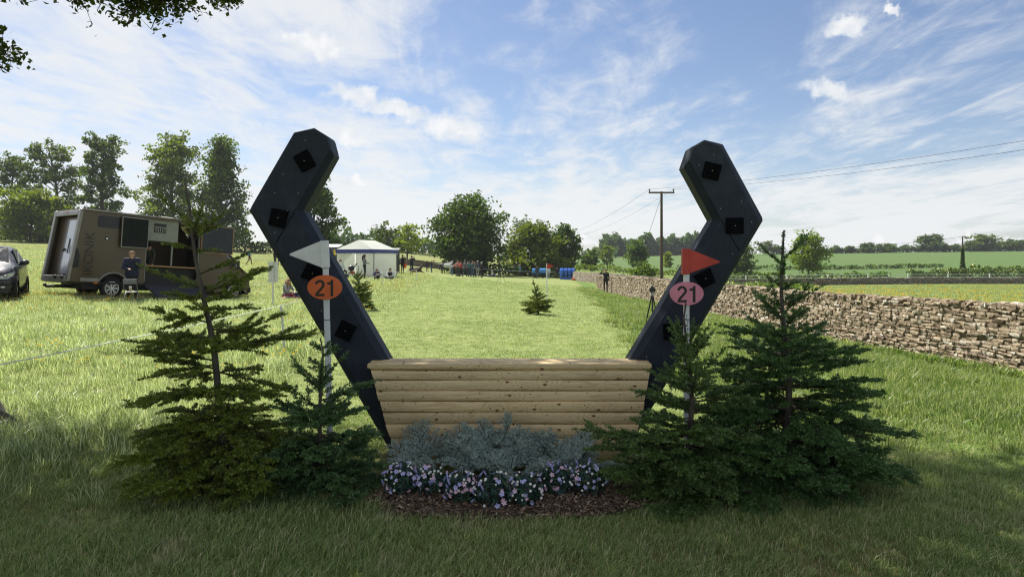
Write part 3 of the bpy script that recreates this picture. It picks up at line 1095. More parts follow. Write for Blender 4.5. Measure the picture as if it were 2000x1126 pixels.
# two small Christmas trees farther down the track
make_fir('fir_tree', 'small spruce beside the far white flag near the tent', at_px(703, 20.6), Vector(at_px(700, 20.6)) + Vector((0, 0, 1.36)), [
    (1.0, 5, .2, 45), (.85, 6, .3, 32), (.7, 7, .38, 24), (.56, 8, .46, 16), (.42, 9, .52, 10), (.28, 9, .55, 4), (.15, 9, .5, 0)], 31,
    (0.9, 1.0, 0.5), (1.8, 1.7, 0.6), bare_top=.3, trunk_r=.03, dens=260, nl=.04, nw=.006)
make_fir('fir_tree', 'small yellowish spruce at the foot of the far red flag', at_px(1053, 20.4), Vector(at_px(1041, 20.4)) + Vector((0, 0, 1.15)), [
    (.85, 3, .14, 50), (.7, 5, .2, 45), (.55, 6, .26, 32), (.42, 7, .34, 18), (.3, 9, .45, 8), (.2, 9, .5, 2), (.1, 9, .5, 2)], 37,
    (1.1, 1.05, 0.5), (2.4, 2.0, 0.6), bare_top=.25, trunk_r=.03, dens=260, nl=.04, nw=.006, extra=((.3, 178, .55, 10), (.32, 5, .55, 12)))

# ------------------------------------------------------------------ the bed at the foot of the jump
BLUEN = leafy('blue_fir_needles', (0.25, 0.305, 0.275), var=(1.25, 1.2, 1.25), trans=0.06, rough=0.45, nscale=4, spec=0.4, transcol=(1, 1.1, .9))


def cut_branch(label, P, az, L, el, seed, spread=.75):
    R = np.random.default_rng(seed)
    P = np.array(P, float)
    tw, wood = [], []
    fir_branch_twigs(P, az, L, el, R, tw, wood, np.array((.8, .95, .95)), np.array((1.15, 1.2, 1.15)), curve=R.normal(-.1, .1), roll=R.normal(0, .4), lat=1.45)
    # these lie fanned towards the viewer: needles flat to the spray
    S = np.array([t[0] for t in tw]) - P
    E = np.array([t[1] for t in tw]) - P
    g = H(P[0], P[1]) - P[2] + .02
    S[:, 2] = np.maximum(S[:, 2], g)
    E[:, 2] = np.maximum(E[:, 2], g + .005)
    # sprays lean back against the boards: turn the up side towards the viewer
    U = np.tile(nrm(np.array([0, -.8, .6])), (len(S), 1))
    V, F, c = needle_mesh(S, E, U, [t[3] for t in tw], R, 620, .034, .0031, bend=.5, comb=True)
    root = thing('fir_branch', label, 'branch', P, group='cut blue fir branches heaped against the jump')
    link('needles', raw_mesh('needles', V, F, [BLUEN], col=c), root)
    mb = MB()
    for pts in wood:
        pp = [Vector(p) - Vector(P) for p in pts]
        for p in pp:
            p.z = max(p.z, g)
        if (pp[0] - pp[-1]).length > .01:
            mb.tube(pp, list(np.linspace(.0055 if len(pp) > 2 else .003, .002, len(pp))), 5, caps=False)
    mb.build('stem', TWIG, root, smooth=True)


BR = [  # px, py, D of the cut end, azimuth (deg), length, elevation (deg), label
    (905, 905, 5.22, 100, .46, 62, 'cut blue fir branch standing up left of the heap, leaning on boards'),
    (940, 890, 5.25, 80, .44, 68, 'cut blue fir branch leaning on boards beside tallest sprig'),
    (985, 900, 5.24, 85, .54, 70, 'tallest cut blue fir sprig standing up against the boards'),
    (1055, 900, 5.24, 70, .42, 55, 'cut blue fir branch tilted right just right of tallest sprig'),
    (840, 915, 5.18, 120, .42, 40, 'cut blue fir branch leaning left below the lowest boards'),
    (800, 910, 5.12, 135, .36, 50, 'leftmost cut blue fir branch beside the left end of boards'),
    (1090, 905, 5.2, 45, .42, 35, 'cut blue fir branch reaching right near the short dark fir'),
    (1130, 905, 5.14, 55, .34, 50, 'rightmost cut blue fir branch touching the short dark fir'),
    (1010, 915, 5.0, 175, .5, 22, 'cut blue fir branch lying across the middle pointing left'),
    (1000, 925, 4.95, 5, .5, 18, 'cut blue fir branch lying across the middle pointing right'),
    (960, 905, 5.05, 200, .40, 15, 'long cut blue fir branch drooping left over the flowers'),
    (1000, 920, 4.86, 245, .34, 2, 'cut blue fir branch pointing at the viewer over the flowers'),
    (1060, 925, 4.9, 300, .36, -2, 'cut blue fir branch hanging down right among the flowers'),
    (1120, 915, 5.0, 350, .42, 10, 'cut blue fir branch low at right behind pale flowers'),
    (870, 915, 4.98, 160, .46, 12, 'cut blue fir branch low at left behind lilac flowers'),
]
BR += [
    (870, 900, 5.26, 95, .34, 60, 'cut blue fir branch upright between left end sprays and middle heap'),
    (1020, 895, 5.27, 75, .38, 62, 'cut blue fir branch upright close right of tallest sprig'),
    (925, 915, 5.1, 130, .40, 38, 'cut blue fir branch crossing the left half of the heap'),
    (975, 915, 5.08, 60, .42, 40, 'cut blue fir branch crossing the right half of the heap'),
    (1085, 905, 5.24, 100, .34, 58, 'cut blue fir branch upright before the lowest boards at right'),
    (825, 905, 5.22, 80, .30, 58, 'cut blue fir branch upright before the lowest boards at left'),
    (940, 925, 4.92, 215, .36, 8, 'cut blue fir branch drooping forward left of the middle'),
    (1040, 920, 4.98, 330, .40, 14, 'cut blue fir branch drooping forward right of the middle'),
    (980, 905, 5.15, 150, .44, 45, 'cut blue fir branch slanting left across the tallest sprig'),
    (1065, 910, 5.12, 20, .40, 30, 'cut blue fir branch slanting right over pale flowers'),
    (1035, 925, 5.05, 85, .34, 40, 'cut blue fir branch filling the gap right of the middle'),
    (960, 930, 4.95, 60, .36, 25, 'cut blue fir branch lowest left of the middle above the flowers'),
    (1045, 920, 5.15, 150, .40, 32, 'cut blue fir branch leaning left before the middle boards'),
    (900, 920, 5.12, 40, .40, 30, 'cut blue fir branch leaning right left of the middle'),
    (1110, 915, 5.16, 130, .36, 38, 'cut blue fir branch leaning left near the right end'),
    (1010, 930, 4.9, 120, .36, 25, 'cut blue fir branch lowest in the middle above the flowers'),
]
for i, (px, py, D, az, L, el, lab) in enumerate(BR):
    p = W(px, py + 12, D - .12)
    p.z = max(p.z, H(p.x, p.y) + .04)
    cut_branch(lab, p, math.radians(az), L * (.74 if el > 45 else 1.0), math.radians(el * (.9 if el > 45 else 1)), 100 + i)

# bark mulch: a low mound of chips
MULCH = pm('bark_mulch_soil', (0.055, 0.035, 0.022), (0.09, 0.06, 0.04), 40, 0.95, 0.8, coord='Object')
def build_mulch():
    n = 40
    vs, fs = [(0, 0, .035)], []
    R = np.random.default_rng(4)
    rings = 8
    for r in range(1, rings + 1):
        t = r / rings
        for k in range(n):
            a = 6.283 * k / n
            e = 1 + .07 * math.sin(3 * a + 1) + .05 * math.sin(7 * a)
            x, y = .90 * t * math.cos(a) * e, .40 * t * math.sin(a) * e
            vs.append((x, y, .035 * (1 - t ** 2.5) + .004 + R.normal(0, .004) * (t < 1) - .02 * (t == 1)))
    for k in range(n):
        fs.append((0, 1 + k, 1 + (k + 1) % n))
        for r in range(rings - 1):
            b = 1 + r * n
            fs.append((b + k, b + n + k, b + n + (k + 1) % n, b + (k + 1) % n))
    cx, cy = -0.02, 4.55
    z0 = H(cx, cy) + .012
    me = raw_mesh('mulch_bed', np.array(vs), [np.array([f for f in fs if len(f) == 3]), np.array([f for f in fs if len(f) == 4])], [MULCH], smooth=True)
    o = link('mulch_bed', me, loc=(cx, cy, z0))
    tag(o, 'brown bark mulch bed below the flowers', 'mulch', kind='structure')
    # chips
    N = 5200
    a = R.random(N) * 6.283
    t = np.sqrt(R.random(N)) * 1.06
    x, y = .90 * t * np.cos(a), .40 * t * np.sin(a)
    z = .035 * (1 - np.minimum(t, 1) ** 2.5) + .006 + R.random(N) * .012
    ln, wd, th = R.uniform(.010, .034, N), R.uniform(.005, .013, N), R.uniform(.0015, .004, N)
    big = R.random(N) < .03
    ln[big] *= 1.7; wd[big] *= 1.8
    rz = R.random(N) * 6.283
    tl, tl2 = R.normal(0, .35, N), R.normal(0, .35, N)
    ex = np.stack([np.cos(rz) * np.cos(tl), np.sin(rz) * np.cos(tl), np.sin(tl)], 1)
    ey = nrm(np.cross(np.stack([np.zeros(N), np.sin(tl2), np.cos(tl2)], 1), ex))
    ez = np.cross(ex, ey)
    c = np.stack([x, y, z], 1)
    V = []
    for sx in (-1, 1):
        for sy in (-1, 1):
            for sz in (-1, 1):
                q = R.uniform(.7, 1.1, N)
                V.append(c + ex * (sx * ln * q / 2)[:, None] + ey * (sy * wd * q / 2)[:, None] + ez * (sz * th / 2)[:, None])
    V = np.stack(V, 1).reshape(-1, 3)
    b = (np.arange(N) * 8)[:, None]
    q = np.array([(0, 1, 3, 2), (4, 6, 7, 5), (0, 4, 5, 1), (2, 3, 7, 6), (0, 2, 6, 4), (1, 5, 7, 3)])
    F = (b[:, None, :] + q[None]).reshape(-1, 4)
    pal = np.array([(.10, .058, .034), (.17, .11, .07), (.25, .18, .12), (.06, .036, .024), (.36, .28, .19)])
    cc = pal[R.choice(5, N, p=[.34, .28, .18, .14, .06])] * R.uniform(.8, 1.2, (N, 1))
    m, T, bs, out = new_mat('bark_chips')
    at = T.node('ShaderNodeAttribute', attribute_name='tint')
    T.l.new(at.outputs[0], bs.inputs['Base Color'])
    bs.inputs['Roughness'].default_value = .85
    o = link('bark_chips', raw_mesh('bark_chips', V, F, [m], col=np.repeat(cc, 8, 0)), loc=(cx, cy, z0))
    tag(o, 'loose bark chips scattered over the mulch bed', 'bark chips', kind='stuff')


build_mulch()

# flowers: seven clumps of artificial blooms
FLEAF = leafy('flower_leaves', (0.035, 0.065, 0.045), var=(1.2, 1.2, 1.2), trans=.15, nscale=10)
PETAL = {}
for nm, c in (('pink', (.74, .50, .62)), ('lilac', (.50, .48, .76)), ('white', (.80, .80, .74)), ('blue', (.30, .31, .58))):
    PETAL[nm] = pm('petal_' + nm, c, tuple(v * .8 for v in c), 60, .6)


def flower_clump(label, px, py, D, rx, ry, rz, seed, mixp):
    R = np.random.default_rng(seed)
    p = W(px, py, D)
    base = Vector((p.x, D, H(p.x, D) + .02))
    root = thing('flower_clump', label, 'flowers', base, group='artificial flowers along the mulch bed')
    # leaves
    N = 420
    d = nrm(R.normal(0, 1, (N, 3)) * (1, 1, .9) + (0, -.2, .3))
    rr = R.uniform(.55, 1.0, N)[:, None]
    c = d * rr * (rx, ry, rz) + (0, 0, rz * .75)
    c[:, 2] = np.maximum(c[:, 2], .012)
    nd = nrm(d + R.normal(0, .5, (N, 3)))
    t = nrm(np.cross(nd, R.normal(0, 1, (N, 3))))
    s = np.cross(nd, t)
    l, w = R.uniform(.016, .034, N)[:, None], R.uniform(.006, .012, N)[:, None]
    V = np.stack([c - t * l, c + s * w + nd * .003, c + t * l, c - s * w + nd * .003], 1).reshape(-1, 3)
    F = np.arange(N * 4).reshape(-1, 4)
    tc = np.repeat(np.stack([R.uniform(.6, 1.4, N), R.uniform(.8, 1.3, N), R.uniform(.7, 1.6, N)], 1), 4, 0)
    o = link('leaves', raw_mesh('leaves', V, F, [FLEAF], col=tc), root)
    o['kind'] = 'stuff'
    # blooms of several sorts
    for kind, cnt in mixp:
        mb = MB()
        for k in range(cnt):
            d = nrm(R.normal(0, 1, 3) * (1, .9, .8) + (0, -.5, .55))
            c = d * (rx, ry, rz) * R.uniform(.93, 1.12) + (0, 0, rz * .78)
            c[2] = max(c[2], .02)
            dv, s, t = frame(d + R.normal(0, .3, 3))
            c = Vector(c)
            if kind == 'white':
                mb.ball(c, R.uniform(.006, .010), 7, 5)
            elif kind == 'blue':
                q = (Vector((0, 0, 1)) + dv * .8 + s * R.normal(0, .4)).normalized()
                mb.tube([c, c + q * .018, c + q * .045], [.006, .0075, .002], 6)
            else:
                r = R.uniform(.013, .019)
                for j in range(5):
                    a = 6.283 * j / 5
                    u = s * math.cos(a) + t * math.sin(a)
                    v = s * -math.sin(a) + t * math.cos(a)
                    mb.add([c, c + u * r * .6 + v * r * .38 + dv * r * .35, c + u * r * 1.05 + dv * r * .25, c + u * r * .6 - v * r * .38 + dv * r * .35],
                           [(0, 1, 2, 3)])
        ob = mb.build(kind + '_blooms', PETAL[kind], root, smooth=(kind in ('white', 'blue')))
        ob['kind'] = 'stuff'


flower_clump('leftmost clump of lilac and white artificial flowers in the bed', 785, 950, 4.60, .13, .12, .12, 201, (('lilac', 26), ('white', 20), ('pink', 6), ('blue', 6)))
flower_clump('pink and white flower clump second from the left', 845, 950, 4.56, .12, .11, .115, 202, (('pink', 14), ('white', 20), ('lilac', 10), ('blue', 8)))
flower_clump('pink flower clump left of the middle, nearest the lawn', 905, 975, 4.42, .12, .11, .115, 203, (('pink', 18), ('white', 18), ('lilac', 8), ('blue', 8)))
flower_clump('mixed pink and lilac clump in the middle of the bed', 965, 985, 4.36, .13, .12, .12, 204, (('pink', 12), ('lilac', 16), ('white', 20), ('blue', 8)))
flower_clump('white and lilac clump right of the middle by drooping branch', 1025, 980, 4.38, .12, .11, .115, 205, (('white', 26), ('lilac', 16), ('pink', 6)))
flower_clump('bright pink flower clump right of the drooping branch', 1088, 945, 4.56, .12, .11, .12, 206, (('pink', 20), ('lilac', 12), ('white', 14), ('blue', 6)))
flower_clump('rightmost pale flower clump next to the short dark fir', 1150, 955, 4.56, .13, .11, .12, 207, (('pink', 8), ('white', 18), ('lilac', 18), ('blue', 8)))
# ------------------------------------------------------------------ dry-stone walls
def mat_stone(name, pal, objrand=True):
    m, T, bs, out = new_mat(name)
    tc = T.node('ShaderNodeTexCoord')
    g = T.node('ShaderNodeNewGeometry')
    if objrand:
        oi = T.node('ShaderNodeObjectInfo')
        rnd = oi.outputs['Random']
        off = T.node('ShaderNodeCombineXYZ', inp={0: T.math('MULTIPLY', rnd, 50.0)})
        p = T.node('ShaderNodeVectorMath', operation='ADD', inp={0: g.outputs['Position'], 1: off.outputs[0]}).outputs[0]
    else:
        at = T.node('ShaderNodeAttribute', attribute_name='tint')
        rnd = T.node('ShaderNodeSeparateColor', inp={0: at.outputs[0]}).outputs[0]
        p = g.outputs['Position']
    c = T.ramp(rnd, pal)
    n = T.noise(p, 14, 5, 0.65)
    c = T.mix(1.0, c, T.ramp(n, [(0.3, (0.62, 0.6, 0.58)), (0.7, (1.25, 1.22, 1.16))]), 'MULTIPLY')
    lich = T.noise(p, 22, 3, 0.6)
    c = T.mix(T.math('MULTIPLY', T.smooth(lich, 0.62, 0.72), 0.6), c, (0.62, 0.6, 0.55))
    T.l.new(c, bs.inputs['Base Color'])
    bs.inputs['Roughness'].default_value = 0.92
    bs.inputs['Specular IOR Level'].default_value = 0.2
    b = T.node('ShaderNodeBump', inp={'Height': n, 'Strength': 0.8, 'Distance': 0.02})
    T.l.new(b.outputs[0], bs.inputs['Normal'])
    return m


PAL = [(0.0, (0.13, 0.10, 0.072)), (0.2, (0.205, 0.162, 0.112)), (0.45, (0.265, 0.215, 0.152)), (0.7, (0.32, 0.265, 0.192)), (0.9, (0.37, 0.325, 0.255)),
       (0.975, (0.44, 0.41, 0.35)), (1.0, (0.62, 0.60, 0.54))]
STONE = mat_stone('cotswold_stone', PAL)
STONE2 = mat_stone('cotswold_stone_far', PAL, False)
CORE = pm('wall_core', (0.035, 0.028, 0.02), (0.055, 0.043, 0.03), 20, 0.95, 0.5)


def stone_template(seed):
    """rounded rough block, unit size; 26 verts"""
    R = np.random.default_rng(seed)
    vs, ids = [], {}
    for i in range(3):
        for j in range(3):
            for k in range(3):
                if (i, j, k) == (1, 1, 1):
                    continue
                v = np.array([i - 1, j - 1, k - 1], float)
                r = np.linalg.norm(v)
                s = {1: .5, 2: .495, 3: .475}[int(round(r * r))]
                v = v * s + R.normal(0, .05, 3) * (1, 1, 1.3)
                ids[(i, j, k)] = len(vs)
                vs.append(v)
    fs = []
    for ax in range(3):
        for sd in (0, 2):
            for a in range(2):
                for b in range(2):
                    q = []
                    for (da, db) in ((0, 0), (1, 0), (1, 1), (0, 1)):
                        c = [0, 0, 0]
                        c[ax] = sd
                        c[(ax + 1) % 3] = a + da
                        c[(ax + 2) % 3] = b + db
                        q.append(ids[tuple(c)])
                    fs.append(q if sd == 2 else q[::-1])
    return np.array(vs), np.array(fs)


STONE_T = [stone_template(500 + i) for i in range(10)]

WALL = [(9.3, 1.5, .9), (8.55, 6.5, .88), (7.95, 10.5, .86), (7.5, 16.5, .76), (7.25, 30, .62), (7.2, 42, .46), (7.45, 60, .06)]


def build_wall():
    R = np.random.default_rng(77)
    pts = np.array(WALL)
    seg = np.linalg.norm(np.diff(pts[:, :2], axis=0), axis=1)
    S = np.concatenate([[0], np.cumsum(seg)])
    tot = S[-1]
    def P(s):
        return np.array([np.interp(s, S, pts[:, i]) for i in range(3)])
    def dirn(s):
        d = P(min(s + .3, tot)) - P(max(s - .3, 0))
        d[2] = 0
        return d / np.linalg.norm(d)
    root = thing('stone_wall', 'long dry stone wall running away along the right side', 'wall', (7.95, 10.5, H(7.95, 10.5)))
    o3 = np.array(root.location)
    # core
    mb = MB()
    ss = np.linspace(0, tot, 40)
    vs, fs = [], []
    for s in ss:
        p = P(s)
        d = dirn(s)
        nn = np.array([-d[1], d[0], 0])       # towards the field (left)
        gz = H(p[0], p[1]) - .25
        for off, z in ((-.05, gz), (-.10, p[2] - .05), (-.44, p[2] - .05), (-.5, gz)):
            q = p + nn * off
            vs.append((q[0] - o3[0], q[1] - o3[1], z - o3[2]))
    for i in range(len(ss) - 1):
        for j in range(4):
            fs.append((i * 4 + j, i * 4 + (j + 1) % 4, i * 4 + 4 + (j + 1) % 4, i * 4 + 4 + j))
    fs += [(0, 1, 2, 3), tuple(len(vs) - 4 + k for k in (3, 2, 1, 0))]
    mb.add(vs, fs)
    mb.build('core', CORE, root)
    # stones laid in courses: front face, end face, top
    lay = []       # (centre, along, out, length, height, depth)
    s_end = tot
    z = 0.0
    heights = []
    while z < 1.5:
        h = R.uniform(.036, .07)
        heights.append((z, h))
        z += h
    for (z0, h) in heights:
        s = -R.random() * .2
        while s < tot:
            p = P(max(s, 0))
            near = p[1] < 17
            l = R.uniform(.08, .24) if R.random() < .85 else R.uniform(.06, .1)
            hh = h * R.uniform(.82, 1.02)
            if not near:
                l *= 1.25
            if p[1] > 26:
                l *= 1.5
            c = P(np.clip(s + l / 2, 0, tot))
            gz = H(c[0], c[1]) - .08
            d = dirn(np.clip(s + l / 2, 0, tot))
            nn = np.array([-d[1], d[0], 0])
            wob = .018 * math.sin(s * 2.3 + z0 * 9) + .012 * math.sin(s * 5.1 + z0 * 3)
            zc = gz + z0 + h / 2 + wob
            if zc + h / 2 < c[2] + R.normal(0, .012):
                lean = -.05 * (zc - gz)
                q = c + nn * (lean + R.normal(0, .014))
                lay.append((np.array([q[0], q[1], zc]), d, nn, l * 1.0, hh * 1.0, R.uniform(.12, .2), c[1]))
            s += l + R.uniform(.001, .012)
    # end face towards the gap
    pe = P(tot)
    de = dirn(tot)
    ne = np.array([-de[1], de[0], 0])
    gz = H(pe[0], pe[1]) - .08
    for (z0, h) in heights:
        for k in range(3):
            if gz + z0 + h > pe[2] + .02:
                continue
            q = pe - ne * (.08 + .18 * k) + de * .0
            lay.append((np.array([q[0], q[1], gz + z0 + h / 2]), ne, de, R.uniform(.14, .2), h * .95, .15, pe[1]))
    # capping: rubble lying flat over the whole width
    s = 0.0
    while s < tot:
        c = P(s)
        near = c[1] < 17
        st = .11 if near else (.2 if c[1] < 26 else .34)
        d = dirn(s)
        nn = np.array([-d[1], d[0], 0])
        for k in range(4):
            q = c - nn * (.06 + .115 * k + R.normal(0, .02)) + d * R.normal(0, .03)
            lay.append((np.array([q[0], q[1], c[2] - .02 + R.normal(0, .012)]), d if R.random() < .6 else nn, nn if R.random() < .6 else d,
                        st * R.uniform(.9, 1.5), R.uniform(.04, .07), R.uniform(.1, .16), c[1] + .9 * k))
        s += st
    # the 300 nearest front stones are pieces of their own, the rest one mass
    vis = [l for l in lay if 1000 + F_PX * l[0][0] / max(l[0][1], .1) < 2030]
    vis.sort(key=lambda l: l[6] - 2.2 * (l[3] * l[4] > .01))
    big = vis[:300]
    out_ = [l for l in lay if 1000 + F_PX * l[0][0] / max(l[0][1], .1) >= 2030]
    rest = vis[300:] + out_
    temps = []
    for i, (tv, tf) in enumerate(STONE_T):
        temps.append(raw_mesh('stone', tv, [tf], [STONE], smooth=False))
    def mat4(c, d, n, l, h, dp):
        up = np.cross(d, n) * (1 if np.cross(d, n)[2] > 0 else -1)
        M = np.eye(4)
        M[:3, 0] = d * l
        M[:3, 1] = n * dp
        M[:3, 2] = up * h
        M[:3, 3] = c
        return M
    for i, (c, d, n, l, h, dp, y) in enumerate(big):
        o = link('stone', temps[R.integers(10)], root)
        tilt = R.normal(0, .035)
        d2 = nrm(d + np.array([0, 0, tilt]))
        M = mat4(c - n * (dp / 2 - .03) - o3, d2, n, l * 1.04, h * 1.06, dp)
        o.matrix_local = Matrix(M.tolist())
    Vs, Fs, Cs = [], [], []
    b = 0
    for (c, d, n, l, h, dp, y) in rest:
        tv, tf = STONE_T[R.integers(10)]
        d2 = nrm(d + np.array([0, 0, R.normal(0, .04)]))
        M = mat4(c - n * (dp / 2 - .03) - o3, d2, n, l * 1.04, h * 1.06, dp)
        Vs.append(tv @ M[:3, :3].T + M[:3, 3])
        Fs.append(tf + b)
        Cs.append(np.full((len(tv), 3), R.random()))
        b += len(tv)
    o = link('stones', raw_mesh('stones', np.concatenate(Vs), [np.concatenate(Fs)], [STONE2], col=np.concatenate(Cs)), root)
    o['kind'] = 'stuff'


build_wall()


def mat_far_wall():
    m, T, bs, out = new_mat('far_dry_stone')
    g = T.node('ShaderNodeNewGeometry')
    mp = T.node('ShaderNodeMapping', inp={0: g.outputs['Position'], 3: (3.0, 3.0, 9.0)}).outputs[0]
    vo = T.node('ShaderNodeTexVoronoi', feature='F1', inp={'Vector': mp, 'Scale': 1.0})
    vd = T.node('ShaderNodeTexVoronoi', feature='DISTANCE_TO_EDGE', inp={'Vector': mp, 'Scale': 1.0})
    rnd = T.node('ShaderNodeSeparateColor', inp={0: vo.outputs['Color']}).outputs[0]
    c = T.ramp(rnd, PAL)
    c = T.mix(T.math('SUBTRACT', 1.0, T.smooth(vd.outputs[0], 0.02, 0.12)), c, (0.05, 0.04, 0.03))
    T.l.new(c, bs.inputs['Base Color'])
    bs.inputs['Roughness'].default_value = .95
    b = T.node('ShaderNodeBump', inp={'Height': T.smooth(vd.outputs[0], 0, .15), 'Strength': .9, 'Distance': .08})
    T.l.new(b.outputs[0], bs.inputs['Normal'])
    return m


FARWALL = mat_far_wall()


def far_wall(name, label, pts, h, th=.5):
    """pts (x, y) ; ragged top"""
    R = np.random.default_rng(int(abs(pts[0][0] * 7 + pts[0][1])))
    P = [np.array(p, float) for p in pts]
    path = []
    for a, b in zip(P[:-1], P[1:]):
        n = max(2, int(np.linalg.norm(b - a) / .8))
        path += [a + (b - a) * k / n for k in range(n)]
    path.append(P[-1])
    root_z = H(path[0][0], path[0][1])
    vs, fs = [], []
    o3 = np.array([path[0][0], path[0][1], root_z])
    for i, p in enumerate(path):
        d = path[min(i + 1, len(path) - 1)] - path[max(i - 1, 0)]
        d = d / np.linalg.norm(d)
        nn = np.array([-d[1], d[0]])
        g = H(p[0], p[1])
        top = g + (np.interp(i, [0, len(path) - 1], h) if hasattr(h, '__len__') else h) + R.normal(0, .03)
        for off, z in ((th / 2, g - .3), (th * .38, top), (-th * .38, top + R.normal(0, .02)), (-th / 2, g - .3)):
            q = p + nn * off
            vs.append((q[0] - o3[0], q[1] - o3[1], z - o3[2]))
    for i in range(len(path) - 1):
        for j in range(4):
            fs.append((i * 4 + j, i * 4 + (j + 1) % 4, i * 4 + 4 + (j + 1) % 4, i * 4 + 4 + j))
    fs += [(0, 1, 2, 3), tuple(len(vs) - 4 + k for k in (3, 2, 1, 0))]
    mb = MB()
    mb.add(vs, fs)
    o = mb.build(name, FARWALL, None)
    o.location = o3
    return tag(o, label, 'wall')


far_wall('stone_wall', 'low stone wall curving behind the man at the gap', [(8.4, 92), (9.5, 80), (11, 70), (14.5, 62), (18, 58)], 1.15)
far_wall('stone_wall', 'far stone wall with white rail across the right paddock', [(26, 104), (45, 108), (70, 111), (100, 112)], 1.0)
far_wall('stone_wall', 'far stone wall behind the tent and the two women', [(-24, 112), (-16, 110), (-10, 109), (-4, 108)], .95)

# capping slab strip in white sun on the near wall's far end
# ------------------------------------------------------------------ white rail behind the far wall
RAIL = pm('white_rail_paint', (.68, .70, .68), (.5, .52, .5), 5, .5)
rail = thing('rail_fence', 'white post and rail fence behind the far paddock wall', 'fence', on(45, 110))
for k in range(11):
    x = 30 + 7 * k
    y = np.interp(x, [26, 45, 70, 100], [105, 109, 112, 113]) + .6
    mb = MB()
    mb.box((x - 45, y - 110, H(x, y) - rail.location.z + .75), (.14, .14, 1.7))
    mb.build('post', RAIL, rail)
for zz in (1.05, 1.5):
    mb = MB()
    mb.tube([Vector((x - 45, np.interp(x, [26, 45, 70, 100], [105, 109, 112, 113]) + .6 - 110, H(x, 110) - rail.location.z + zz)) for x in range(30, 101, 7)], .045, 6)
    mb.build('rail', RAIL, rail)

# ------------------------------------------------------------------ power poles and wires
POLEW = pm('tarred_pole', (.10, .075, .055), (.06, .045, .034), 12, .85, .3, stretch=(1, 1, .1))
WIRE = pm('dark_wire', (.012, .012, .013), (.01, .01, .01), 5, .9, spec=.05)
INSUL = pm('insulator', (.05, .045, .045), (.03, .03, .03), 5, .3)


def power_pole(label, px, D, top_py, arm=1.95, r=.13):
    b = at_px(px, D)
    root = thing('power_pole', label, 'pole', b)
    h = W(px, top_py, D).z - b.z
    mb = MB()
    mb.tube([(0, 0, -.3), (0, 0, h * .5), (0, 0, h)], [r, r * .85, r * .7], 10)
    mb.build('pole', POLEW, root, smooth='auto')
    tips = []
    if arm:
        mb = MB()
        mb.box((0, 0, h - .08), (arm, .12, .12))
        mb.build('crossarm', POLEW, root)
        for s in (-1, 1):
            mb = MB()
            mb.tube([(s * arm * .47, 0, h - .02), (s * arm * .47, 0, h + .1), (s * arm * .47, 0, h + .2)], [.03, .055, .05], 8)
            mb.build('insulator', INSUL, root)
            tips.append(b + Vector((s * arm * .47, 0, h + .18)))
    return root, b, h, tips


def wire(label, a, b, sag=.3, r=.0075):
    a, b = Vector(a), Vector(b)
    mb = MB()
    n = 16
    mb.tube([a.lerp(b, k / n) - a - Vector((0, 0, sag * 4 * (k / n) * (1 - k / n))) for k in range(n + 1)], r, 5)
    o = mb.build('power_line', WIRE, None, loc=a)
    return tag(o, label, 'wire')


pp, pb, ph, ptips = power_pole('tall power pole with crossarm behind the near stone wall', 1292, 52, 374)
qp, qb, qh, qtips = power_pole('thin far power pole in front of the dark round trees', 1078, 128, 461, arm=1.6, r=.14)
wire('upper power line running right out of the picture', ptips[0], W(2080, 262, 26), .25)
wire('lower power line running right out of the picture', ptips[1], W(2080, 281, 26), .25)
wire('power line sloping down left from crossarm, upper of two', ptips[0], qtips[0] + Vector((-.1, 0, 0)), 1.2)
wire('power line sloping down left from crossarm, lower of two', ptips[1], qtips[1], 1.4)
o = wire('stay wire slanting down left from the tall power pole', pb + Vector((0, 0, ph - .35)), at_px(1228, 52.5), 0, .012)
for t in (.42, .52):
    a = Vector((0, 0, 0)); c = (at_px(1228, 52.5) - (pb + Vector((0, 0, ph - .35)))) * t
    mb = MB()
    mb.ball(c, (.06, .06, .1), 8, 6)
    mb.build('insulator', INSUL, o, smooth=True)
# ------------------------------------------------------------------ broadleaf trees
LEAF = leafy('tree_leaves', (0.075, 0.115, 0.030), var=(1.25, 1.15, 1.0), trans=0.42, rough=0.6, nscale=0.18)
TBARK = pm('tree_bark', (.085, .07, .052), (.05, .042, .033), 5, .9, .4, stretch=(1, 1, .3))


def leaf_quads(C, size, tint, R, flat=0.0, droop=0.0):
    """one small bent leaf spray (two tris) at each centre"""
    N = len(C)
    n = nrm(R.normal(0, 1, (N, 3)) * (1, 1, 1 - .5 * flat) + (0, 0, .5 + flat))
    t = nrm(np.cross(n, R.normal(0, 1, (N, 3))) + np.array([0, 0, -droop]))
    s = np.cross(n, t)
    l = size * R.uniform(.6, 1.25, (N, 1))
    w = l * R.uniform(.45, .8, (N, 1))
    b = n * l * R.normal(0, .18, (N, 1))
    V = np.stack([C - t * l, C + s * w + b, C + t * l, C - s * w + b], 1).reshape(-1, 3)
    F = np.arange(4 * N).reshape(-1, 4)
    return V, F, np.repeat(tint, 4, 0)


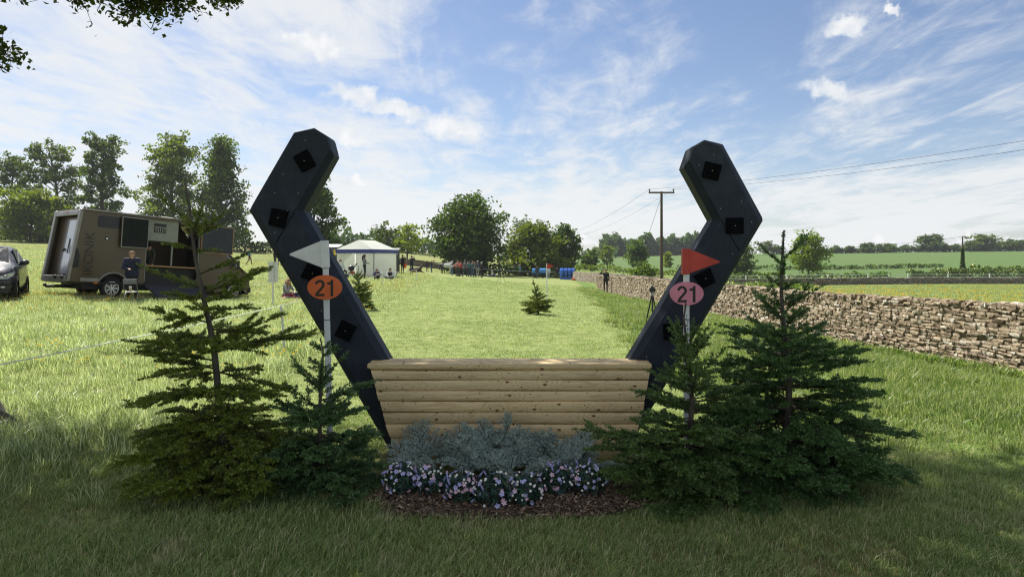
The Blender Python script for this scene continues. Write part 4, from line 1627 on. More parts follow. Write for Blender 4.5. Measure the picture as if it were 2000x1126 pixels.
def tree_data(seed, Ht, rad, n_br, leaves, leaf, trunk_h=.2, shape='round', droop=0.0, tint=(1, 1, 1), clump=.13, lean=0.0, sub=5, trunk_r=None,
              low=.12, tvar=.3):
    """returns leaf arrays and wood MB in local space"""
    R = np.random.default_rng(seed)
    def prof(t):
        if shape == 'round':
            return max(.05, math.sin(math.pi * min(1, (t - low * .6) / (1.04 - low * .6))) ** .62)
        if shape == 'tall':
            return .45 + .55 * math.sin(math.pi * (t ** .8)) if t < .93 else .35
        if shape == 'cone':
            return max(.12, 1.05 - t * .9)
        if shape == 'dome':
            return math.sqrt(max(.02, 1 - ((t - .12) / .9) ** 2))
        return 1
    tr = trunk_r or Ht * .022
    mb = MB()
    zs = np.linspace(0, Ht * .93, 9)
    off = np.array([[lean * z + .02 * Ht * math.sin(z / Ht * 5 + seed), .02 * Ht * math.cos(z / Ht * 4 + seed * 2), z - (.3 if i == 0 else 0)] for i, z in enumerate(zs)])
    mb.tube([Vector(p) for p in off], [tr * (1.25 if i == 0 else 1) * (1 - .9 * z / Ht) + .02 for i, z in enumerate(zs)], 7)
    C, N_, tt = [], [], []
    per = max(1, leaves // (n_br * sub))
    for b in range(n_br):
        t = low + (1 - low) * ((b + R.random()) / n_br) ** .9
        z0 = Ht * max(trunk_h, t - .14 - .08 * R.random())
        p0 = np.array([np.interp(z0, zs, off[:, 0]), np.interp(z0, zs, off[:, 1]), z0])
        az = b * 2.399 + R.normal(0, .4)
        L = rad * prof(t) * R.uniform(.72, 1.1)
        tip = np.array([math.cos(az) * L + lean * t * Ht, math.sin(az) * L, Ht * t - droop * L])
        mid = (p0 + tip) / 2 + np.array([0, 0, .10 * L])
        r0 = tr * .36 * (1 - .6 * t)
        mb.tube([Vector(p0), Vector(mid), Vector(tip)], [r0 + .02, r0 * .55 + .012, .012], 5, caps=False)
        for k in range(sub):
            f = R.uniform(.35, 1.05)
            c = p0 * (1 - f) ** 2 + 2 * f * (1 - f) * mid + f * f * tip
            cs = rad * clump * R.uniform(.7, 1.3)
            c = c + R.normal(0, 1, 3) * cs * .6
            if R.random() < .4:
                mb.tube([Vector(p0 * (1 - f * .8) + tip * f * .8), Vector(c)], [.03, .01], 4, caps=False)
            q = c + nrm(R.normal(0, 1, (per, 3))) * (R.random((per, 1)) ** .45) * cs * np.array([1.25, 1.25, .72])
            C.append(q)
            br = R.uniform(1 - tvar, 1 + tvar)
            tt.append(np.tile(np.array(tint) * br * (1, 1, R.uniform(.75, 1.15)), (per, 1)) * R.uniform(.75, 1.25, (per, 1)))
    C = np.concatenate(C)
    C[:, 2] = np.maximum(C[:, 2], Ht * .02)
    V, F, c = leaf_quads(C, leaf, np.concatenate(tt), R, droop=droop)
    return V, F, c, mb


def tree(name, label, loc, group=None, cat='tree', **kw):
    V, F, c, mb = tree_data(**kw)
    root = thing(name, label, cat, loc, group=group)
    link('crown', raw_mesh('crown', V, F, [LEAF], col=c), root)
    mb.build('trunk', TBARK, root, smooth=True)
    return root


def T_at(px, D, dz=0):
    return at_px(px, D, dz)


def hgt(px, top_py, D):
    """height of a thing standing on the ground whose top is seen at top_py"""
    b = at_px(px, D)
    return W(px, top_py, D).z - b.z


OL = (.95, .95, .8)
G1 = 'park trees beyond the horse lorry'
tree('parkland_tree', 'tall airy tree with see-through crown at the far left edge', T_at(25, 150), G1, seed=41, Ht=hgt(25, 302, 150), rad=4.6, n_br=34, leaves=4200, leaf=.34, shape='tall', trunk_h=.2, tint=OL, clump=.17, sub=4, low=.2)
tree('parkland_tree', 'tall open tree with leaning dark trunk behind the lorry\'s rear', T_at(112, 146), G1, seed=43, Ht=hgt(112, 278, 146), rad=6.8, n_br=40, leaves=6000, leaf=.34, shape='round', trunk_h=.2, tint=OL, clump=.15, sub=4, low=.22, lean=-.08)
tree('parkland_tree', 'tallest tree of the left group with layered boughs above the lorry', T_at(202, 140), G1, seed=47, Ht=hgt(202, 258, 140), rad=5.0, n_br=46, leaves=7600, leaf=.33, shape='tall', trunk_h=.14, tint=(.9, .95, .8), clump=.17, sub=5, low=.1, droop=.18)
tree('parkland_tree', 'broad bright green tree behind the middle of the lorry', T_at(338, 136), G1, seed=53, Ht=hgt(338, 260, 136), rad=6.0, n_br=64, leaves=10500, leaf=.33, shape='tall', trunk_h=.12, tint=(1.45, 1.35, .9), clump=.2, sub=5, low=.1, droop=.1)
tree('parkland_tree', 'tall dense tree right of the bright one, beside left upright', T_at(432, 132), G1, seed=59, Ht=hgt(432, 270, 132), rad=6.6, n_br=64, leaves=10500, leaf=.33, shape='cone', trunk_h=.12, tint=(.95, 1.0, .75), clump=.2, sub=5, low=.1, droop=.15)
tree('parkland_tree', 'low round yellow green tree behind the lorry\'s rear end', T_at(62, 128), G1, seed=61, Ht=hgt(62, 378, 128), rad=6.6, n_br=56, leaves=9000, leaf=.33, shape='dome', trunk_h=.15, tint=(1.75, 1.55, .7), clump=.17, sub=5, low=.06)
tree('parkland_tree', 'tall dark tree showing through the bend of the left upright', T_at(612, 92), seed=67, Ht=hgt(612, 345, 92), rad=4.4, n_br=46, leaves=9000, leaf=.24, shape='tall', trunk_h=.16, tint=(.75, .85, .7), clump=.19, sub=5, low=.16, droop=.1)
tree('young_tree', 'grey green half-bare tree standing right behind the tent', T_at(757, 120), seed=71, Ht=hgt(757, 442, 120), rad=3.4, n_br=26, leaves=1900, leaf=.26, shape='round', trunk_h=.2, tint=(.9, .9, .95), clump=.2, sub=4, low=.2)
tree('young_tree', 'pale yellow green young tree right of the tent', T_at(797, 118), seed=73, Ht=hgt(797, 437, 118), rad=2.9, n_br=26, leaves=1300, leaf=.24, shape='round', trunk_h=.25, tint=(2.4, 2.1, .9), clump=.18, sub=4, low=.3)
tree('field_tree', 'big dark round tree behind the crowd and piebald horse', T_at(915, 100), seed=79, Ht=hgt(915, 394, 100), rad=5.2, n_br=90, leaves=15000, leaf=.27, shape='round', trunk_h=.12, tint=(.72, .82, .6), clump=.24, sub=6, low=.08)
tree('field_tree', 'broad olive tree right of the big dark round tree', T_at(1040, 108), seed=83, Ht=hgt(1040, 440, 108), rad=4.7, n_br=66, leaves=9500, leaf=.27, shape='dome', trunk_h=.12, tint=(1.35, 1.2, .6), clump=.2, sub=6, low=.06)
tree('field_tree', 'dark narrow tree behind the far thin power pole', T_at(1102, 112), seed=89, Ht=hgt(1102, 444, 112), rad=2.5, n_br=44, leaves=5600, leaf=.27, shape='round', trunk_h=.12, tint=(.8, .92, .65), clump=.3, sub=5, low=.06)
tree('weeping_tree', 'thin grey weeping tree rising behind the broad olive tree', T_at(1022, 128), seed=97, Ht=hgt(1022, 418, 128), rad=3.6, n_br=24, leaves=1900, leaf=.2, shape='round', trunk_h=.3, tint=(1.25, 1.3, 1.5), clump=.16, sub=5, low=.45, droop=.5)
# right: hedge and field trees
tree('hedgerow_tree', 'round dark green tree left of the tall power pole', T_at(1245, 155), seed=101, Ht=hgt(1245, 474, 155), rad=2.3, n_br=36, leaves=3600, leaf=.28, shape='round', trunk_h=.22, tint=(1.0, 1.1, .75), clump=.3, sub=5, low=.2)
tree('hedgerow_tree', 'half-leafed pale tree between hedge and dark wood edge', T_at(1186, 150), seed=103, Ht=hgt(1186, 478, 150), rad=1.9, n_br=24, leaves=1000, leaf=.24, shape='round', trunk_h=.25, tint=(1.5, 1.4, 1.2), clump=.24, sub=4, low=.2)
tree('hedgerow_tree', 'small pale tree left of the half-leafed tree', T_at(1157, 152), seed=107, Ht=hgt(1157, 487, 152), rad=1.6, n_br=22, leaves=1100, leaf=.26, shape='round', trunk_h=.2, tint=(1.35, 1.4, .9), clump=.26, sub=4, low=.15)
tree('hedgerow_bush', 'yellow green round bush right of the tall power pole', T_at(1304, 185), cat='bush', seed=109, Ht=hgt(1304, 493, 185), rad=1.4, n_br=22, leaves=1300, leaf=.26, shape='round', trunk_h=.1, tint=(2.3, 2.0, .6), clump=.3, sub=4, low=.05)
tree('hedgerow_bush', 'dark bush at the end of the yellow hedge', T_at(1145, 148), cat='bush', seed=113, Ht=hgt(1145, 501, 148), rad=1.5, n_br=24, leaves=1500, leaf=.25, shape='dome', trunk_h=.1, tint=(1.0, 1.1, .7), clump=.28, sub=4, low=.05)
tree('hedgerow_bush', 'leafy shrub by the low wall left of the power pole', T_at(1258, 72), cat='bush', seed=117, Ht=hgt(1258, 519, 72), rad=1.6, n_br=24, leaves=1600, leaf=.16, shape='dome', trunk_h=.1, tint=(1.2, 1.25, .75), clump=.28, sub=4, low=.05)
tree('field_tree', 'round light green tree in the hedge right of right upright', T_at(1579, 126), seed=119, Ht=hgt(1579, 461, 126), rad=3.1, n_br=40, leaves=4600, leaf=.25, shape='round', trunk_h=.26, tint=(1.7, 1.65, .7), clump=.27, sub=5, low=.24)
tree('field_tree', 'dark tree half hidden by the right upright', T_at(1447, 130), seed=127, Ht=hgt(1447, 474, 130), rad=2.6, n_br=36, leaves=3400, leaf=.25, shape='round', trunk_h=.12, tint=(.9, 1.0, .7), clump=.28, sub=5, low=.08)

# the tree line on the hill: a few shared shapes, each tree its own thing
LINE = []
for i, (sd, shp, tn) in enumerate(((131, 'round', (.8, .9, .8)), (137, 'dome', (.95, 1.0, .8)), (139, 'round', (1.15, 1.15, .9)))):
    V, F, c, mb = tree_data(seed=sd, Ht=9, rad=4.6, n_br=26, leaves=1700, leaf=.6, shape=shp, trunk_h=.2, tint=tn, clump=.28, sub=4, low=.12)
    LINE.append((raw_mesh('crown', V, F, [LEAF], col=c), mb))
LM = []
for me, mb in LINE:
    o = mb.build('trunk', TBARK, None, smooth=True)
    LM.append((me, o.data))
    bpy.data.objects.remove(o)
HL = [(1500, 477, 1, 'tree on the skyline just right of right upright'), (1522, 484, 0, 'small skyline tree behind the tall right fir'),
      (1632, 485, 1, 'skyline tree just right of the round light green tree'), (1660, 488, 0, 'low skyline bush tree left of the hill cloud gap'),
      (1694, 478, 0, 'skyline tree at the left end of the long tree line'), (1718, 481, 1, 'second skyline tree from the left end of tree line'),
      (1738, 479, 2, 'third skyline tree from the left end of tree line'), (1770, 485, 1, 'low skyline tree left of the isolated round oak'),
      (1816, 463, 0, 'isolated round oak standing above the hill hedge'), (1845, 480, 1, 'small skyline tree right of the round oak'),
      (1868, 480, 2, 'skyline tree left of the ivy-covered pole top'), (1893, 476, 1, 'skyline tree just right of the ivy-covered pole'),
      (1922, 462, 2, 'pale tall skyline tree right of the ivy-covered pole'), (1952, 477, 0, 'round skyline tree near the right edge'),
      (1972, 473, 1, 'broad skyline tree second from the right edge'), (1998, 472, 0, 'last skyline tree cut by the right edge')]
for (px, top, k, lab) in HL:
    D = 335 + (px % 7) * 3
    top -= 3
    b = T_at(px, D)
    h = max(3.5, W(px, top, D).z - b.z)
    root = thing('skyline_tree', lab, 'tree', b, rotz=px * 1.7, group='trees along the hill top')
    s = h / 9
    for nm, me in (('crown', LM[k][0]), ('trunk', LM[k][1])):
        o = link(nm, me, root)
        o.scale = (s * 1.5, s * 1.5, s) if nm == 'crown' else (s, s, s)


def hedge(name, label, pts, h, w, tint, leaf=.25, dens=26, seed=1, flower=0.0, kind=None, cat='hedge', hv=.25):
    R = np.random.default_rng(seed)
    P = np.array(pts, float)
    seg = np.linalg.norm(np.diff(P, axis=0), axis=1)
    S = np.concatenate([[0], np.cumsum(seg)])
    N = int(S[-1] * h * w * dens)
    s = R.random(N) * S[-1]
    x, y = np.interp(s, S, P[:, 0]), np.interp(s, S, P[:, 1])
    hh = h * (1 + hv * (vnoise(s * .35, s * 0 + seed, seed) - .5) * 2 + hv * .6 * (vnoise(s * 1.3, s * 0, seed + 1) - .5) * 2)
    z = hh * R.random(N) ** .75
    d = np.stack([np.interp(s, (S[:-1] + S[1:]) / 2, np.diff(P[:, 0]) / seg), np.interp(s, (S[:-1] + S[1:]) / 2, np.diff(P[:, 1]) / seg)], 1) if len(seg) > 1 else np.tile((P[1] - P[0]) / seg[0], (N, 1))
    ww = w * (.5 + .5 * np.sqrt(np.maximum(0, 1 - (z / hh) ** 3)))
    o = R.uniform(-.5, .5, N) * ww
    x, y = x - d[:, 1] * o, y + d[:, 0] * o
    C = np.stack([x, y, Hs(x, y) + z], 1)
    o3 = np.array([P[0][0], P[0][1], H(*P[0])])
    br = .7 + .6 * vnoise(s * .6, z * 1.5, seed + 3)
    tt = np.array(tint) * br[:, None] * R.uniform(.75, 1.25, (N, 1))
    if flower:
        f = (R.random(N) < flower) & (z > hh * .55)
        tt[f] = (9, 6.2, 18)
    V, F, c = leaf_quads(C - o3, leaf, tt, R)
    ob = link(name, raw_mesh(name, V, F, [LEAF], col=c), loc=o3)
    return tag(ob, label, cat, kind=kind)


hedge('hedge', 'dark trimmed hedge behind the far white rail', [(32, 112), (52, 115), (64, 116)], 1.5, 1.6, (.85, 1.0, .7), seed=2, flower=.02)
hedge('hedge', 'shaggy flowering hedge behind the rail at the right edge', [(68, 117), (85, 118), (102, 118)], 2.1, 2.0, (.95, 1.0, .75), seed=3, flower=.06, hv=.35)
hedge('hedge', 'yellow green trimmed hedge along the foot of the hill', [(13, 140), (24, 138), (34, 134), (52, 130)], 1.1, 1.6, (1.7, 1.6, .6), seed=4)
hedge('hedge', 'dark hedge line along the hill top under the skyline trees', [(150, 335), (190, 345), (230, 348), (275, 350)], 2.6, 2.5, (.6, .75, .6), leaf=.6, dens=5, seed=5)
hedge('hedge', 'thin dark hedge climbing the hill field left of centre', [(40, 165), (60, 172), (85, 178), (120, 190)], 1.0, 1.4, (.8, .9, .7), leaf=.35, dens=14, seed=6)
hedge('verge', 'tuft of wild white-flowered plants behind the wall', [(14, 66), (22, 70), (34, 78)], .9, 2.4, (1.4, 1.5, .9), leaf=.16, dens=30, seed=7, flower=.05, cat='plants')
hedge('wood', 'dark wood tinted haze-blue on the hill behind the power pole', [(52, 395), (70, 400), (95, 402), (122, 396)], 11.5, 14, (.75, .92, .95), leaf=1.0, dens=1.1, seed=8, kind='stuff', cat='wood', hv=.28)  # distance haze painted into the leaf tint as blue
hedge('wood', 'low far wood between tent and big round tree', [(-75, 240), (-50, 245), (-28, 245), (-8, 240)], 5.5, 12, (.7, .9, .8), leaf=.7, dens=.8, seed=9, kind='stuff', cat='wood', hv=.3)
hedge('wood', 'far wood strip behind the hill to the left of the pole', [(25, 330), (40, 335), (52, 338)], 4.0, 8, (.8, .95, .8), leaf=.6, dens=1.2, seed=10, kind='stuff', cat='wood', hv=.4)
hedge('undergrowth', 'dark undergrowth and weeds below the left park trees', [(-135, 140), (-105, 134), (-70, 128), (-44, 124)], 2.0, 4, (.7, .85, .6), leaf=.35, dens=7, seed=12, cat='undergrowth', flower=.02, kind='stuff')
hedge('undergrowth', 'dark scrub below the big round trees behind the crowd', [(-10, 99), (-2, 101), (4, 107), (9, 110)], 1.6, 3, (.5, .6, .45), leaf=.25, dens=16, seed=13, cat='undergrowth', kind='stuff')

# ivy-covered pole on the hill's foot
ip = thing('ivy_pole', 'power pole wrapped in ivy beside the shaggy hedge', 'pole', T_at(1880, 121))
ih = hgt(1880, 461, 121)
mb = MB()
mb.tube([(0, 0, -.3), (0, 0, ih * .6), (0, 0, ih)], [.17, .15, .11], 8)
mb.build('pole', POLEW, ip, smooth='auto')
R_ = np.random.default_rng(151)
z_ = R_.random(2600) ** 1.5 * ih * .72
r_ = (.22 + .75 * (1 - z_ / (ih * .72)) ** 2.2) * R_.uniform(.5, 1.05, 2600)
a_ = R_.random(2600) * 6.283
V, F, c = leaf_quads(np.stack([r_ * np.cos(a_), r_ * np.sin(a_), z_], 1), .14, np.tile((.7, .85, .6), (2600, 1)) * R_.uniform(.6, 1.3, (2600, 1)), R_)
link('ivy', raw_mesh('ivy', V, F, [LEAF], col=c), ip)
wire('far power line sagging right from the ivy pole', ip.location + Vector((0, 0, ih - .1)), W(2060, 478, 150), .5, .02)
wire('far power line sagging left from the ivy pole', ip.location + Vector((0, 0, ih - .1)), W(1480, 486, 170), .8, .02)

# ------------------------------------------------------------------ the big oak whose shade lies over the jump
OAKLEAF = leafy('oak_leaves', (0.050, 0.082, 0.018), var=(1.3, 1.2, 1.0), trans=0.4, rough=0.55, nscale=.9)


def build_oak():
    R = np.random.default_rng(71)
    base = on(-5.62, 6.3)
    root = thing('oak_tree', 'old oak at the left edge whose boughs hang into the sky', 'tree', base)
    o3 = np.array(base)
    mb = MB()
    mb.tube([(0, 0, -.25), (.0, 0, .08), (-.1, 0, .5), (-.18, .05, 1.6), (-.2, .1, 3.2), (-.1, .2, 5.0), (0, .3, 8)], [.95, .72, .5, .42, .38, .3, .08], 14)
    # root flares
    for az in (0.1, 1.4, 2.6, 3.7, 5.2):
        d = Vector((math.cos(az), math.sin(az), 0))
        mb.tube([d * .25 + Vector((0, 0, .45)), d * .62 + Vector((0, 0, .12)), d * 1.02 + Vector((0, 0, -.04))], [.22, .15, .06], 8)
    sun = np.array(SUN_DIR)

    def inside_frame(c, m=0.0):
        px = 1000 + F_PX * c[:, 0] / np.maximum(c[:, 1], .1)
        py = 505 - F_PX * (c[:, 2] - CAM_H) / np.maximum(c[:, 1], .1)
        return (c[:, 1] > .2) & (px > -30 - m) & (py > -30 - m) & (px < 2030)

    # clump centres through the crown volume
    N = 5200
    ctr = np.array([-5.2, 6.4, 7.4])
    C = ctr + nrm(R.normal(0, 1, (N, 3))) * (R.random((N, 1)) ** .38) * np.array([7.2, 7.2, 4.4])
    # where each clump's shade lands
    t = C[:, 2] / sun[2]
    sx, sy = C[:, 0] - sun[0] * t, C[:, 1] - sun[1] * t
    edge = np.interp(sx, [-9, -6, -4, -2, 0, 2, 3, 4, 5, 6], [7.5, 6.6, 6.2, 6.0, 5.95, 6.1, 6.0, 5.3, 4.3, 2.5]) + (vnoise(sx * .9, sy * .9, 5) - .5) * .9
    keep = (sy < edge) & (sy > 1.2) & ~inside_frame(C, 120) & (C[:, 2] > 3.2)
    C = C[keep]
    allC, allT = [], []
    per = 26
    for c in C:
        q = c + R.normal(0, 1, (per, 3)) * (.33, .33, .24)
        q = q[~inside_frame(q, 10)]
        allC.append(q)
        allT.append(np.tile(R.uniform(.75, 1.3), (len(q), 1)) * R.uniform(.8, 1.2, (len(q), 1)) * np.array((1.1, 1, .8)))
    V1, F1, c1 = leaf_quads(np.concatenate(allC) - o3, .085, np.concatenate(allT), R)
    # limbs through the crown
    for k in range(26):
        az, el = R.uniform(0, 6.283), R.uniform(.25, 1.2)
        L = R.uniform(3, 6)
        p0 = np.array([-.15, .1, R.uniform(2.6, 6)])
        tip = p0 + np.array([math.cos(az) * math.cos(el), math.sin(az) * math.cos(el), math.sin(el)]) * L
        pts = np.stack([p0, (p0 + tip) / 2 + [0, 0, .4], tip])
        if not inside_frame(np.stack([p0 * (1 - f) + tip * f for f in np.linspace(0.1, 1, 8)]) + o3, 60).any():
            mb.tube([Vector(p) for p in pts], [.16, .09, .03], 6, caps=False)
    # the boughs that hang into the picture: end points by direction
    hang = [((-60, -20, 6.0), [(20, 4), (55, 6), (75, -5)], 1), ((60, -60, 6.2), [(150, 10), (172, 22), (205, 8)], 3),
            ((290, -70, 6.4), [(220, 12), (235, 24), (262, 25), (238, 40), (190, 20)], 5), ((300, -70, 6.4), [(290, 20), (310, 35), (295, 58), (268, 30)], 5),
            ((300, -70, 6.4), [(340, 25), (365, 22), (385, 28), (350, 10), (320, 10)], 5), ((430, -70, 6.4), [(410, 8), (425, 20), (445, 22), (465, 3)], 5),
            ((-80, 60, 5.4), [(8, 88), (15, 112), (28, 118), (5, 130)], 4), ((300, -90, 6.4), [(280, 5), (300, 8), (330, 0), (250, 2)], 5)]
    tw = MB()
    HC, HT = [], []
    for (a, tips, dens) in hang:
        A = np.array(W(*a)) - o3
        for (tx, ty) in tips:
            D = a[2] + R.normal(0, .12)
            B = np.array(W(tx, ty, D)) - o3
            m = (A + B) / 2 + R.normal(0, .05, 3) + [0, 0, .05]
            tw.tube([Vector(A), Vector(m), Vector(B)], [.022, .010, .003], 5, caps=False)
            nl = 5 + 3 * dens
            for j in range(nl):
                f = R.uniform(.35, 1.02)
                c = A * (1 - f) ** 2 + 2 * f * (1 - f) * m + f * f * B
                e = c + R.normal(0, .055, 3)
                tw.tube([Vector(c), Vector(e)], [.003, .0015], 3, caps=False)
                HC.append(e + R.normal(0, .026, (5, 3)))
                HT.append(np.tile(R.uniform(.8, 1.5), (5, 1)) * np.array((1.2, 1.05, .7)) * np.ones((5, 3)))
    # a short broken stub
    s0, s1, s2 = [np.array(W(x, y, 6.3)) - o3 for x, y in ((262, 20), (258, 40), (241, 52))]
    tw.tube([Vector(s0), Vector(s1), Vector(s2)], [.016, .013, .010], 6)
    V2, F2, c2 = leaf_quads(np.concatenate(HC), .026, np.concatenate(HT), R)
    # big limb these boughs hang from, above the frame
    mb.tube([Vector((-.15, .1, 3.0)), Vector(np.array(W(-150, -160, 6.2)) - o3), Vector(np.array(W(290, -60, 6.4)) - o3), Vector(np.array(W(460, -90, 6.5)) - o3)], [.2, .13, .06, .03], 8)
    mb.tube([Vector((-.15, .1, 2.6)), Vector(np.array(W(-160, 20, 5.6)) - o3), Vector(np.array(W(-60, 70, 5.4)) - o3)], [.14, .06, .02], 6)
    n1 = len(V1)
    link('crown', raw_mesh('crown', np.concatenate([V1, V2]), [F1, F2 + n1], [OAKLEAF], col=np.concatenate([c1, c2])), root)
    mb.build('trunk', TBARK, root, smooth=True)
    tw.build('twigs', TBARK, root, smooth=True)['kind'] = 'stuff'


build_oak()
# ------------------------------------------------------------------ horse lorry used as a coffee bar
BRONZE = pm('bronze_paint', (.088, .060, .031), (.080, .055, .029), 2, .34, 0, .15, coat=.25)
TRIM = pm('grey_trim', (.30, .29, .27), (.25, .24, .22), 3, .35, 0, .4)
DARKT = pm('dark_trim', (.012, .012, .013), (.02, .02, .02), 10, .6)
GLASS = pm('dark_glass', (.008, .011, .012), (.012, .015, .017), 3, .10, spec=.35)
INNER = pm('pale_lorry_lining', (.27, .275, .245), (.23, .235, .21), 6, .6)
CABGLASS = pm('cab_glass', (.03, .04, .043), (.04, .05, .053), 3, .05, coat=.8)
SLATE = pm('blackboard_panel', (.012, .015, .014), (.018, .021, .020), 5, .8, spec=.15)
SLATE2 = pm('grey_panel', (.040, .045, .060), (.05, .055, .068), 5, .7, spec=.2)
TYRE = pm('tyre_rubber', (.012, .012, .012), (.02, .02, .02), 30, .85, .2)
ALLOY = pm('alloy_rim', (.62, .63, .65), (.5, .5, .52), 10, .3, 0, .85)
CHROME = pm('bright_metal', (.6, .6, .6), (.5, .5, .5), 6, .25, 0, .8)
SILVER = pm('silver_door_paint', (.50, .51, .52), (.44, .45, .46), 3, .22, 0, .3, coat=.5)
LAMPC = pm('lamp_lens', (.62, .66, .70), (.5, .55, .6), 20, .08, coat=1.0)
AMBER = pm('amber_lens', (.75, .22, .02), (.65, .18, .02), 10, .2)
REDL = pm('red_lens', (.45, .02, .015), (.35, .02, .01), 10, .2)
RAMPM = pm('ramp_rubber', (.030, .034, .048), (.042, .047, .062), 20, .75, .3)
TIMB = pm('counter_wood', (.45, .26, .10), (.36, .20, .08), 8, .5, stretch=(1, 10, 10))


def wheel(parent, x, y, z, r, w, side, spokes=7):
    """side -1: rim faces local -y"""
    mb = MB()
    prof = [(-.5, .80), (-.5, .93), (-.38, 1.0), (.38, 1.0), (.5, .93), (.5, .80)]
    n = 28
    vs, fs = [], []
    for k in range(n):
        a = 6.2832 * k / n
        for (t, q) in prof:
            vs.append((x + r * q * math.cos(a) * .999, y + t * w, z + r * q * math.sin(a)))
    m = len(prof)
    for k in range(n):
        k2 = (k + 1) % n
        for j in range(m - 1):
            fs.append((k * m + j, k2 * m + j, k2 * m + j + 1, k * m + j + 1))
    mb.add(vs, fs)
    wo = mb.build('wheel', TYRE, parent, smooth='auto')
    mb = MB()
    yo = y + side * w * .36
    ring = lambda q, yy: [Vector((x + r * q * math.cos(a), yy, z + r * q * math.sin(a))) for a in np.linspace(0, 6.2832, 29)[:-1]]
    A, B = ring(.66, yo), ring(.60, yo)
    mb.add(A + B, [(k, (k + 1) % 28, 28 + (k + 1) % 28, 28 + k) for k in range(28)])
    for k in range(spokes):
        for dd in (-.1, .1):
            a = 6.2832 * k / spokes + dd * .6
            a2 = a + dd
            u, v = Vector((math.cos(a), 0, math.sin(a))), Vector((-math.sin(a), 0, math.cos(a)))
            u2 = Vector((math.cos(a2), 0, math.sin(a2)))
            c = Vector((x, yo, z))
            mb.add([c + u * r * .1 + v * r * .035, c + u * r * .1 - v * r * .035, c + u2 * r * .63 - v * r * .04, c + u2 * r * .63 + v * r * .04], [(0, 1, 2, 3)])
    mb.tube([(x, yo - side * .02, z), (x, yo + side * .01, z)], r * .14, 14)
    mb.build('rim', ALLOY, wo)
    mb = MB()
    mb.tube([(x, yo - side * .05, z), (x, yo - side * .045, z)], r * .78, 24)
    mb.build('hub_disc', DARKT, wo)
    return wo


VAN_LOC = Vector((-14.2, 22.3, .33))
VAN_M = Matrix.Translation(VAN_LOC) @ Matrix.Rotation(math.radians(53.1), 4, 'Z') @ Matrix.Rotation(math.radians(3.55), 4, 'Y')


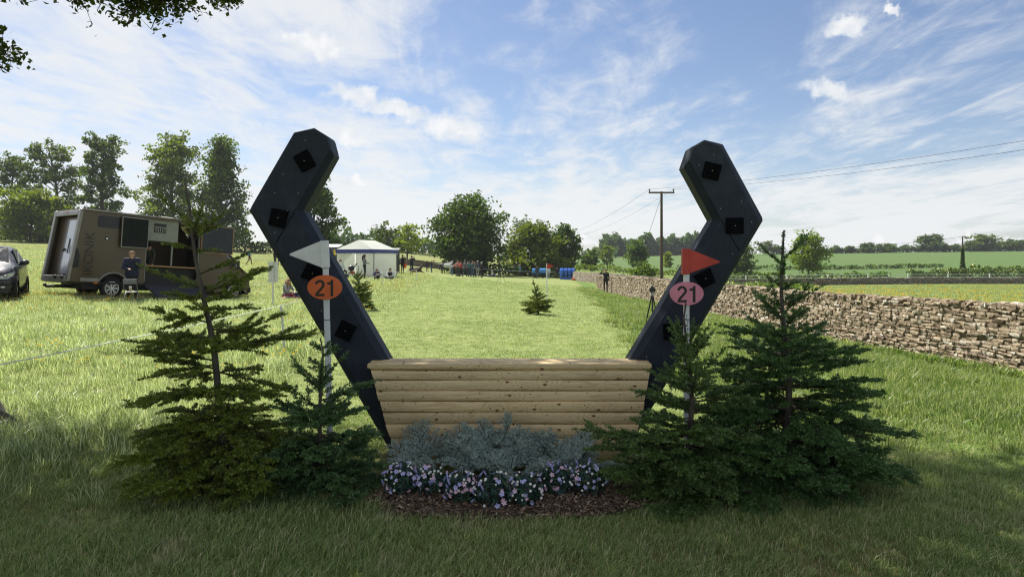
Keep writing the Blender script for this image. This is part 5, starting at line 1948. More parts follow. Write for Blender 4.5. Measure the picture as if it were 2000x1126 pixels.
def build_van():
    root = thing('horse_lorry', 'bronze horse lorry opened up as a serving bar with panels swung out', 'lorry')
    root.matrix_world = VAN_M
    arch = lambda cx, r, n=9: [(cx + r * math.cos(a), max(.36 + r * math.sin(a), .5)) for a in np.linspace(0, math.pi, n)]
    def side_poly(pts, y0, y1, name, mat, bevel=.0):
        mb = MB()
        mb.prism([Vector((x, y0, z)) for x, z in pts], (0, y1 - y0, 0))
        return mb.build(name, mat, root, bevel=bevel)
    # right flank, rear part with wheel arch; behind the opening
    p = [(-.27, .52), (0.02, 2.86), (2.07, 2.86), (2.07, .52)] + [(x, z) for x, z in arch(1.07, .47)]
    side_poly(p, 0, .05, 'flank_panel', BRONZE)
    side_poly([(4.04, .52), (4.04, 2.80), (4.62, 2.55), (4.74, 2.3), (4.74, .52)], 0, .05, 'flank_panel', BRONZE)
    side_poly([(2.072, 2.80), (2.072, 2.86), (4.038, 2.86), (4.038, 2.80)], .002, .048, 'top_rail', BRONZE)
    side_poly([(-.27, .52), (0.02, 2.86), (4.3, 2.86), (4.74, 2.3), (4.74, .52)], 2.15, 2.2, 'flank_panel', BRONZE)
    # skirt strip and arch lip
    mb = MB()
    mb.box((.32, -.006, .60), (.55, .02, .11))
    mb.build('skirt_strip', TRIM, root)
    mb = MB()
    pts = [Vector((1.07 + .50 * math.cos(a), -.008, .36 + .50 * math.sin(a))) for a in np.linspace(.35, 2.8, 14)]
    mb.tube(pts, .032, 6)
    mb.build('arch_lip', TRIM, root, smooth=True)
    # roof with pale edge
    mb = MB()
    mb.prism([Vector((x, -.03, z)) for x, z in ((-.02, 2.865), (-.02, 2.93), (4.2, 2.93), (4.5, 2.80), (4.72, 2.52), (4.68, 2.50), (4.46, 2.76), (4.18, 2.865))], (0, 2.26, 0))
    mb.build('roof', BRONZE, root, bevel=.015)
    mb = MB()
    mb.box((2.05, -.035, 2.90), (4.1, .02, .03))
    mb.build('roof_trim', TRIM, root)
    mb = MB()
    mb.ball((3.1, .8, 2.94), (.45, .4, .07), 16, 6)
    mb.build('roof_vent', INNER, root, smooth=True)
    mb = MB()
    mb.box((3.75, -.06, 2.80), (.22, .06, .05))
    mb.build('side_lamp', DARKT, root)
    # floor, bulkhead, lining
    mb = MB()
    mb.box((2.22, 1.1, .50), (4.9, 2.08, .06))
    mb.box((4.70, 1.1, 1.6), (.05, 2.08, 2.1))
    mb.box((.30, 1.1, 1.6), (.05, 2.08, 2.3))
    mb.build('inner_walls', DARKT, root)
    mb = MB()
    mb.box((2.65, .07, 2.43), (1.12, .03, .74))
    upz = mb.build('upper_lining', INNER, root)
    mb = MB()
    mb.box((2.55, .045, 2.52), (.42, .02, .32))
    mb.build('lattice_window', DARKT, upz)
    mb = MB()
    for k in range(5):
        mb.box((2.39 + .08 * k, .03, 2.47), (.03, .012, .16 + .05 * (k % 2)))
    mb.box((2.55, .03, 2.56), (.42, .012, .03))
    mb.build('white_lattice', INNER, upz)
    mb = MB()
    mb.box((3.02, .06, 1.63), (.05, .04, .86))
    mb.box((2.09, .05, 1.7), (.035, .06, 2.2))
    mb.box((4.02, .05, 1.7), (.035, .06, 2.2))
    mb.build('door_post', INNER, root)
    mb = MB()
    mb.box((3.06, .16, 1.16), (1.9, .55, .045))
    mb.build('counter', TIMB, root, bevel=.005)
    mb = MB()
    mb.box((3.06, .3, .83), (1.88, .04, .6))
    mb.build('counter_front', DARKT, root)
    # swung-out panels
    for (x0, x1, y, ang, m, fr) in ((1.18, 2.09, -.10, 3, SLATE, TRIM), (4.03, 5.25, -.14, -5, SLATE2, TIMB)):
        mb = MB()
        R3 = Matrix.Rotation(math.radians(ang), 3, 'Z')
        c = Vector(((x0 + x1) / 2, y, 2.27))
        mb.box(c, (x1 - x0, .035, 1.04), R3)
        pn = mb.build('swing_panel', fr, root)
        mb = MB()
        mb.box(c + R3 @ Vector((0, -.021, 0)), (x1 - x0 - .05, .006, .99), R3)
        mb.build('panel_face', m, pn)
    # ramp let down in front of the opening
    mb = MB()
    mb.prism([Vector((2.12, 0.0, .47)), Vector((2.12, -1.25, .03)), Vector((2.12, -1.25, -.01)), Vector((2.12, 0.0, .40))], (1.88, 0, 0))
    rp = mb.build('ramp', RAMPM, root)
    for k in range(6):
        mb = MB()
        t = (k + .5) / 6
        mb.box((3.06, -1.2 * t, .475 - .43 * t + .012), (1.8, .03, .02))
        mb.build('ramp_cleat', RAMPM, rp)
    # side window, cap, lamps
    mb = MB()
    q = [(.46, 2.40), (.46, 2.70), (.54, 2.76), (1.17, 2.76), (1.17, 2.36), (.54, 2.36)]
    mb.prism([Vector((x, -.012, z)) for x, z in q], (0, .02, 0))
    mb.build('side_window', GLASS, root)
    mb = MB()
    mb.tube([(.78, .01, 2.0), (.78, -.015, 2.0)], .065, 20)
    cap = mb.build('filler_cap', DARKT, root)
    mb = MB()
    mb.tube([(.78, -.016, 2.0), (.78, -.021, 2.0)], .035, 16)
    mb.build('lock', CHROME, cap)
    mb = MB()
    mb.prism([Vector((x, -.014, z)) for x, z in ((-.215, .98), (-.135, 1.62), (-.07, 1.57), (-.02, 1.38), (-.04, 1.0))], (0, .03, 0))
    mb.build('tail_lamp', GLASS, root)
    mb = MB()
    mb.box((.52, -.012, .50), (.13, .02, .05))
    mb.build('marker_lamp', AMBER, root)
    text_mesh('IKONIK', .42, .002, 'lettering', DARKT, root,
              Matrix.Translation((.27, -.004, 1.455)) @ Matrix.Rotation(math.radians(90), 4, 'X') @ Matrix.Rotation(math.radians(90), 4, 'Z'), offset=-.003, sx=1.02)
    # rear end: frame, recess, door
    for (c, s) in (((-.02, .09, 1.72), (.10, .18, 2.4)), ((-.02, 2.11, 1.72), (.10, .18, 2.4)), ((-.02, 1.1, 2.80), (.10, 1.84, .16)), ((-.03, 1.1, .60), (.12, 1.84, .22))):
        mb = MB()
        mb.box(c, s)
        mb.V = [(x - .28 * (1 - (z - .5) / 2.36), y, z) for x, y, z in mb.V]
        mb.build('rear_frame', TRIM, root, bevel=.02)
    mb = MB()
    mb.box((.16, 1.1, 1.7), (.03, 1.84, 2.05))
    mb.V = [(x - .28 * (1 - (z - .5) / 2.36), y, z) for x, y, z in mb.V]
    mb.build('rear_wall', BRONZE, root)
    mb = MB()
    mb.box((.12, .72, 1.68), (.04, .95, 1.85))
    mb.V = [(x - .28 * (1 - (z - .5) / 2.36), y, z) for x, y, z in mb.V]
    dr = mb.build('rear_door', SILVER, root, bevel=.02)
    mb = MB()
    mb.box((.095, .72, 2.1), (.012, .7, .8))
    mb.V = [(x - .28 * (1 - (z - .5) / 2.36), y, z) for x, y, z in mb.V]
    mb.build('door_window', pm('frosted_window', (.55, .58, .6), (.42, .45, .47), 3, .15, coat=.8), dr)
    mb = MB()
    mb.tube([(.08, 1.12, 1.62), (.06, 1.16, 1.52)], .03, 8)
    mb.tube([(.08, .82, 1.95), (.07, .8, 1.45)], .018, 8)
    mb.V = [(x - .28 * (1 - (z - .5) / 2.36), y, z) for x, y, z in mb.V]
    mb.build('door_handle', DARKT, dr)
    mb = MB()
    mb.box((.086, .5, 1.86), (.006, .14, .12))
    mb.V = [(x - .28 * (1 - (z - .5) / 2.36), y, z) for x, y, z in mb.V]
    mb.build('sticker', AMBER, dr)
    for yy in (.35, .9):
        mb = MB()
        mb.ball((-.36, yy, .66), .07, 10, 6)
        mb.build('rubber_buffer', DARKT, root, smooth=True)
    mb = MB()
    mb.box((-.078, 1.1, 2.82), (.02, .2, .04))
    mb.build('brake_lamp', REDL, root)
    mb = MB()
    mb.tube([(.2, 1.1, .36), (-.55, 1.1, .34)], .05, 8)
    mb.ball((-.58, 1.1, .38), .06, 10, 6)
    mb.tube([(-.4, .75, .36), (-.4, 1.45, .36)], .03, 6)
    mb.build('tow_bar', DARKT, root)
    # underbody
    mb = MB()
    mb.box((2.4, 1.1, .38), (4.4, 1.7, .2))
    mb.build('chassis', DARKT, root)
    # cab
    prof = [(4.74, .26, .06), (4.74, 2.3, .14), (4.95, 2.26, .16), (5.12, 2.02, .16), (5.78, 1.30, .10), (6.12, 1.06, .14), (6.26, .80, .20), (6.31, .55, .22), (6.26, .22, .2), (6.05, .24, .06)]
    n = len(prof)
    mb = MB()
    vs = [(x, y, z) for x, z, y in prof] + [(x, 2.2 - y, z) for x, z, y in prof]
    # right side with arch cut
    fs = [tuple(n + i for i in range(n))] + [(i, (i + 1) % n, n + (i + 1) % n, n + i) for i in range(n)]
    mb.add(vs, fs)
    ar = [(5.55 + .44 * math.cos(a), .055, .33 + .44 * math.sin(a)) for a in np.linspace(math.pi, 0, 11)]
    sidep = [(4.74, .055, .26), (4.74, .10, 2.3), (4.95, .12, 2.26), (5.12, .12, 2.02), (5.78, .09, 1.30), (6.12, .13, 1.06), (6.26, .19, .80), (6.31, .21, .55), (6.26, .19, .22)]
    mb.add(sidep + ar[::-1], [tuple(range(len(sidep) + len(ar)))])
    cab = mb.build('cab', BRONZE, root, bevel=.02)
    def pane(name, pts, mat, parent):
        mb = MB()
        mb.add(pts, [tuple(range(len(pts)))])
        o = mb.build(name, mat, parent)
        so = o.modifiers.new('th', 'SOLIDIFY')
        so.thickness = .012
        so.offset = 0
        return o
    pane('side_window', [(4.86, .085, 1.26), (4.83, .095, 1.80), (5.08, .10, 1.80), (5.08, .085, 1.24)], CABGLASS, cab)
    pane('side_window', [(5.14, .085, 1.24), (5.14, .10, 1.78), (5.24, .10, 1.76), (5.62, .075, 1.30), (5.6, .075, 1.24)], CABGLASS, cab)
    pane('windscreen', [(5.16, .22, 1.99), (5.16, 1.98, 1.99), (5.78, 2.04, 1.325), (5.78, .16, 1.325)], CABGLASS, cab)
    mb = MB()
    mb.box((5.52, -.12, 1.38), (.12, .2, .34))
    mb.box((5.52, .02, 1.3), (.06, .14, .06))
    mr = mb.build('wing_mirror', DARKT, cab, bevel=.03)
    mb = MB()
    mb.box((5.455, -.12, 1.38), (.012, .15, .26))
    mb.build('mirror_glass', CHROME, mr)
    pane('headlight', [(6.14, .10, 1.02), (6.27, .17, .80), (6.18, .12, .74), (6.03, .09, .92)], LAMPC, cab)
    mb = MB()
    mb.box((6.28, 1.1, .40), (.12, 1.9, .22))
    mb.build('bumper', DARKT, cab, bevel=.03)
    mb = MB()
    mb.tube([(4.78, .07, .55), (4.78, .085, 1.9)], .008, 4)
    mb.build('door_seam', DARKT, cab)
    wheel(root, 1.07, .16, .335, .345, .24, -1)
    wheel(root, 5.55, .19, .335, .345, .24, -1)
    wheel(root, 1.07, 2.04, .335, .345, .24, 1)
    wheel(root, 5.55, 2.01, .335, .345, .24, 1)
    # dark boxes standing in for the shade inside the wheel arches
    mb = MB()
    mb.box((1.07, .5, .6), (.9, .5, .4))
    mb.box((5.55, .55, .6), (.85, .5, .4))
    mb.build('arch_shade', DARKT, root)
    return root


build_van()

# ------------------------------------------------------------------ dark blue car at the left edge
def build_car():
    NAVY = pm('navy_car_paint', (.006, .008, .016), (.008, .010, .019), 2, .28, 0, .2, coat=.35)
    PLAST = pm('car_plastic', (.02, .02, .022), (.03, .03, .03), 15, .7)
    D = 19.6
    root = thing('parked_car', 'dark blue car nosing into the picture at the left edge', 'car')
    fr = W(-46, 0, D - .2)
    gz = H(fr.x - .6, D + .6)
    yaw = math.atan2(-.86, .50)
    root.matrix_world = Matrix.Translation((fr.x - .05, D - .2, gz + .02)) @ Matrix.Rotation(yaw, 4, 'Z')
    # sections along x (nose at 0, tail at -4.5): belt half width, bonnet/roof heights
    xs = [0.02, -.10, -.35, -.75, -1.15, -1.45, -2.0, -2.9, -3.7, -4.3, -4.48]
    hw = [.62, .78, .87, .905, .915, .92, .92, .92, .91, .86, .74]
    bot = [.30, .24, .22, .22, .22, .22, .22, .22, .22, .26, .34]
    belt = [.66, .76, .86, .95, 1.0, 1.03, 1.06, 1.08, 1.10, 1.10, .98]
    top = [.70, .84, .97, 1.05, 1.10, 1.28, 1.60, 1.67, 1.62, 1.40, 1.02]
    tw = [.45, .60, .68, .72, .74, .70, .60, .60, .58, .56, .55]
    mb = MB()
    vs, fs = [], []
    for i, x in enumerate(xs):
        half = [(0, bot[i]), (hw[i] * .85, bot[i]), (hw[i] * .985, bot[i] + .18), (hw[i], (bot[i] + belt[i]) / 2), (hw[i] * .975, belt[i] - .03), (hw[i] * .93, belt[i]),
                ((hw[i] * .93 + tw[i]) / 2 + .02, (belt[i] + top[i]) / 2), (tw[i], top[i] - .02), (tw[i] * .6, top[i] + .015), (0, top[i] + .03)]
        ring = [(y, z) for y, z in half] + [(-y, z) for y, z in half[-2:0:-1]]
        bow = .0 if i > 3 else (.10, .07, .04, .0)[i]
        for (y, z) in ring:
            vs.append((x - bow * (y / max(hw[i], .1)) ** 2 * 1.2, y, z))
    m = len(ring)
    glassf = []
    for i in range(len(xs) - 1):
        for j in range(m):
            fs.append((i * m + j, i * m + (j + 1) % m, (i + 1) * m + (j + 1) % m, (i + 1) * m + j))
    fs += [tuple(range(m)), tuple(reversed(range((len(xs) - 1) * m, len(xs) * m)))]
    mb.add(vs, fs)
    body = mb.build('body', NAVY, root, smooth=True)
    sb = body.modifiers.new('sub', 'SUBSURF')
    sb.levels = sb.render_levels = 2
    def sheet(name, pts, mat, parent=root, th=.015):
        mb = MB()
        mb.add(pts, [tuple(range(len(pts)))])
        o = mb.build(name, mat, parent)
        s = o.modifiers.new('th', 'SOLIDIFY')
        s.thickness = th
        s.offset = 0
        return o
    sheet('windscreen', [(-1.17, .66, 1.115), (-1.17, 0, 1.15), (-1.17, -.66, 1.115), (-1.93, -.56, 1.60), (-1.93, 0, 1.635), (-1.93, .56, 1.60)], GLASS)
    for s in (1, -1):
        sheet('side_window', [(-1.55, s * .85, 1.10), (-2.05, s * .645, 1.54), (-3.2, s * .645, 1.56), (-3.5, s * .80, 1.14)], GLASS)
        # headlight wraps the corner
        mb = MB()
        vs = [(.005, s * .42, .71), (-.03, s * .62, .76), (-.14, s * .80, .83), (-.34, s * .875, .86), (-.22, s * .86, .75), (-.06, s * .72, .66), (.02, s * .48, .665)]
        mb.add([Vector(v) + Vector((.035, s * .018, 0)) for v in vs], [tuple(range(7))])
        hl = mb.build('headlight', LAMPC, root)
        sd = hl.modifiers.new('th', 'SOLIDIFY')
        sd.thickness = .03
        mb = MB()
        mb.ball((-.05, s * .70, .735), (.05, .055, .05), 10, 6)
        mb.build('projector', CHROME, hl, smooth=True)
        # lower plastic, fog lamp
        mb = MB()
        mb.prism([Vector((.03, s * .45, .26)), Vector((.03, s * .50, .42)), Vector((-.02, s * .66, .50)), Vector((-.12, s * .80, .50)), Vector((-.12, s * .80, .28))], (.03, s * .01, 0))
        fg = mb.build('bumper_insert', PLAST, root)
        mb = MB()
        mb.ball((.0, s * .64, .42), (.03, .07, .04), 10, 6)
        mb.build('fog_lamp', CHROME, fg, smooth=True)
        mb = MB()
        mb.ball((-1.35, s * 1.03, 1.13), (.10, .13, .085), 12, 8)
        mb.tube([(-1.36, s * .88, 1.06), (-1.36, s * .98, 1.08)], .03, 6)
        mb.build('wing_mirror', NAVY, root, smooth=True)
    mb = MB()
    mb.box((.055, 0, .56), (.04, .86, .2))
    gr = mb.build('grille', PLAST, root, bevel=.02)
    mb = MB()
    mb.tube([(.05, .5, .69), (.085, .36, .50), (.09, 0, .44), (.085, -.36, .50), (.05, -.5, .69)], .018, 6)
    mb.build('chrome_strip', CHROME, gr, smooth=True)
    mb = MB()
    mb.box((.08, 0, .36), (.02, .52, .11))
    mb.build('number_plate', WHITEP, root)
    for x in (-.82, -3.5):
        for s in (-1, 1):
            wheel(root, x, s * .82, .33, .345, .22, s)
    return root


build_car()
# ------------------------------------------------------------------ tent, toilets, posts, ropes, chairs, cameras, barrels
CANVAS = leafy('white_canvas', (.72, .74, .71), var=(1.06, 1.06, 1.06), trans=.5, rough=.7, nscale=1.5, tintcol=False, transcol=(1, 1, .96))
BLUEV = pm('blue_valance', (.035, .05, .26), (.03, .04, .20), 6, .5)
GREYPL = pm('grey_plastic', (.10, .11, .12), (.08, .085, .09), 5, .5)
YELLOW = pm('yellow_sign', (.75, .50, .03), (.7, .45, .03), 5, .5)
GREENPL = pm('dark_green_plastic', (.015, .03, .024), (.02, .035, .03), 5, .5)
ROPE = pm('white_rope', (.80, .82, .78), (.7, .72, .68), 30, .7)
BLACKM = pm('black_metal', (.012, .012, .013), (.02, .02, .021), 20, .4)
CHAIRM = pm('grey_chair', (.16, .165, .17), (.12, .125, .13), 10, .45)


def build_tent():
    o3 = on(-10.06, 49.5)
    ang = math.atan2(.327, -.945)
    root = thing('white_tent', 'small white marquee with blue scalloped valance', 'tent', o3)
    u, v, Z = Vector((-.945, .327, 0)), Vector((.327, .945, 0)), Vector((0, 0, 1))
    w, d, e, r = 3.05, 3.4, 2.06, 2.78
    P = lambda a, b, z: u * a + v * b + Z * z
    R = np.random.default_rng(8)
    def cloth(name, A, B, z0, z1, amp, mat=CANVAS, n=26):
        """hanging wall from A to B with soft folds"""
        nrmv = (B - A).cross(Z).normalized()
        vs, fs = [], []
        m = 6
        for i in range(n + 1):
            t = i / n
            for j in range(m + 1):
                s = j / m
                f = amp * (math.sin(t * 17 + s * 2) * .5 + math.sin(t * 41 + 1) * .3) * (1 - s * .8)
                vs.append(A.lerp(B, t) + Z * (z0 + (z1 - z0) * s) + nrmv * f)
        for i in range(n):
            for j in range(m):
                a = i * (m + 1) + j
                fs.append((a, a + m + 1, a + m + 2, a + 1))
        mb = MB()
        mb.add(vs, fs)
        return mb.build(name, mat, root, smooth=True)
    # front wall in two halves, the left half tied aside
    cloth('front_wall', P(0, 0, 0), P(w * .48, 0, 0), 0, e, .05)
    cloth('front_wall', P(w * .52, .03, 0), P(w, .03, 0), 0, e, .09)
    mb = MB()
    mb.add([P(w * .46, -.02, e), P(w * .80, -.05, e * .55), P(w * .97, -.03, e * .52), P(w, -.03, e)], [(0, 1, 2, 3)])
    mb.build('tied_flap', CANVAS, root)
    cloth('side_wall', P(0, 0, 0), P(0, d, 0), 0, e, .02)
    cloth('side_wall', P(w, 0, 0), P(w, d, 0), 0, e, .02)
    cloth('back_wall', P(0, d, 0), P(w, d, 0), 0, e, .02)
    mb = MB()
    rf, rb = P(w / 2, .55, r), P(w / 2, d - .55, r)
    g = .06
    c = [P(-g, -g, e), P(w + g, -g, e), P(w + g, d + g, e), P(-g, d + g, e)]
    mb.add(c + [rf, rb], [(0, 1, 4), (1, 2, 5, 4), (2, 3, 5), (3, 0, 4, 5)])
    mb.build('roof', CANVAS, root)
    def valance(A, B):
        n = 22
        mb = MB()
        out = (B - A).cross(Z).normalized() * -.03
        vs, fs = [], []
        for i in range(n * 4 + 1):
            t = i / (n * 4)
            k = abs(math.sin(t * n * math.pi))
            p = A.lerp(B, t) + out
            vs += [p + Z * (e + .01), p + Z * (e - .24 - .07 * k)]
        for i in range(n * 4):
            fs.append((2 * i, 2 * i + 2, 2 * i + 3, 2 * i + 1))
        mb.add(vs, fs)
        o = mb.build('valance', BLUEV, root)
        mb = MB()
        vs, fs = [], []
        for i in range(n * 4 + 1):
            t = i / (n * 4)
            k = abs(math.sin(t * n * math.pi))
            p = A.lerp(B, t) + out * 1.15
            vs += [p + Z * (e - .24 - .07 * k), p + Z * (e - .27 - .07 * k)]
        for i in range(n * 4):
            fs.append((2 * i, 2 * i + 2, 2 * i + 3, 2 * i + 1))
        mb.add(vs, fs)
        mb.build('scalloped_edge', CANVAS, o)
    valance(P(-.07, -.07, 0), P(w + .07, -.07, 0))
    valance(P(-.07, d + .07, 0), P(-.07, -.07, 0))
    for a, b in ((0, 0), (w, 0), (w, d), (0, d)):
        mb = MB()
        mb.tube([P(a, b, 0) + u * (-.05 if a == 0 else .05), P(a, b, e) + u * (-.05 if a == 0 else .05)], .03, 8)
        mb.build('pole', GREYPL, root)


build_tent()


def portable_toilet(label, px, D, body, roofm, sign=True, sc=1.0, rz=0.0):
    root = thing('portable_toilet', label, 'toilet', at_px(px, D), rz)
    mb = MB()
    mb.box((0, 0, 1.05), (1.1, 1.1, 2.1))
    mb.build('cabin', body, root, bevel=.04)
    mb = MB()
    mb.prism([Vector((-.6, -.6, 2.1)), Vector((-.6, .6, 2.1)), Vector((-.45, .0, 2.34))], (1.2, 0, 0))
    mb.build('roof', roofm, root, bevel=.03)
    mb = MB()
    mb.box((0, -.565, 1.02), (.74, .03, 1.85))
    dr = mb.build('door', body, root, bevel=.01)
    mb = MB()
    mb.box((-.3, -.59, 1.05), (.06, .03, .16))
    mb.build('handle', BLACKM, dr)
    if sign:
        mb = MB()
        mb.box((.3, -.59, 1.65), (.32, .02, .42))
        mb.build('sign', YELLOW, root)


portable_toilet('grey portable toilet with yellow sign left of the tent', 652, 57, GREYPL, pm('pale_roof', (.5, .52, .53), (.45, .46, .47), 4, .5))
portable_toilet('dark green portable toilet peeping out right of the tent', 767, 62, GREENPL, GREYPL, False)


def post(label, px, D, h, r=.018, lean=(0, 0), name='fence_post', topcap=True):
    b = at_px(px, D)
    root = thing(name, label, 'post', b)
    mb = MB()
    t = Vector((lean[0], lean[1], h))
    mb.tube([Vector((0, 0, -.1)), t], r, 8)
    mb.build('stake', WHITEPOLE, root, smooth='auto')
    mb = MB()
    mb.tube([t * .93 + Vector((0, -r * 1.2, 0)), t * .97 + Vector((0, -r * 2.2, 0)), t * .995 + Vector((0, -r * 1.2, 0))], r * .35, 5)
    mb.build('rope_hook', WHITEP, root)
    return b + t


def rope(label, pts, r=.006, sag=.04):
    P = []
    for a, b in zip(pts[:-1], pts[1:]):
        a, b = Vector(a), Vector(b)
        n = 10
        P += [a.lerp(b, k / n) - Vector((0, 0, sag * 4 * (k / n) * (1 - k / n))) for k in range(n)]
    P.append(Vector(pts[-1]))
    o0 = P[0].copy()
    mb = MB()
    mb.tube([p - o0 for p in P], r, 5)
    o = mb.build('rope', ROPE, None, loc=o0)
    return tag(o, label, 'rope')


pA = post('leaning white rope stake among the meadow behind the tall fir', 557, 11.3, .80, .020, (-.07, 0))
rope('thin white rope crossing the left meadow to the near stake', [pA, Vector((-4.2, 4.75, .74))], .0055, .02)
pB = post('white rope stake in front of the seated pair by the tent', 747, 38, .80, .022)
pC = post('white rope stake right of the photographers', 813, 47, .80, .024)
pD = post('far white rope stake left of the grazing black horse', 962, 96, .9, .05)
rope('white rope from the near stake back towards the tent', [pA, pB], .007, .12)
rope('white rope between the tent stake and photographers stake', [pB, pC], .010, .05)
rope('far white rope behind the crowd of people', [pC + Vector((-1, 20, .3)), pD, Vector((7, 100, H(7, 100) + .9))], .02, .05)
rope('far white rope line behind the walking woman with a rucksack', [W(430, 503, 72), W(545, 505, 76)], .014, .05)
rope('white rope low across the meadow behind the blank board', [W(494, 552, 34), W(640, 553, 36)], .009, .03)

# blank board on a post
bp = at_px(533, 21.8)
sb = thing('notice_board', 'blank white board on a white post near the lorry', 'sign', bp)
mb = MB()
mb.tube([(0, 0, -.1), (0, 0, 1.45)], .026, 8)
mb.build('post', WHITEPOLE, sb, smooth='auto')
mb = MB()
mb.box((-.0, .035, 1.11), (.32, .012, .65))
mb.build('panel', WHITEP, sb)


# far pair of flags
def small_flag(label, px, D, top_py, side, flagm):
    b = at_px(px, D)
    root = thing('far_flag', label, 'flag', b)
    h = W(px, top_py, D).z - b.z
    mb = MB()
    mb.tube([(0, 0, -.1), (0, 0, h)], .022, 8)
    mb.build('pole', WHITEPOLE, root, smooth='auto')
    mb = MB()
    mb.prism([Vector((0, -.02, h)), Vector((side * .28, -.02, h - .10)), Vector((0, -.02, h - .21))], (0, .03, 0))
    f = mb.build('flag', flagm, root)


small_flag('small far white flag beside the spruce and tent', 670, 25.5, 509, -1, WHITEP)
small_flag('small far red flag above the yellowish spruce', 1068, 25.5, 514, 1, REDP)


def folding_chair(loc, rz):
    root = thing('folding_chair', 'grey folding chair with a paper cup, beside the eating woman', 'chair', loc, rz)
    mb = MB()
    mb.box((0, 0, .44), (.40, .38, .025))
    mb.build('seat', CHAIRM, root, bevel=.01)
    mb = MB()
    mb.box((0, -.235, .80), (.40, .02, .17), Matrix.Rotation(-.22, 3, 'X'))
    mb.build('backrest', CHAIRM, root, bevel=.03, seg=3)
    for s in (-1, 1):
        mb = MB()
        mb.tube([(s * .2, -.27, .88), (s * .21, .0, .44), (s * .21, .24, .01)], .012, 6)
        mb.build('leg', CHAIRM, root, smooth=True)
        mb = MB()
        mb.tube([(s * .19, .12, .44), (s * .19, -.26, .01)], .012, 6)
        mb.build('leg', CHAIRM, root, smooth=True)
    root.scale = (.88, .88, .88)
    return root


cl = at_px(256, 21.0)
folding_chair(cl, math.radians(20))
cup = thing('paper_cup', 'tall paper coffee cup standing on the folding chair', 'cup', cl + Vector((-.02, 0.0, .402)))
mb = MB()
mb.tube([(0, 0, 0), (0, 0, .13)], [.032, .043], 14)
mb.build('cup', pm('paper_cup', (.62, .50, .36), (.55, .42, .28), 8, .6), cup, smooth='auto')
mb = MB()
mb.tube([(0, 0, .131), (0, 0, .150)], [.046, .042], 14)
mb.build('lid', WHITEP, cup, smooth='auto')


def tripod(label, loc, h, cam_h=.12, spread=.32, rz=0.0, grip=False):
    root = thing('camera_tripod', label, 'tripod', loc, rz)
    for k in range(3):
        a = 2.0944 * k + .4
        f = Vector((math.cos(a) * spread, math.sin(a) * spread, 0))
        t = Vector((f.x * .12, f.y * .12, h * .86))
        mb = MB()
        m = t.lerp(f, .5)
        mb.tube([t, m], .017, 6)
        mb.tube([m, f], .011, 6)
        mb.tube([m - (f - t) * .02, m + (f - t) * .03], .022, 6)
        mb.build('leg', BLACKM, root, smooth='auto')
    mb = MB()
    mb.tube([(0, 0, h * .55), (0, 0, h * .92)], .016, 8)
    mb.tube([(0, 0, h * .86), (0, 0, h * .90)], .04, 8)
    mb.build('centre_column', BLACKM, root, smooth='auto')
    mb = MB()
    mb.box((0, 0, h + cam_h * .35), (.13, .09, .10))
    mb.tube([(0, .03, h + cam_h * .35), (0, .17, h + cam_h * .35)], [.042, .047], 12)
    mb.box((0, 0, h + cam_h * .9), (.06, .05, .04))
    mb.build('camera', BLACKM, root, bevel=.008)
    mb = MB()
    mb.box((0, 0, h * .945), (.09, .09, .07))
    mb.build('tripod_head', pm('pale_head', (.42, .42, .38), (.3, .3, .28), 30, .6), root, bevel=.01)
    return root


tripod('camera on a black tripod standing before the stone wall', at_px(1274, 15.6), .98, spread=.22)
tripod('black tripod on the mown track before the crowd', at_px(978, 50), 1.25, spread=.42)

# blue tank with ribs on a cradle, and two blue barrels on a trailer
BLUEB = pm('blue_plastic', (.02, .12, .50), (.015, .09, .40), 4, .4)
BLUEL = pm('light_blue_plastic', (.06, .26, .60), (.05, .22, .52), 4, .4)
tk = thing('blue_tank', 'ribbed blue barrel stack on a cradle before the far wall', 'tank', at_px(1108, 94))
for k in range(4):
    mb = MB()
    x = -.78 + .52 * k
    mb.tube([(x - .23, 0, .95), (x - .18, 0, .95), (x + .18, 0, .95), (x + .23, 0, .95)], [.52, .62, .62, .52], 20)
    mb.build('drum', BLUEB, tk, smooth='auto')
    mb = MB()
    mb.box((x, -.5, .42), (.12, .10, .9))
    mb.box((x, .5, .42), (.12, .10, .9))
    mb.build('cradle_leg', BLUEB, tk)
mb = MB()
mb.box((0, -.5, .18), (2.1, .08, .3))
mb.build('cradle_beam', BLUEB, tk)
tl = thing('barrel_trailer', 'low dark trailer carrying two light blue barrels', 'trailer', at_px(1053, 97))
mb = MB()
mb.box((0, 0, .45), (2.3, 1.1, .16))
mb.build('bed', BLACKM, tl)
for s in (-1, 1):
    mb = MB()
    mb.tube([(s * .5, -.62, .3), (s * .5, -.46, .3)], .3, 16)
    mb.build('wheel', TYRE, tl)
    mb = MB()
    mb.tube([(s * .52 - .46, 0, .95), (s * .52 - .4, 0, .95), (s * .52 + .4, 0, .95), (s * .52 + .46, 0, .95)], [.33, .42, .42, .33], 16)
    b_ = mb.build('barrel', BLUEL, tl, smooth='auto')
for lab, px, D, m, s in (('small orange crate on the grass right of the blue tank', 1120, 90, ORANGEP, .45), ('black box on the grass right of the blue tank', 1126, 91, BLACKM, .55),
                         ('dark bag on the grass between crowd and piebald horse', 896, 82, BLACKM, .5)):
    root = thing('box' if 'bag' not in lab else 'bag', lab, 'box' if 'bag' not in lab else 'bag', at_px(px, D))
    mb = MB()
    mb.box((0, 0, s * .28), (s, s * .7, s * .55))
    mb.build('tub', m, root, bevel=.04)
    mb = MB()
    mb.tube([(-s * .4, 0, s * .55), (-s * .2, 0, s * .75), (s * .2, 0, s * .75), (s * .4, 0, s * .55)], .02, 5)
    mb.build('handle', m, root)
lg = thing('kit_bags', 'heap of dark kit left on grass beside the black horse', 'bag', at_px(963, 88))
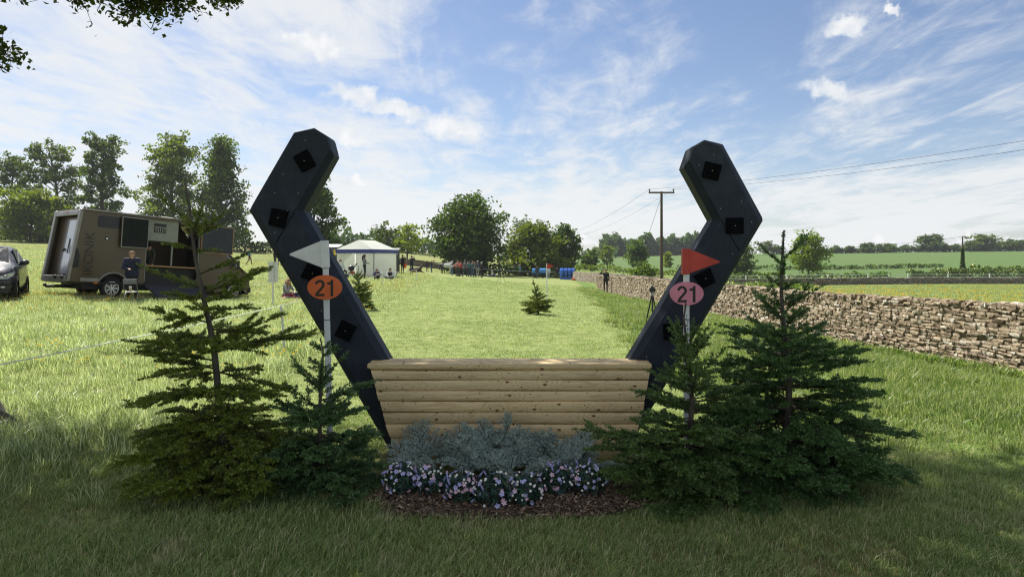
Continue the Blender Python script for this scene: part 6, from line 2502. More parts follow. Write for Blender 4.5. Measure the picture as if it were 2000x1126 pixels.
for k, (x, s) in enumerate(((-.5, .3), (0, .34), (.5, .26))):
    mb = MB()
    mb.ball((x, 0, s * .5), (s * 1.2, s * .8, s * .6), 12, 7)
    mb.build('bag', BLACKM if k != 1 else pm('navy_cloth', (.02, .03, .08), (.015, .02, .06), 8, .8), lg, smooth=True)

# dark railings and parked farm kit under the left trees
RL = thing('park_railing', 'dark estate railing under the trees left of the upright', 'fence', at_px(500, 122))
for k in range(34):
    mb = MB()
    x = -5 + .42 * k
    mb.box((x, 0, .9), (.07, .07, 1.9 + .15 * (k % 3 == 0)))
    mb.build('bar', BLACKM, RL)
for z in (.35, 1.0, 1.6):
    mb = MB()
    mb.box((1.9, .06, z), (14, .05, .09))
    mb.build('rail', BLACKM, RL)
# grey mesh panel fence left of the tent
MF = thing('mesh_fence', 'grey mesh fence panels left of the tent', 'fence', at_px(650, 66))
for k in range(3):
    mb = MB()
    mb.box((-1.6 + 1.3 * k, 0, 1.35), (1.22, .05, 1.5))
    mb.build('panel', pm('grey_mesh', (.22, .23, .24), (.10, .105, .11), 60, .6), MF)
    mb = MB()
    mb.box((-2.25 + 1.3 * k, 0, 1.1), (.06, .06, 2.2))
    mb.build('post', GREYPL, MF)
# pushchair by the tent
pc = thing('pushchair', 'black and red pushchair parked beside the spruce near the tent', 'pushchair', at_px(686, 46))
mb = MB()
mb.tube([(-.3, -.1, .18), (.1, 0, .7), (.35, .1, 1.05)], .02, 6)
mb.tube([(-.3, .3, .18), (.1, .3, .7), (.35, .3, 1.05)], .02, 6)
mb.tube([(.35, .1, 1.05), (.35, .3, 1.05)], .02, 6)
mb.build('frame', BLACKM, pc)
mb = MB()
mb.ball((-.02, .12, .72), (.22, .2, .2), 14, 8)
mb.build('hood', BLACKM, pc, smooth=True)
mb = MB()
mb.ball((.05, .12, .42), (.2, .16, .1), 12, 7)
mb.build('seat', REDP, pc, smooth=True)
for x, y in ((-.35, -.1), (-.35, .34), (.3, -.1), (.3, .34)):
    mb = MB()
    mb.tube([(x, y - .025, .13), (x, y + .025, .13)], .13, 14)
    mb.build('wheel', TYRE, pc)
# ------------------------------------------------------------------ people and horses: joints -> one continuous skin
SKIN = pm('skin', (.52, .31, .22), (.46, .26, .18), 12, .55)
CLOTH = {}


def cloth_m(c):
    k = tuple(round(v, 3) for v in c)
    if k not in CLOTH:
        CLOTH[k] = pm('cloth_%d' % len(CLOTH), c, tuple(v * .72 for v in c), 9, .85, .25, bscale=25)
    return CLOTH[k]


def capsule(mb, p0, p1, r0, r1, n=10):
    p0, p1 = Vector(p0), Vector(p1)
    d = p1 - p0
    if d.length < 1e-4:
        d = Vector((0, 0, 1e-3))
        p1 = p0 + d
    u = d.normalized()
    pts, rad = [], []
    for t in (-1, -.9, -.6, -.25):
        pts.append(p0 + u * r0 * t); rad.append(r0 * math.sqrt(max(.0004, 1 - t * t)))
    for t in (0, .5, 1):
        pts.append(p0.lerp(p1, t)); rad.append(r0 + (r1 - r0) * t)
    for t in (.25, .6, .9, 1):
        pts.append(p1 + u * r1 * t); rad.append(r1 * math.sqrt(max(.0004, 1 - t * t)))
    mb.tube(pts, rad, n)


def skin_mesh(name, caps, mats, voxel, smooth_it=4):
    """caps: (p0, p1, r0, r1, material index) -> remeshed single surface coloured by nearest capsule"""
    mb = MB()
    for c in caps:
        capsule(mb, *c[:4])
    tmp = mb.build(name + '_tmp', mats[0])
    rm = tmp.modifiers.new('r', 'REMESH')
    rm.mode = 'VOXEL'
    rm.voxel_size = voxel
    sm = tmp.modifiers.new('s', 'SMOOTH')
    sm.factor = .5
    sm.iterations = smooth_it
    bpy.context.view_layer.update()
    me = bpy.data.meshes.new_from_object(tmp.evaluated_get(bpy.context.evaluated_depsgraph_get()))
    old = tmp.data
    bpy.data.objects.remove(tmp)
    bpy.data.meshes.remove(old)
    me.name = name
    n = len(me.polygons)
    C = np.zeros(n * 3, np.float32)
    me.polygons.foreach_get('center', C)
    C = C.reshape(-1, 3)
    best = np.full(n, 1e9)
    mi = np.zeros(n, np.int32)
    for (p0, p1, r0, r1, m) in caps:
        a, b = np.array(p0, float), np.array(p1, float)
        ab = b - a
        t = np.clip(((C - a) @ ab) / max(ab @ ab, 1e-8), 0, 1)
        d = np.linalg.norm(C - a - t[:, None] * ab, axis=1) - (r0 + (r1 - r0) * t)
        k = d < best
        best[k] = d[k]
        mi[k] = m
    me.materials.clear()
    for m in mats:
        me.materials.append(m)
    me.polygons.foreach_set('material_index', mi)
    me.polygons.foreach_set('use_smooth', np.ones(n, bool))
    me.update()
    return me


STAND = dict(pelvis=(0, 0, .93), chest=(0, 0, 1.27), neck=(0, -.01, 1.44), head=(0, .02, 1.57), rs=(.18, 0, 1.40), ls=(-.18, 0, 1.40), re=(.235, -.03, 1.13), le=(-.235, -.03, 1.13),
             rw=(.235, .06, .90), lw=(-.235, .06, .90), rh=(.09, 0, .91), lh=(-.09, 0, .91), rk=(.10, .03, .50), lk=(-.10, .03, .50), ra=(.11, -.02, .08), la=(-.11, -.02, .08))
POSES = dict(
    stand={},
    forward=dict(re=(.25, .02, 1.13), rw=(.16, .26, 1.10), le=(-.24, .0, 1.13), lw=(-.12, .28, 1.08)),
    eat=dict(re=(.26, .05, 1.14), rw=(.10, .30, 1.10), le=(-.25, .08, 1.16), lw=(-.05, .17, 1.42)),
    photo=dict(re=(.27, .14, 1.30), rw=(.10, .20, 1.54), le=(-.27, .14, 1.30), lw=(-.08, .20, 1.54)),
    salute=dict(re=(.42, .08, 1.36), rw=(.14, .12, 1.63)),
    walk=dict(rk=(.10, .16, .52), ra=(.10, .20, .09), lk=(-.10, -.02, .49), la=(-.10, -.30, .12), re=(.23, -.14, 1.15), rw=(.22, -.12, .92), le=(-.23, .10, 1.15), lw=(-.2, .24, .97)),
    step=dict(rk=(.13, .06, .50), ra=(.16, .06, .08), lk=(-.12, .0, .49), la=(-.15, -.12, .08)),
    bend=dict(chest=(0, .24, 1.16), neck=(0, .40, 1.24), head=(0, .5, 1.30), rs=(.18, .33, 1.22), ls=(-.18, .33, 1.22), re=(.2, .42, .96), le=(-.2, .42, .96), rw=(.12, .5, .72), lw=(-.12, .5, .72)),
    sit=dict(pelvis=(0, 0, .14), chest=(0, .04, .46), neck=(0, .10, .62), head=(0, .16, .73), rs=(.17, .07, .58), ls=(-.17, .07, .58), re=(.24, .22, .36), le=(-.24, .22, .36), rw=(.10, .36, .30), lw=(-.10, .36, .30),
             rh=(.10, .03, .13), lh=(-.10, .03, .13), rk=(.28, .42, .24), lk=(-.28, .42, .24), ra=(.06, .52, .07), la=(-.06, .50, .07)),
    knees=dict(pelvis=(0, 0, .13), chest=(0, .10, .44), neck=(0, .22, .58), head=(0, .30, .66), rs=(.17, .18, .55), ls=(-.17, .18, .55), re=(.26, .36, .40), le=(-.26, .36, .40), rw=(.08, .5, .44), lw=(-.08, .5, .44),
               rh=(.10, .03, .13), lh=(-.10, .03, .13), rk=(.14, .44, .46), lk=(-.14, .44, .46), ra=(.12, .58, .07), la=(-.12, .58, .07)),
    chair=dict(pelvis=(0, 0, .50), chest=(0, -.02, .83), neck=(0, .0, 1.0), head=(0, .03, 1.12), rs=(.18, 0, .96), ls=(-.18, 0, .96), re=(.24, .06, .70), le=(-.24, .06, .70), rw=(.12, .28, .64), lw=(-.12, .28, .64),
               rh=(.10, .03, .49), lh=(-.10, .03, .49), rk=(.13, .44, .50), lk=(-.13, .44, .50), ra=(.13, .42, .08), la=(-.13, .42, .08)))


def person(label, loc, rz, height=1.7, pose='stand', top=(.03, .04, .10), legs=(.02, .022, .03), hair=(.06, .035, .02), shoes=(.02, .02, .02), bulk=1.0, long_hair=False, hat=None,
           voxel=.026, group=None, vest=None, sleeves=None):
    J = {k: Vector(v) for k, v in {**STAND, **POSES[pose]}.items()}
    s = height / 1.70
    b = bulk
    caps = []
    def add(p, q, r0, r1, m):
        caps.append((tuple(Vector(p) * s), tuple(Vector(q) * s), r0 * s, r1 * s, m))
    # 0 skin 1 top 2 legs 3 shoes 4 sleeve
    pe, ch, ne, he = J['pelvis'], J['chest'], J['neck'], J['head']
    sd = (J['rs'] - J['ls']).normalized()
    add(pe + sd * .065, pe - sd * .065, .118, .118, 2)
    add(pe.lerp(ch, .25), ch, .118 * b, .135 * b, 1)
    add(pe.lerp(ch, .3) + sd * .055, pe.lerp(ch, .3) - sd * .055, .108 * b, .108 * b, 1)
    add(ch + sd * .085, ch - sd * .085, .112 * b, .112 * b, 1)
    add(ch.lerp(ne, .72) + sd * .12, ch.lerp(ne, .72) - sd * .12, .068 * b, .068 * b, 1)
    if b > 1.05:
        add(pe + Vector((0, 0, -.02)) + sd * .06, pe.lerp(ch, .3) + sd * .06, .125 * b, .12 * b, 1)
        add(pe + Vector((0, 0, -.02)) - sd * .06, pe.lerp(ch, .3) - sd * .06, .125 * b, .12 * b, 1)
    add(ne - (ne - ch) * .1, he - Vector((0, 0, .03)), .056, .052, 0)
    add(he + Vector((0, -.012, .035)), he + Vector((0, .010, -.045)), .088, .066, 0)
    fw = Vector((0, 1, 0))
    add(he + fw * .075 + Vector((0, 0, .0)), he + fw * .095 + Vector((0, 0, -.018)), .014, .018, 0)
    for q in (-1, 1):
        add(he + sd * .083 * q + Vector((0, -.01, .0)), he + sd * .085 * q + Vector((0, -.012, .025)), .016, .018, 0)
    for a in 'rl':
        S, E, Wr = J[a + 's'], J[a + 'e'], J[a + 'w']
        sm = 4 if sleeves is not None else 1
        add(S, E, .060 * b, .048 * b, sm)
        add(E, Wr, .047 * b, .036 * b, sm)
        d = (Wr - E).normalized()
        palm = Wr + d * .07
        add(Wr, palm, .028, .032, 0)
        side = sd * (1 if a == 'l' else -1)
        perp = d.cross(side)
        perp = perp.normalized() if perp.length > .05 else Vector((0, 0, 1))
        for k, ln in zip((-1.5, -.5, .5, 1.5), (.055, .068, .072, .062)):
            o = side * .0145 * k
            add(palm + o * .9, palm + o * 1.25 + d * ln + perp * .012, .0105, .008, 0)
        add(Wr + side * .025 + d * .02, Wr + side * .055 + d * .062, .013, .010, 0)
        Hp, K, A = J[a + 'h'], J[a + 'k'], J[a + 'a']
        add(Hp, K, .085, .060, 2)
        add(K, A, .058, .042, 2)
        up_leg = (A - K)
        ft = Vector((0, 1, 0)) if abs(up_leg.normalized().y) < .9 else Vector((0, .4, 1)).normalized()
        add(A + Vector((0, -.03, -.03)), A + ft * .15 + Vector((0, 0, -.042)), .044, .036, 3)
    mats = [SKIN, cloth_m(top), cloth_m(legs), cloth_m(shoes)] + ([cloth_m(sleeves)] if sleeves is not None else [])
    root = thing('person', label, 'person', loc, rz, group)
    me = skin_mesh('body', caps, mats, voxel * s)
    link('body', me, root)
    hm = cloth_m(hair)
    mb = MB()
    hc = (he + Vector((0, -.028, .038))) * s
    mb.ball(hc, (.097 * s, .100 * s, .092 * s), 14, 9)
    if long_hair:
        mb.tube([hc + Vector((0, -.05, .02)) * s, hc + Vector((0, -.09, -.12)) * s, hc + Vector((.02, -.10, -.26)) * s, hc + Vector((.02, -.09, -.38)) * s], [.085 * s, .085 * s, .07 * s, .03 * s], 10)
        for q in (-1, 1):
            mb.tube([hc + Vector((q * .07, 0, .0)) * s, hc + Vector((q * .095, .01, -.13)) * s, hc + Vector((q * .09, .01, -.28)) * s], [.045 * s, .045 * s, .02 * s], 8)
    mb.build('hair', hm, root, smooth=True)
    if hat is not None:
        mb = MB()
        mb.ball(hc + Vector((0, .01, .035)) * s, (.106 * s, .112 * s, .075 * s), 14, 8)
        mb.tube([hc + Vector((0, .09, .03)) * s, hc + Vector((0, .17, .015)) * s], [.07 * s, .03 * s], 8)
        mb.build('cap', cloth_m(hat), root, smooth=True)
    return root


def face_to(x, y):
    """turn so that local +y points along (x, y)"""
    return math.atan2(y, x) - math.pi / 2


NAVY_, BLK, GRY = (.012, .018, .05), (.010, .010, .012), (.20, .20, .19)
# by the lorry
person('woman in a thick navy coat eating beside the lorry', at_px(258, 22.0), face_to(.45, -.9), 1.64, 'eat', NAVY_, BLK, (.22, .13, .06), bulk=1.28, voxel=.014)
sv = VAN_M @ Vector((2.45, .75, .52))
person('server in dark clothes and cap behind the lorry counter', sv, face_to(.7, -.7), 1.72, 'bend', (.05, .05, .045), BLK, (.03, .02, .015), hat=BLK, voxel=.024)
# meadow
person('woman in blue jacket and maroon trousers walking with a rucksack', at_px(487, 69), face_to(.9, .5), 1.66, 'walk', (.10, .30, .42), (.12, .02, .025), (.35, .22, .12), sleeves=(.10, .30, .42))
rk = at_px(485.5, 69.1)
ruck = thing('rucksack', 'black rucksack worn by the walking woman', 'bag', rk + Vector((-.1, -.1, .98)))
mb = MB()
mb.ball((0, 0, .18), (.17, .15, .24), 12, 8)
mb.build('sack', BLACKM, ruck, smooth=True)
mb = MB()
mb.ball((-.05, -.1, .1), (.12, .08, .12), 10, 6)
mb.build('front_pocket', BLACKM, ruck, smooth=True)
person('person in a black jacket half hidden behind the left upright', at_px(537, 72), face_to(.6, .8), 1.76, 'stand', BLK, (.02, .02, .03), (.05, .03, .02), bulk=1.1)
person('person in blue jeans mostly hidden behind the left upright', at_px(546, 66), face_to(-.5, .8), 1.68, 'step', (.05, .05, .06), (.06, .11, .20), (.05, .03, .02))
person('girl in grey jumper with long hair sitting in the meadow', at_px(558, 27), face_to(.95, -.3), 1.64, 'sit', (.36, .36, .34), (.20, .02, .05), (.30, .18, .08), long_hair=True, voxel=.02)
bl = thing('tartan_blanket', 'red tartan blanket over the seated girl\'s legs', 'blanket', at_px(567, 26.8))
mb = MB()
vs, fs = [], []
for i in range(11):
    for j in range(7):
        vs.append((-.35 + .07 * i, -.22 + .07 * j, .05 + .2 * math.exp(-((i - 5) / 4) ** 2) * math.exp(-((j - 3) / 2.6) ** 2) + .02 * math.sin(i * 1.7 + j)))
for i in range(10):
    for j in range(6):
        a = i * 7 + j
        fs.append((a, a + 7, a + 8, a + 1))
mb.add(vs, fs)
def mat_tartan():
    m, T, bs, out = new_mat('tartan')
    tc = T.node('ShaderNodeTexCoord')
    sp = T.node('ShaderNodeSeparateXYZ', inp={0: tc.outputs['Object']})
    a = T.math('GREATER_THAN', T.math('FRACT', T.math('MULTIPLY', sp.outputs[0], 7.0)), .6)
    b = T.math('GREATER_THAN', T.math('FRACT', T.math('MULTIPLY', sp.outputs[1], 7.0)), .6)
    c = T.mix(a, (.36, .02, .05), (.05, .015, .03))
    c = T.mix(T.math('MULTIPLY', b, .5), c, (.6, .5, .5))
    T.l.new(c, bs.inputs['Base Color'])
    bs.inputs['Roughness'].default_value = .9
    return m
mb.build('cloth', mat_tartan(), bl, smooth=True)
bg_ = thing('cool_bag', 'navy bag standing on the grass beside the seated girl', 'bag', at_px(581, 26.9))
mb = MB()
mb.box((0, 0, .15), (.16, .2, .3))
mb.build('body', pm('navy_cloth', (.02, .03, .08), (.015, .02, .06), 8, .8), bg_, bevel=.02)
mb = MB()
mb.tube([(-.05, 0, .3), (-.04, 0, .4), (.04, 0, .4), (.05, 0, .3)], .01, 5)
mb.build('handle', BLACKM, bg_)
# by the tent
person('man in pale blue shirt sitting left of the tent front', at_px(665, 45.5), face_to(.7, -.6), 1.75, 'chair', (.50, .58, .68), (.03, .03, .04), (.14, .07, .04))
person('woman in grey jumper and black trousers standing before the tent', at_px(712, 46), face_to(.95, .1), 1.70, 'forward', (.22, .22, .21), BLK, (.035, .02, .015), long_hair=True, voxel=.02)
person('person in navy top hunched over, sitting before the tent', at_px(735, 45.5), face_to(.3, -1), 1.68, 'knees', (.03, .05, .14), (.05, .03, .03), (.10, .05, .03), voxel=.024)
person('person in white shirt and black waistcoat sitting before the tent', at_px(763, 46), face_to(-.1, -1), 1.70, 'sit', BLK, (.08, .08, .09), (.10, .05, .03), sleeves=(.62, .64, .66), voxel=.024)
# photographers
person('photographer in black raising a camera right of the tent', at_px(786, 63), face_to(.55, .85), 1.78, 'photo', BLK, BLK, (.03, .02, .015), bulk=1.08, voxel=.024)
person('photographer in navy jacket beside the one in black', at_px(804, 63.5), face_to(.45, .9), 1.76, 'photo', (.015, .018, .035), (.03, .05, .09), (.22, .11, .06), bulk=1.15, voxel=.024)
hv = thing('orange_bag', 'bright orange bag hanging at the black-clad photographer\'s hip', 'bag', at_px(791.5, 62.9) + Vector((0, 0, .62)))
mb = MB()
mb.ball((0, 0, .16), (.12, .10, .24), 10, 7)
mb.build('pouch', pm('hi_vis_orange', (.85, .14, .02), (.75, .12, .02), 8, .7), hv, smooth=True)
mb = MB()
mb.tube([(0, 0, .36), (-.12, 0, .62)], .014, 5)
mb.build('strap', BLACKM, hv)
person('woman in black with fair hair standing left of the piebald horse', at_px(834.5, 96), face_to(-.5, .85), 1.68, 'stand', BLK, (.05, .06, .08), (.36, .24, .12), long_hair=True)
person('woman in navy and jeans beside the fair-haired woman', at_px(843, 95), face_to(-.9, .3), 1.64, 'stand', (.02, .025, .05), (.06, .12, .22), (.05, .03, .02))
hf = thing('small_flag', 'small red flag held up behind the woman in jeans', 'flag', at_px(846, 97) + Vector((0, 0, 1.3)))
mb = MB()
mb.tube([(0, 0, -.5), (0, 0, .45)], .015, 6)
mb.build('stick', WHITEPOLE, hf)
mb = MB()
mb.prism([Vector((0, -.01, .45)), Vector((.25, -.01, .35)), Vector((0, -.01, .15))], (0, .02, 0))
mb.build('cloth', REDP, hf)
# crowd
RED_, MAR, TEAL = (.42, .05, .06), (.14, .02, .035), (.06, .20, .24)
G = 'crowd watching in front of the big dark tree'
crowd = [
    (883, 93, (.9, .4), 'bend', (.30, .06, .05), (.10, .18, .30), (.55, .45, .28), 'person in red with jeans bending beside the piebald horse', None),
    (894, 80.5, (.4, .9), 'step', (.45, .18, .18), (.04, .04, .05), (.28, .16, .09), 'leftmost of the crowd, in a pink top', None),
    (900, 79, (.6, .6), 'step', RED_, BLK, (.16, .08, .04), 'person in a bright red top at the left of the crowd', None),
    (908, 78, (.3, .9), 'walk', (.12, .13, .16), (.05, .06, .09), (.12, .07, .05), 'striding person in dark grey third in the crowd', GRY),
    (914, 83, (-.2, .9), 'stand', (.30, .12, .08), BLK, (.18, .09, .05), 'person in a rust top at the back of the crowd', None),
    (917, 78.5, (.2, .9), 'forward', TEAL, (.04, .07, .13), (.05, .03, .02), 'person in a teal jacket in the middle of the crowd', None),
    (923, 78, (.5, .8), 'forward', (.06, .10, .10), (.07, .11, .20), (.25, .14, .08), 'person in dark green right of the teal jacket', None),
    (927, 82, (-.6, .7), 'forward', (.35, .33, .30), BLK, (.32, .2, .1), 'person in a pale top at the back right of the crowd', None),
    (933, 78, (-.3, .9), 'stand', (.05, .06, .10), (.28, .28, .29), (.03, .02, .02), 'person in navy and grey trousers with pale cap', (.6, .6, .58)),
    (941, 81, (-.8, .4), 'stand', BLK, BLK, (.05, .03, .02), 'rightmost of the crowd, all in black with pale cap', (.55, .55, .52)),
]
for (px, D, f, ps, t, l, h, lab, hat) in crowd:
    person(lab, at_px(px, D * .93), face_to(*f), 1.68 + (px % 5) * .03, ps, t, l, h, hat=hat, voxel=.03, group=G)
person('man in a dark jacket by the black horse\'s head', at_px(975, 104), face_to(.8, -.5), 1.74, 'step', BLK, BLK, (.12, .07, .05), voxel=.03)
person('person in a light blue jacket right of the black horse', at_px(1016, 100), face_to(-.9, -.2), 1.70, 'stand', (.10, .28, .50), (.03, .03, .04), (.18, .1, .06), voxel=.03)
person('person in dark clothes before the blue barrels trailer', at_px(1049, 92), face_to(-.3, .9), 1.70, 'stand', (.03, .035, .05), (.05, .07, .12), (.10, .06, .04), voxel=.03)
person('person in white top beside the far red flag', at_px(1072, 93), face_to(-.3, -.9), 1.62, 'stand', (.55, .58, .62), (.3, .33, .36), (.05, .04, .03), hat=(.5, .5, .5), voxel=.03)
person('person in black left of the ribbed blue tank', at_px(1088, 95), face_to(.2, -.9), 1.64, 'stand', BLK, (.02, .025, .04), (.05, .03, .02), voxel=.03)
person('man in black shading his eyes at the end of the stone wall', at_px(1183, 50.5), face_to(-.25, -1), 1.74, 'salute', BLK, BLK, (.05, .03, .02), voxel=.022)


def horse(label, loc, rz, coat, patch, pose='stand', sc=1.0):
    """local +x is forward; 0 coat, 1 patch, 2 dark mane/tail"""
    c = []
    A = lambda p, q, r0, r1, m=0: c.append((tuple(Vector(p) * sc), tuple(Vector(q) * sc), r0 * sc, r1 * sc, m))
    if pose == 'lie':
        dz = -.72
    else:
        dz = 0.0
    V = lambda x, y, z: (x, y, z + dz)
    # trunk: deep chest, tucked belly, rounded croup
    A(V(.42, 0, 1.12), V(.05, 0, 1.12), .30, .31, 0 if coat != 'pie' else 0)
    A(V(.05, 0, 1.12), V(-.45, 0, 1.18), .31, .28, 0)
    A(V(-.45, 0, 1.20), V(-.68, 0, 1.18), .29, .24, 1)
    A(V(.52, 0, 1.18), V(.60, 0, 1.05), .24, .20, 0)
    A(V(.35, 0, 1.40), V(-.1, 0, 1.36), .10, .10, 0)
    A(V(-.5, 0, 1.38), V(-.66, 0, 1.30), .12, .10, 1)
    if pose == 'graze':
        A((.55, 0, 1.28), (.95, 0, .88), .19, .13, 0)
        A((.95, 0, .88), (1.12, 0, .60), .13, .11, 0)
        A((1.10, 0, .62), (1.22, 0, .20), .115, .07, 0)
        A((.62, 0, 1.44), (1.02, 0, .95), .05, .04, 2)
        ears = ((1.05, .06, .72), (.98, .07, .80))
    else:
        A(V(.55, 0, 1.28), V(.86, 0, 1.62), .19, .13, 0)
        A(V(.86, 0, 1.62), V(1.02, 0, 1.84), .13, .105, 1)
        A(V(1.02, 0, 1.84), V(1.40, 0, 1.60), .115, .065, 1)
        A(V(.50, 0, 1.46), V(.95, 0, 1.90), .05, .04, 2 if coat != 'pie' else 0)
        ears = (V(1.0, .06, 1.92), V(.98, .07, 2.04))
    for s in (-1, 1):
        A((ears[0][0], s * ears[0][1], ears[0][2]), (ears[1][0], s * ears[1][1], ears[1][2]), .035, .012, 1)
    if pose != 'lie':
        for s, o in ((-1, .06), (1, -.06)):
            # fore: elbow, knee (wrist), fetlock, hoof
            A((.45 + o, s * .15, 1.0), (.47 + o, s * .14, .58), .11, .065, 0)
            A((.47 + o, s * .14, .58), (.46 + o, s * .14, .16), .055, .04, 0)
            A((.46 + o, s * .14, .15), (.50 + o, s * .14, .05), .045, .055, 2)
            # hind: stifle forward, hock back, near-vertical shank
            A((-.55 - o, s * .15, 1.05), (-.42 - o, s * .16, .86), .17, .12, 1)
            A((-.42 - o, s * .16, .86), (-.70 - o, s * .15, .55), .11, .06, 1)
            A((-.70 - o, s * .15, .55), (-.64 - o, s * .15, .16), .055, .042, 1)
            A((-.64 - o, s * .15, .15), (-.60 - o, s * .15, .05), .045, .055, 2)
    else:
        for s in (-1, 1):
            A((.50, s * .16, .30), (.92, s * .2, .16), .11, .06, 0)
            A((.92, s * .2, .16), (1.25 - .25 * (s > 0), s * .18, .06), .05, .04, 0)
            A((-.5, s * .2, .32), (-.12, s * .34, .20), .17, .09, 1)
            A((-.12, s * .34, .20), (-.45, s * .42, .10), .08, .05, 1)
            A((-.45, s * .42, .10), (-.1, s * .42, .06), .05, .045, 1)
    t0 = V(-.82, 0, 1.28) if pose != 'lie' else (-.85, 0, .4)
    t1 = V(-.95, 0, .75) if pose != 'lie' else (-1.25, 0, .08)
    A(t0, t1, .06, .09, 2)
    if pose != 'lie':
        A(t1, (-.93, 0, .5), .09, .03, 2)
    pal = {'pie': [cloth_m((.62, .62, .60)), cloth_m((.018, .016, .016)), cloth_m((.02, .018, .018))],
           'black': [cloth_m((.014, .012, .012)), cloth_m((.016, .014, .013)), cloth_m((.008, .008, .008))],
           'bay': [cloth_m((.035, .02, .014)), cloth_m((.025, .016, .012)), cloth_m((.01, .008, .008))]}[coat]
    root = thing('horse', label, 'horse', loc, rz)
    link('body', skin_mesh('body', c, pal, .035 * sc, 3), root)
    # reins or halter as its own piece
    mb = MB()
    p = Vector(c[[i for i, k in enumerate(c)][7]][1])
    mb.tube([p + Vector((0, .1 * math.sin(a), .1 * math.cos(a))) * sc for a in np.linspace(0, 6.283, 13)], .014 * sc, 5, caps=False)
    mb.build('halter', cloth_m((.02, .02, .03)), root)
    return root


horse('black and white horse standing side on beside the crowd', at_px(872, 94), math.radians(8), 'pie', None)
horse('black horse grazing with lowered head right of the crowd', at_px(999, 103), math.radians(172), 'black', None, 'graze')
horse('dark bay horse lying on the grass behind the photographers', at_px(812, 84), math.radians(-8), 'bay', None, 'lie', .95)
# ------------------------------------------------------------------ grass: tufts of real blades set out over the field
def mat_grass(name, base, tipc, trans=.4, dry=(.30, .26, .13), dry_glintf=.2, spec=.35, rough=.45, dth=.82):
    m, T, bs, out = new_mat(name)
    at = T.node('ShaderNodeAttribute', attribute_name='tint')      # r: 0 root .. 1 tip, g: random per blade
    sp = T.node('ShaderNodeSeparateColor', inp={0: at.outputs[0]})
    g = T.node('ShaderNodeNewGeometry')
    n = T.noise(g.outputs['Position'], .5, 4, .6)
    n2 = T.noise(g.outputs['Position'], 2.3, 3, .6)
    c = T.mix(sp.outputs[0], base, tipc)
    c = T.mix(1.0, c, T.ramp(n, [(.3, (.78, .84, .7)), (.7, (1.22, 1.12, 1.1))]), 'MULTIPLY')
    c = T.mix(T.math('MULTIPLY', T.smooth(n2, .52, .72), dry_glintf * 1.5), c, dry)
    c = T.mix(T.math('MULTIPLY', T.smooth(sp.outputs[1], dth, dth + .06), .8), c, dry)  # pale blades: dry ones, and whitish ones painting in sparkle
    c = T.mix(1.0, c, T.ramp(sp.outputs[1], [(0, (.7, .72, .7)), (.8, (1.25, 1.2, 1.1))]), 'MULTIPLY')
    T.l.new(c, bs.inputs['Base Color'])
    bs.inputs['Roughness'].default_value = rough
    bs.inputs['Specular IOR Level'].default_value = spec
    tr = T.node('ShaderNodeBsdfTranslucent')
    T.l.new(T.mix(1.0, c, (1.1, 1.2, .72), 'MULTIPLY'), tr.inputs[0])
    mx = T.node('ShaderNodeMixShader', inp={0: trans, 1: bs.outputs[0], 2: tr.outputs[0]})
    T.l.new(mx.outputs[0], out.inputs[0])
    return m


def tuft(name, n, rad, h, w, lean, mat, seed, flowers=0, wind=(0, 0)):
    R = np.random.default_rng(seed)
    a, r = R.random(n) * 6.283, np.sqrt(R.random(n)) * rad
    p = np.stack([r * np.cos(a), r * np.sin(a), np.full(n, -.01)], 1)
    hh = h * R.uniform(.45, 1.15, n)
    az = R.random(n) * 6.283
    d = np.stack([np.cos(az), np.sin(az)], 1) * (lean * R.uniform(.2, 1.2, (n, 1))) + np.array(wind)
    s = np.stack([-np.sin(az + .6), np.cos(az + .6), np.zeros(n)], 1)
    ww = (w * R.uniform(.6, 1.3, n))[:, None]
    q1 = p + np.concatenate([d * (hh * .35)[:, None], (hh * .55)[:, None]], 1)
    tip = p + np.concatenate([d * hh[:, None] * 1.0, (hh * np.sqrt(np.maximum(.15, 1 - (d ** 2).sum(1) * .6)))[:, None]], 1)
    V = np.stack([p - s * ww, p + s * ww, q1 + s * ww * .8, q1 - s * ww * .8, tip], 1).reshape(-1, 3)
    b = np.arange(n) * 5
    F = [np.stack([b, b + 1, b + 2, b + 3], 1), np.stack([b + 3, b + 2, b + 4], 1)]
    g = R.random(n)
    col = np.zeros((n, 5, 3))
    col[:, :2, 0] = 0
    col[:, 2:4, 0] = .6
    col[:, 4, 0] = 1
    col[:, :, 1] = g[:, None]
    col = col.reshape(-1, 3)
    mats = [mat]
    mi = np.zeros(2 * n, int)
    if flowers:
        mats.append(BUTTER)
        fv, ff, k0 = [], [], len(V)
        for k in range(flowers):
            c = np.array([*(R.normal(0, rad * .5, 2)), h * R.uniform(.7, 1.1)])
            for a in (0, 2.09, 4.19):
                k1 = k0 + len(fv)
                u = np.array([math.cos(a), math.sin(a), .35]) * .021
                v = np.array([-math.sin(a), math.cos(a), 0]) * .018
                fv += [c, c + u * .8 + v, c + u * 1.4, c + u * .8 - v]
                ff.append([k1, k1 + 1, k1 + 2, k1 + 3])
        V = np.concatenate([V, np.array(fv)])
        col = np.concatenate([col, np.ones((len(fv), 3)) * .5])
        F.append(np.array(ff))
        mi = np.concatenate([mi, np.ones(len(ff), int)])
    me = raw_mesh(name, V, F, mats, mi=mi, col=col)
    return bpy.data.objects.new(name, me)


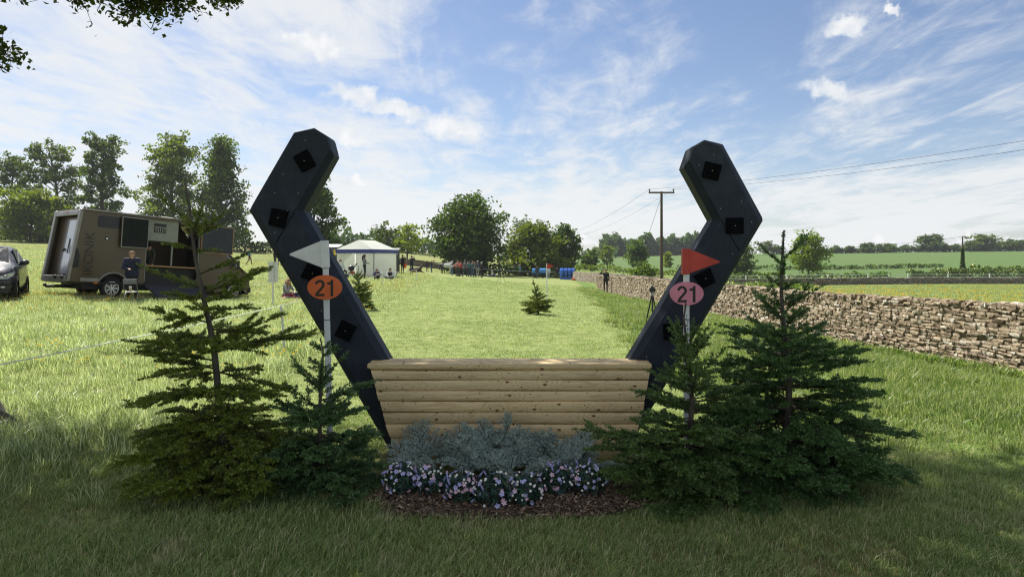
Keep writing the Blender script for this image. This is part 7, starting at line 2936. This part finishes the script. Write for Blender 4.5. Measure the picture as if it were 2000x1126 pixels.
BUTTER = pm('buttercup_petal', (.62, .40, .01), (.55, .33, .008), 30, .9, spec=.05)
GM_SHADE = mat_grass('lawn_grass', (.15, .195, .08), (.33, .44, .18), .35, (.50, .46, .32), .3, dth=.8)
GM_TRACK = mat_grass('mown_grass', (.15, .20, .07), (.28, .37, .16), .42, (.50, .55, .38), .3, dth=.72)
GM_MEADOW = mat_grass('meadow_grass', (.07, .10, .025), (.265, .36, .155), .45, (.62, .67, .50), .35, spec=.6, rough=.36, dth=.62)  # whitish dry colour also stands in for glints on the blades
GM_BANK = mat_grass('bank_grass', (.05, .085, .016), (.165, .25, .065), .45, (.42, .44, .24), .1, spec=.55, rough=.38, dth=.8)


def tuft_set(nm, mat, h, w, n, rad, lean, seed, flowers=False, wind=(0, 0)):
    c = bpy.data.collections.new(nm)
    for i in range(6):
        c.objects.link(tuft('%s_tuft' % nm, n, rad, h, w, lean, mat, seed + i, flowers=(3 if flowers and i % 2 == 0 else 0), wind=wind))
    return c


def scatter(name, label, P, scale, coll, seed):
    R = np.random.default_rng(seed)
    N = len(P)
    me = bpy.data.meshes.new(name)
    me.vertices.add(N)
    me.vertices.foreach_set('co', np.asarray(P, np.float32).ravel())
    for an, arr in (('rotz', R.random(N) * 6.283), ('scl', scale)):
        at = me.attributes.new(an, 'FLOAT', 'POINT')
        at.data.foreach_set('value', np.asarray(arr, np.float32))
    at = me.attributes.new('pick', 'INT', 'POINT')
    at.data.foreach_set('value', R.integers(0, 6, N).astype(np.int32))
    o = link(name, me)
    ng = bpy.data.node_groups.new(name + '_nodes', 'GeometryNodeTree')
    ng.interface.new_socket('Geometry', in_out='INPUT', socket_type='NodeSocketGeometry')
    ng.interface.new_socket('Geometry', in_out='OUTPUT', socket_type='NodeSocketGeometry')
    gi, go = ng.nodes.new('NodeGroupInput'), ng.nodes.new('NodeGroupOutput')
    ci = ng.nodes.new('GeometryNodeCollectionInfo')
    ci.inputs['Collection'].default_value = coll
    ci.inputs['Separate Children'].default_value = True
    ci.inputs['Reset Children'].default_value = True
    mp = ng.nodes.new('GeometryNodeMeshToPoints')
    ip = ng.nodes.new('GeometryNodeInstanceOnPoints')
    ip.inputs['Pick Instance'].default_value = True
    def named(nm, typ):
        n = ng.nodes.new('GeometryNodeInputNamedAttribute')
        n.data_type = typ
        n.inputs['Name'].default_value = nm
        return n.outputs['Attribute']
    cx = ng.nodes.new('ShaderNodeCombineXYZ')
    L = ng.links.new
    L(gi.outputs[0], mp.inputs[0])
    L(mp.outputs[0], ip.inputs['Points'])
    L(ci.outputs[0], ip.inputs['Instance'])
    L(named('pick', 'INT'), ip.inputs['Instance Index'])
    L(named('rotz', 'FLOAT'), cx.inputs[2])
    L(cx.outputs[0], ip.inputs['Rotation'])
    L(named('scl', 'FLOAT'), ip.inputs['Scale'])
    L(ip.outputs[0], go.inputs[0])
    md = o.modifiers.new('tufts', 'NODES')
    md.node_group = ng
    return tag(o, label, 'grass', kind='stuff')


def wallx(y):
    return np.interp(y, [1.5, 6.5, 10.5, 16.5, 30, 42, 60, 66], [9.3, 8.55, 7.95, 7.5, 7.25, 7.2, 7.45, 8.6])


def grass_points(seed, bands, accept):
    """bands: (D0, D1, tufts per m2, size factor)"""
    R = np.random.default_rng(seed)
    P, S = [], []
    for (d0, d1, dens, sz) in bands:
        x1 = .95 * d1 + 1.5
        N = int(2 * x1 * (d1 - d0) * dens)
        x, y = R.uniform(-x1, x1, N), R.uniform(d0, d1, N)
        k = (np.abs(x) < .93 * y + 1.5)
        x, y = x[k], y[k]
        w = accept(x, y)
        k = R.random(len(x)) < w
        x, y = x[k], y[k]
        P.append(np.stack([x, y, Hs(x, y)], 1))
        S.append(sz * R.uniform(.75, 1.25, len(x)) * (.75 + .5 * vnoise(x * .7, y * .7, 31)) * (1 - .5 * np.clip(1 - (wallx(y) - x) / 1.2, 0, 1) * (x < wallx(y))))
    return np.concatenate(P), np.concatenate(S)


def near_lift(P):
    """match the small bumps of the ground sheet"""
    x, y = P[:, 0], P[:, 1]
    near = np.clip(1 - (np.hypot(x, y) - 10) / 40, 0, 1)
    P[:, 2] += (vnoise(x * 1.3, y * 1.3, 9) - .5) * .035 * near + (vnoise(x * .35, y * .35, 10) - .5) * .06 * near * (np.hypot(x, y - 5) > 4)
    return P


def clear(x, y):
    """no grass on the mulch or inside things"""
    ok = (((x + .02) / .92) ** 2 + ((y - 4.55) / .42) ** 2 > 1)
    ok &= ~((np.abs(x) < 1.1) & (y > 4.6) & (y < 5.8))
    return ok * 1.0


def wallx(y):
    return np.interp(y, [1.5, 6.5, 10.5, 16.5, 30, 42, 60, 66], [9.3, 8.55, 7.95, 7.5, 7.25, 7.2, 7.45, 8.6])


def lawn_w(x, y):
    """worn short turf round the jump"""
    return np.clip(1.5 - np.hypot(x / 4.6, (y - 3.2) / 3.6), 0, 1)


fieldm = lambda x, y: (x < wallx(y) - .05) * clear(x, y)
P, S = grass_points(1, [(2.6, 4.6, 430, .9), (4.6, 7.2, 240, 1.0)], lambda x, y: fieldm(x, y) * np.clip(lawn_w(x, y) * 2, 0, 1) * (y < 7.2) * (1 - .45 * np.clip((vnoise(x * 1.6 + 3, y * 1.6, 17) - .62) * 9, 0, 1)))
scatter('lawn_grass', 'short worn grass around the jump in the shade', near_lift(P), S, tuft_set('lawn', GM_SHADE, .066, .0026, 32, .09, .75, 300), 1)
P, S = grass_points(2, [(5.4, 10, 130, .8), (10, 18, 60, 1.1), (18, 34, 20, 1.6), (34, 60, 5.5, 2.6)], lambda x, y: fieldm(x, y) * zones(x, y)[0] * (1 - np.clip(lawn_w(x, y) * 3 - .6, 0, 1)))
scatter('mown_grass', 'pale mown grass of the riding track', near_lift(P), S, tuft_set('mown', GM_TRACK, .034, .003, 40, .12, .9, 320), 2)
P, S = grass_points(3, [(4.2, 9, 110, .85), (9, 16, 60, 1.0), (16, 30, 28, 1.05), (30, 60, 9, 1.15), (60, 110, 2.2, 1.4)],
                    lambda x, y: fieldm(x, y) * (x < track_left(y) + 1.2) * (1 - zones(x, y)[0]) * (1 - np.clip(lawn_w(x, y) * 2 - .5, 0, .9)))
scatter('meadow_grass', 'long pale meadow grass with buttercups on the left', near_lift(P), S, tuft_set('meadow', GM_MEADOW, .17, .0026, 34, .13, .6, 340, flowers=False, wind=(.22, -.1)), 3)
P, S = grass_points(5, [(9, 16, 4, 1.0), (16, 30, 14, 1.05), (30, 60, 10, 1.2), (60, 110, 4, 1.5)],
                    lambda x, y: fieldm(x, y) * (x < track_left(y) + 1.0) * (1 - zones(x, y)[0]) * np.clip((vnoise(x * .22, y * .22, 8) - .35) * 3.5, 0.05, 1))
scatter('buttercups', 'yellow buttercups dotted through the left meadow', near_lift(P), S, tuft_set('cup', GM_MEADOW, .17, .0026, 8, .2, .5, 360, flowers=True), 5)
P, S = grass_points(4, [(3.0, 9, 120, .85), (9, 16, 60, 1.05), (16, 30, 28, 1.15), (30, 60, 9, 1.3)],
                    lambda x, y: fieldm(x, y) * (x > track_right(y) - .8) * (1 - zones(x, y)[0]) * (1 - np.clip(lawn_w(x, y) * 2 - .1, 0, 1)))
scatter('bank_grass', 'lush green grass on the bank below the wall', near_lift(P), S, tuft_set('bank', GM_BANK, .15, .0028, 34, .12, .6, 380, wind=(.25, -.12)), 4)
# weeds tucked against the foot of the wall
R_ = np.random.default_rng(6)
y_ = 9 + 30 * R_.random(420) ** 1.6
x_ = wallx(y_) - R_.uniform(.02, .3, 420)
k_ = vnoise(y_ * .9, y_ * 0, 4) > .35
P = np.stack([x_[k_], y_[k_], Hs(x_[k_], y_[k_])], 1)
scatter('wall_weeds', 'dark nettles and weeds along the foot of the wall', P, R_.uniform(.8, 1.6, len(P)), tuft_set('weed', GM_BANK, .13, .006, 40, .18, .8, 400), 6)
# paddock beyond the wall
P, S = grass_points(7, [(14, 30, 8, 1.3), (30, 60, 3.5, 2.0), (60, 105, 1.2, 3.0)], lambda x, y: ((x > wallx(y) + .7) & (x < 95)) * 1.0 * ~((y > 56) & (x < 20)))
scatter('paddock_grass', 'rough grass in the paddock beyond the stone wall', P, S, tuft_set('paddock', GM_TRACK, .08, .004, 30, .14, .6, 420, flowers=True), 7)
# ------------------------------------------------------------------ thin summer haze over the whole place
def build_haze():
    m = bpy.data.materials.new('thin_haze')
    m.use_nodes = True
    T = NT(m.node_tree)
    T.n.clear()
    out = T.node('ShaderNodeOutputMaterial')
    pv = T.node('ShaderNodeVolumePrincipled')
    pv.inputs['Color'].default_value = (.86, .92, 1.0, 1)
    pv.inputs['Density'].default_value = .00016
    pv.inputs['Anisotropy'].default_value = .2
    T.l.new(pv.outputs[0], out.inputs['Volume'])
    mb = MB()
    mb.box((0, 330, 14), (1100, 780, 44))
    o = mb.build('haze', m, None)
    tag(o, 'thin pale haze lying over the far fields', 'haze', kind='stuff')


build_haze()
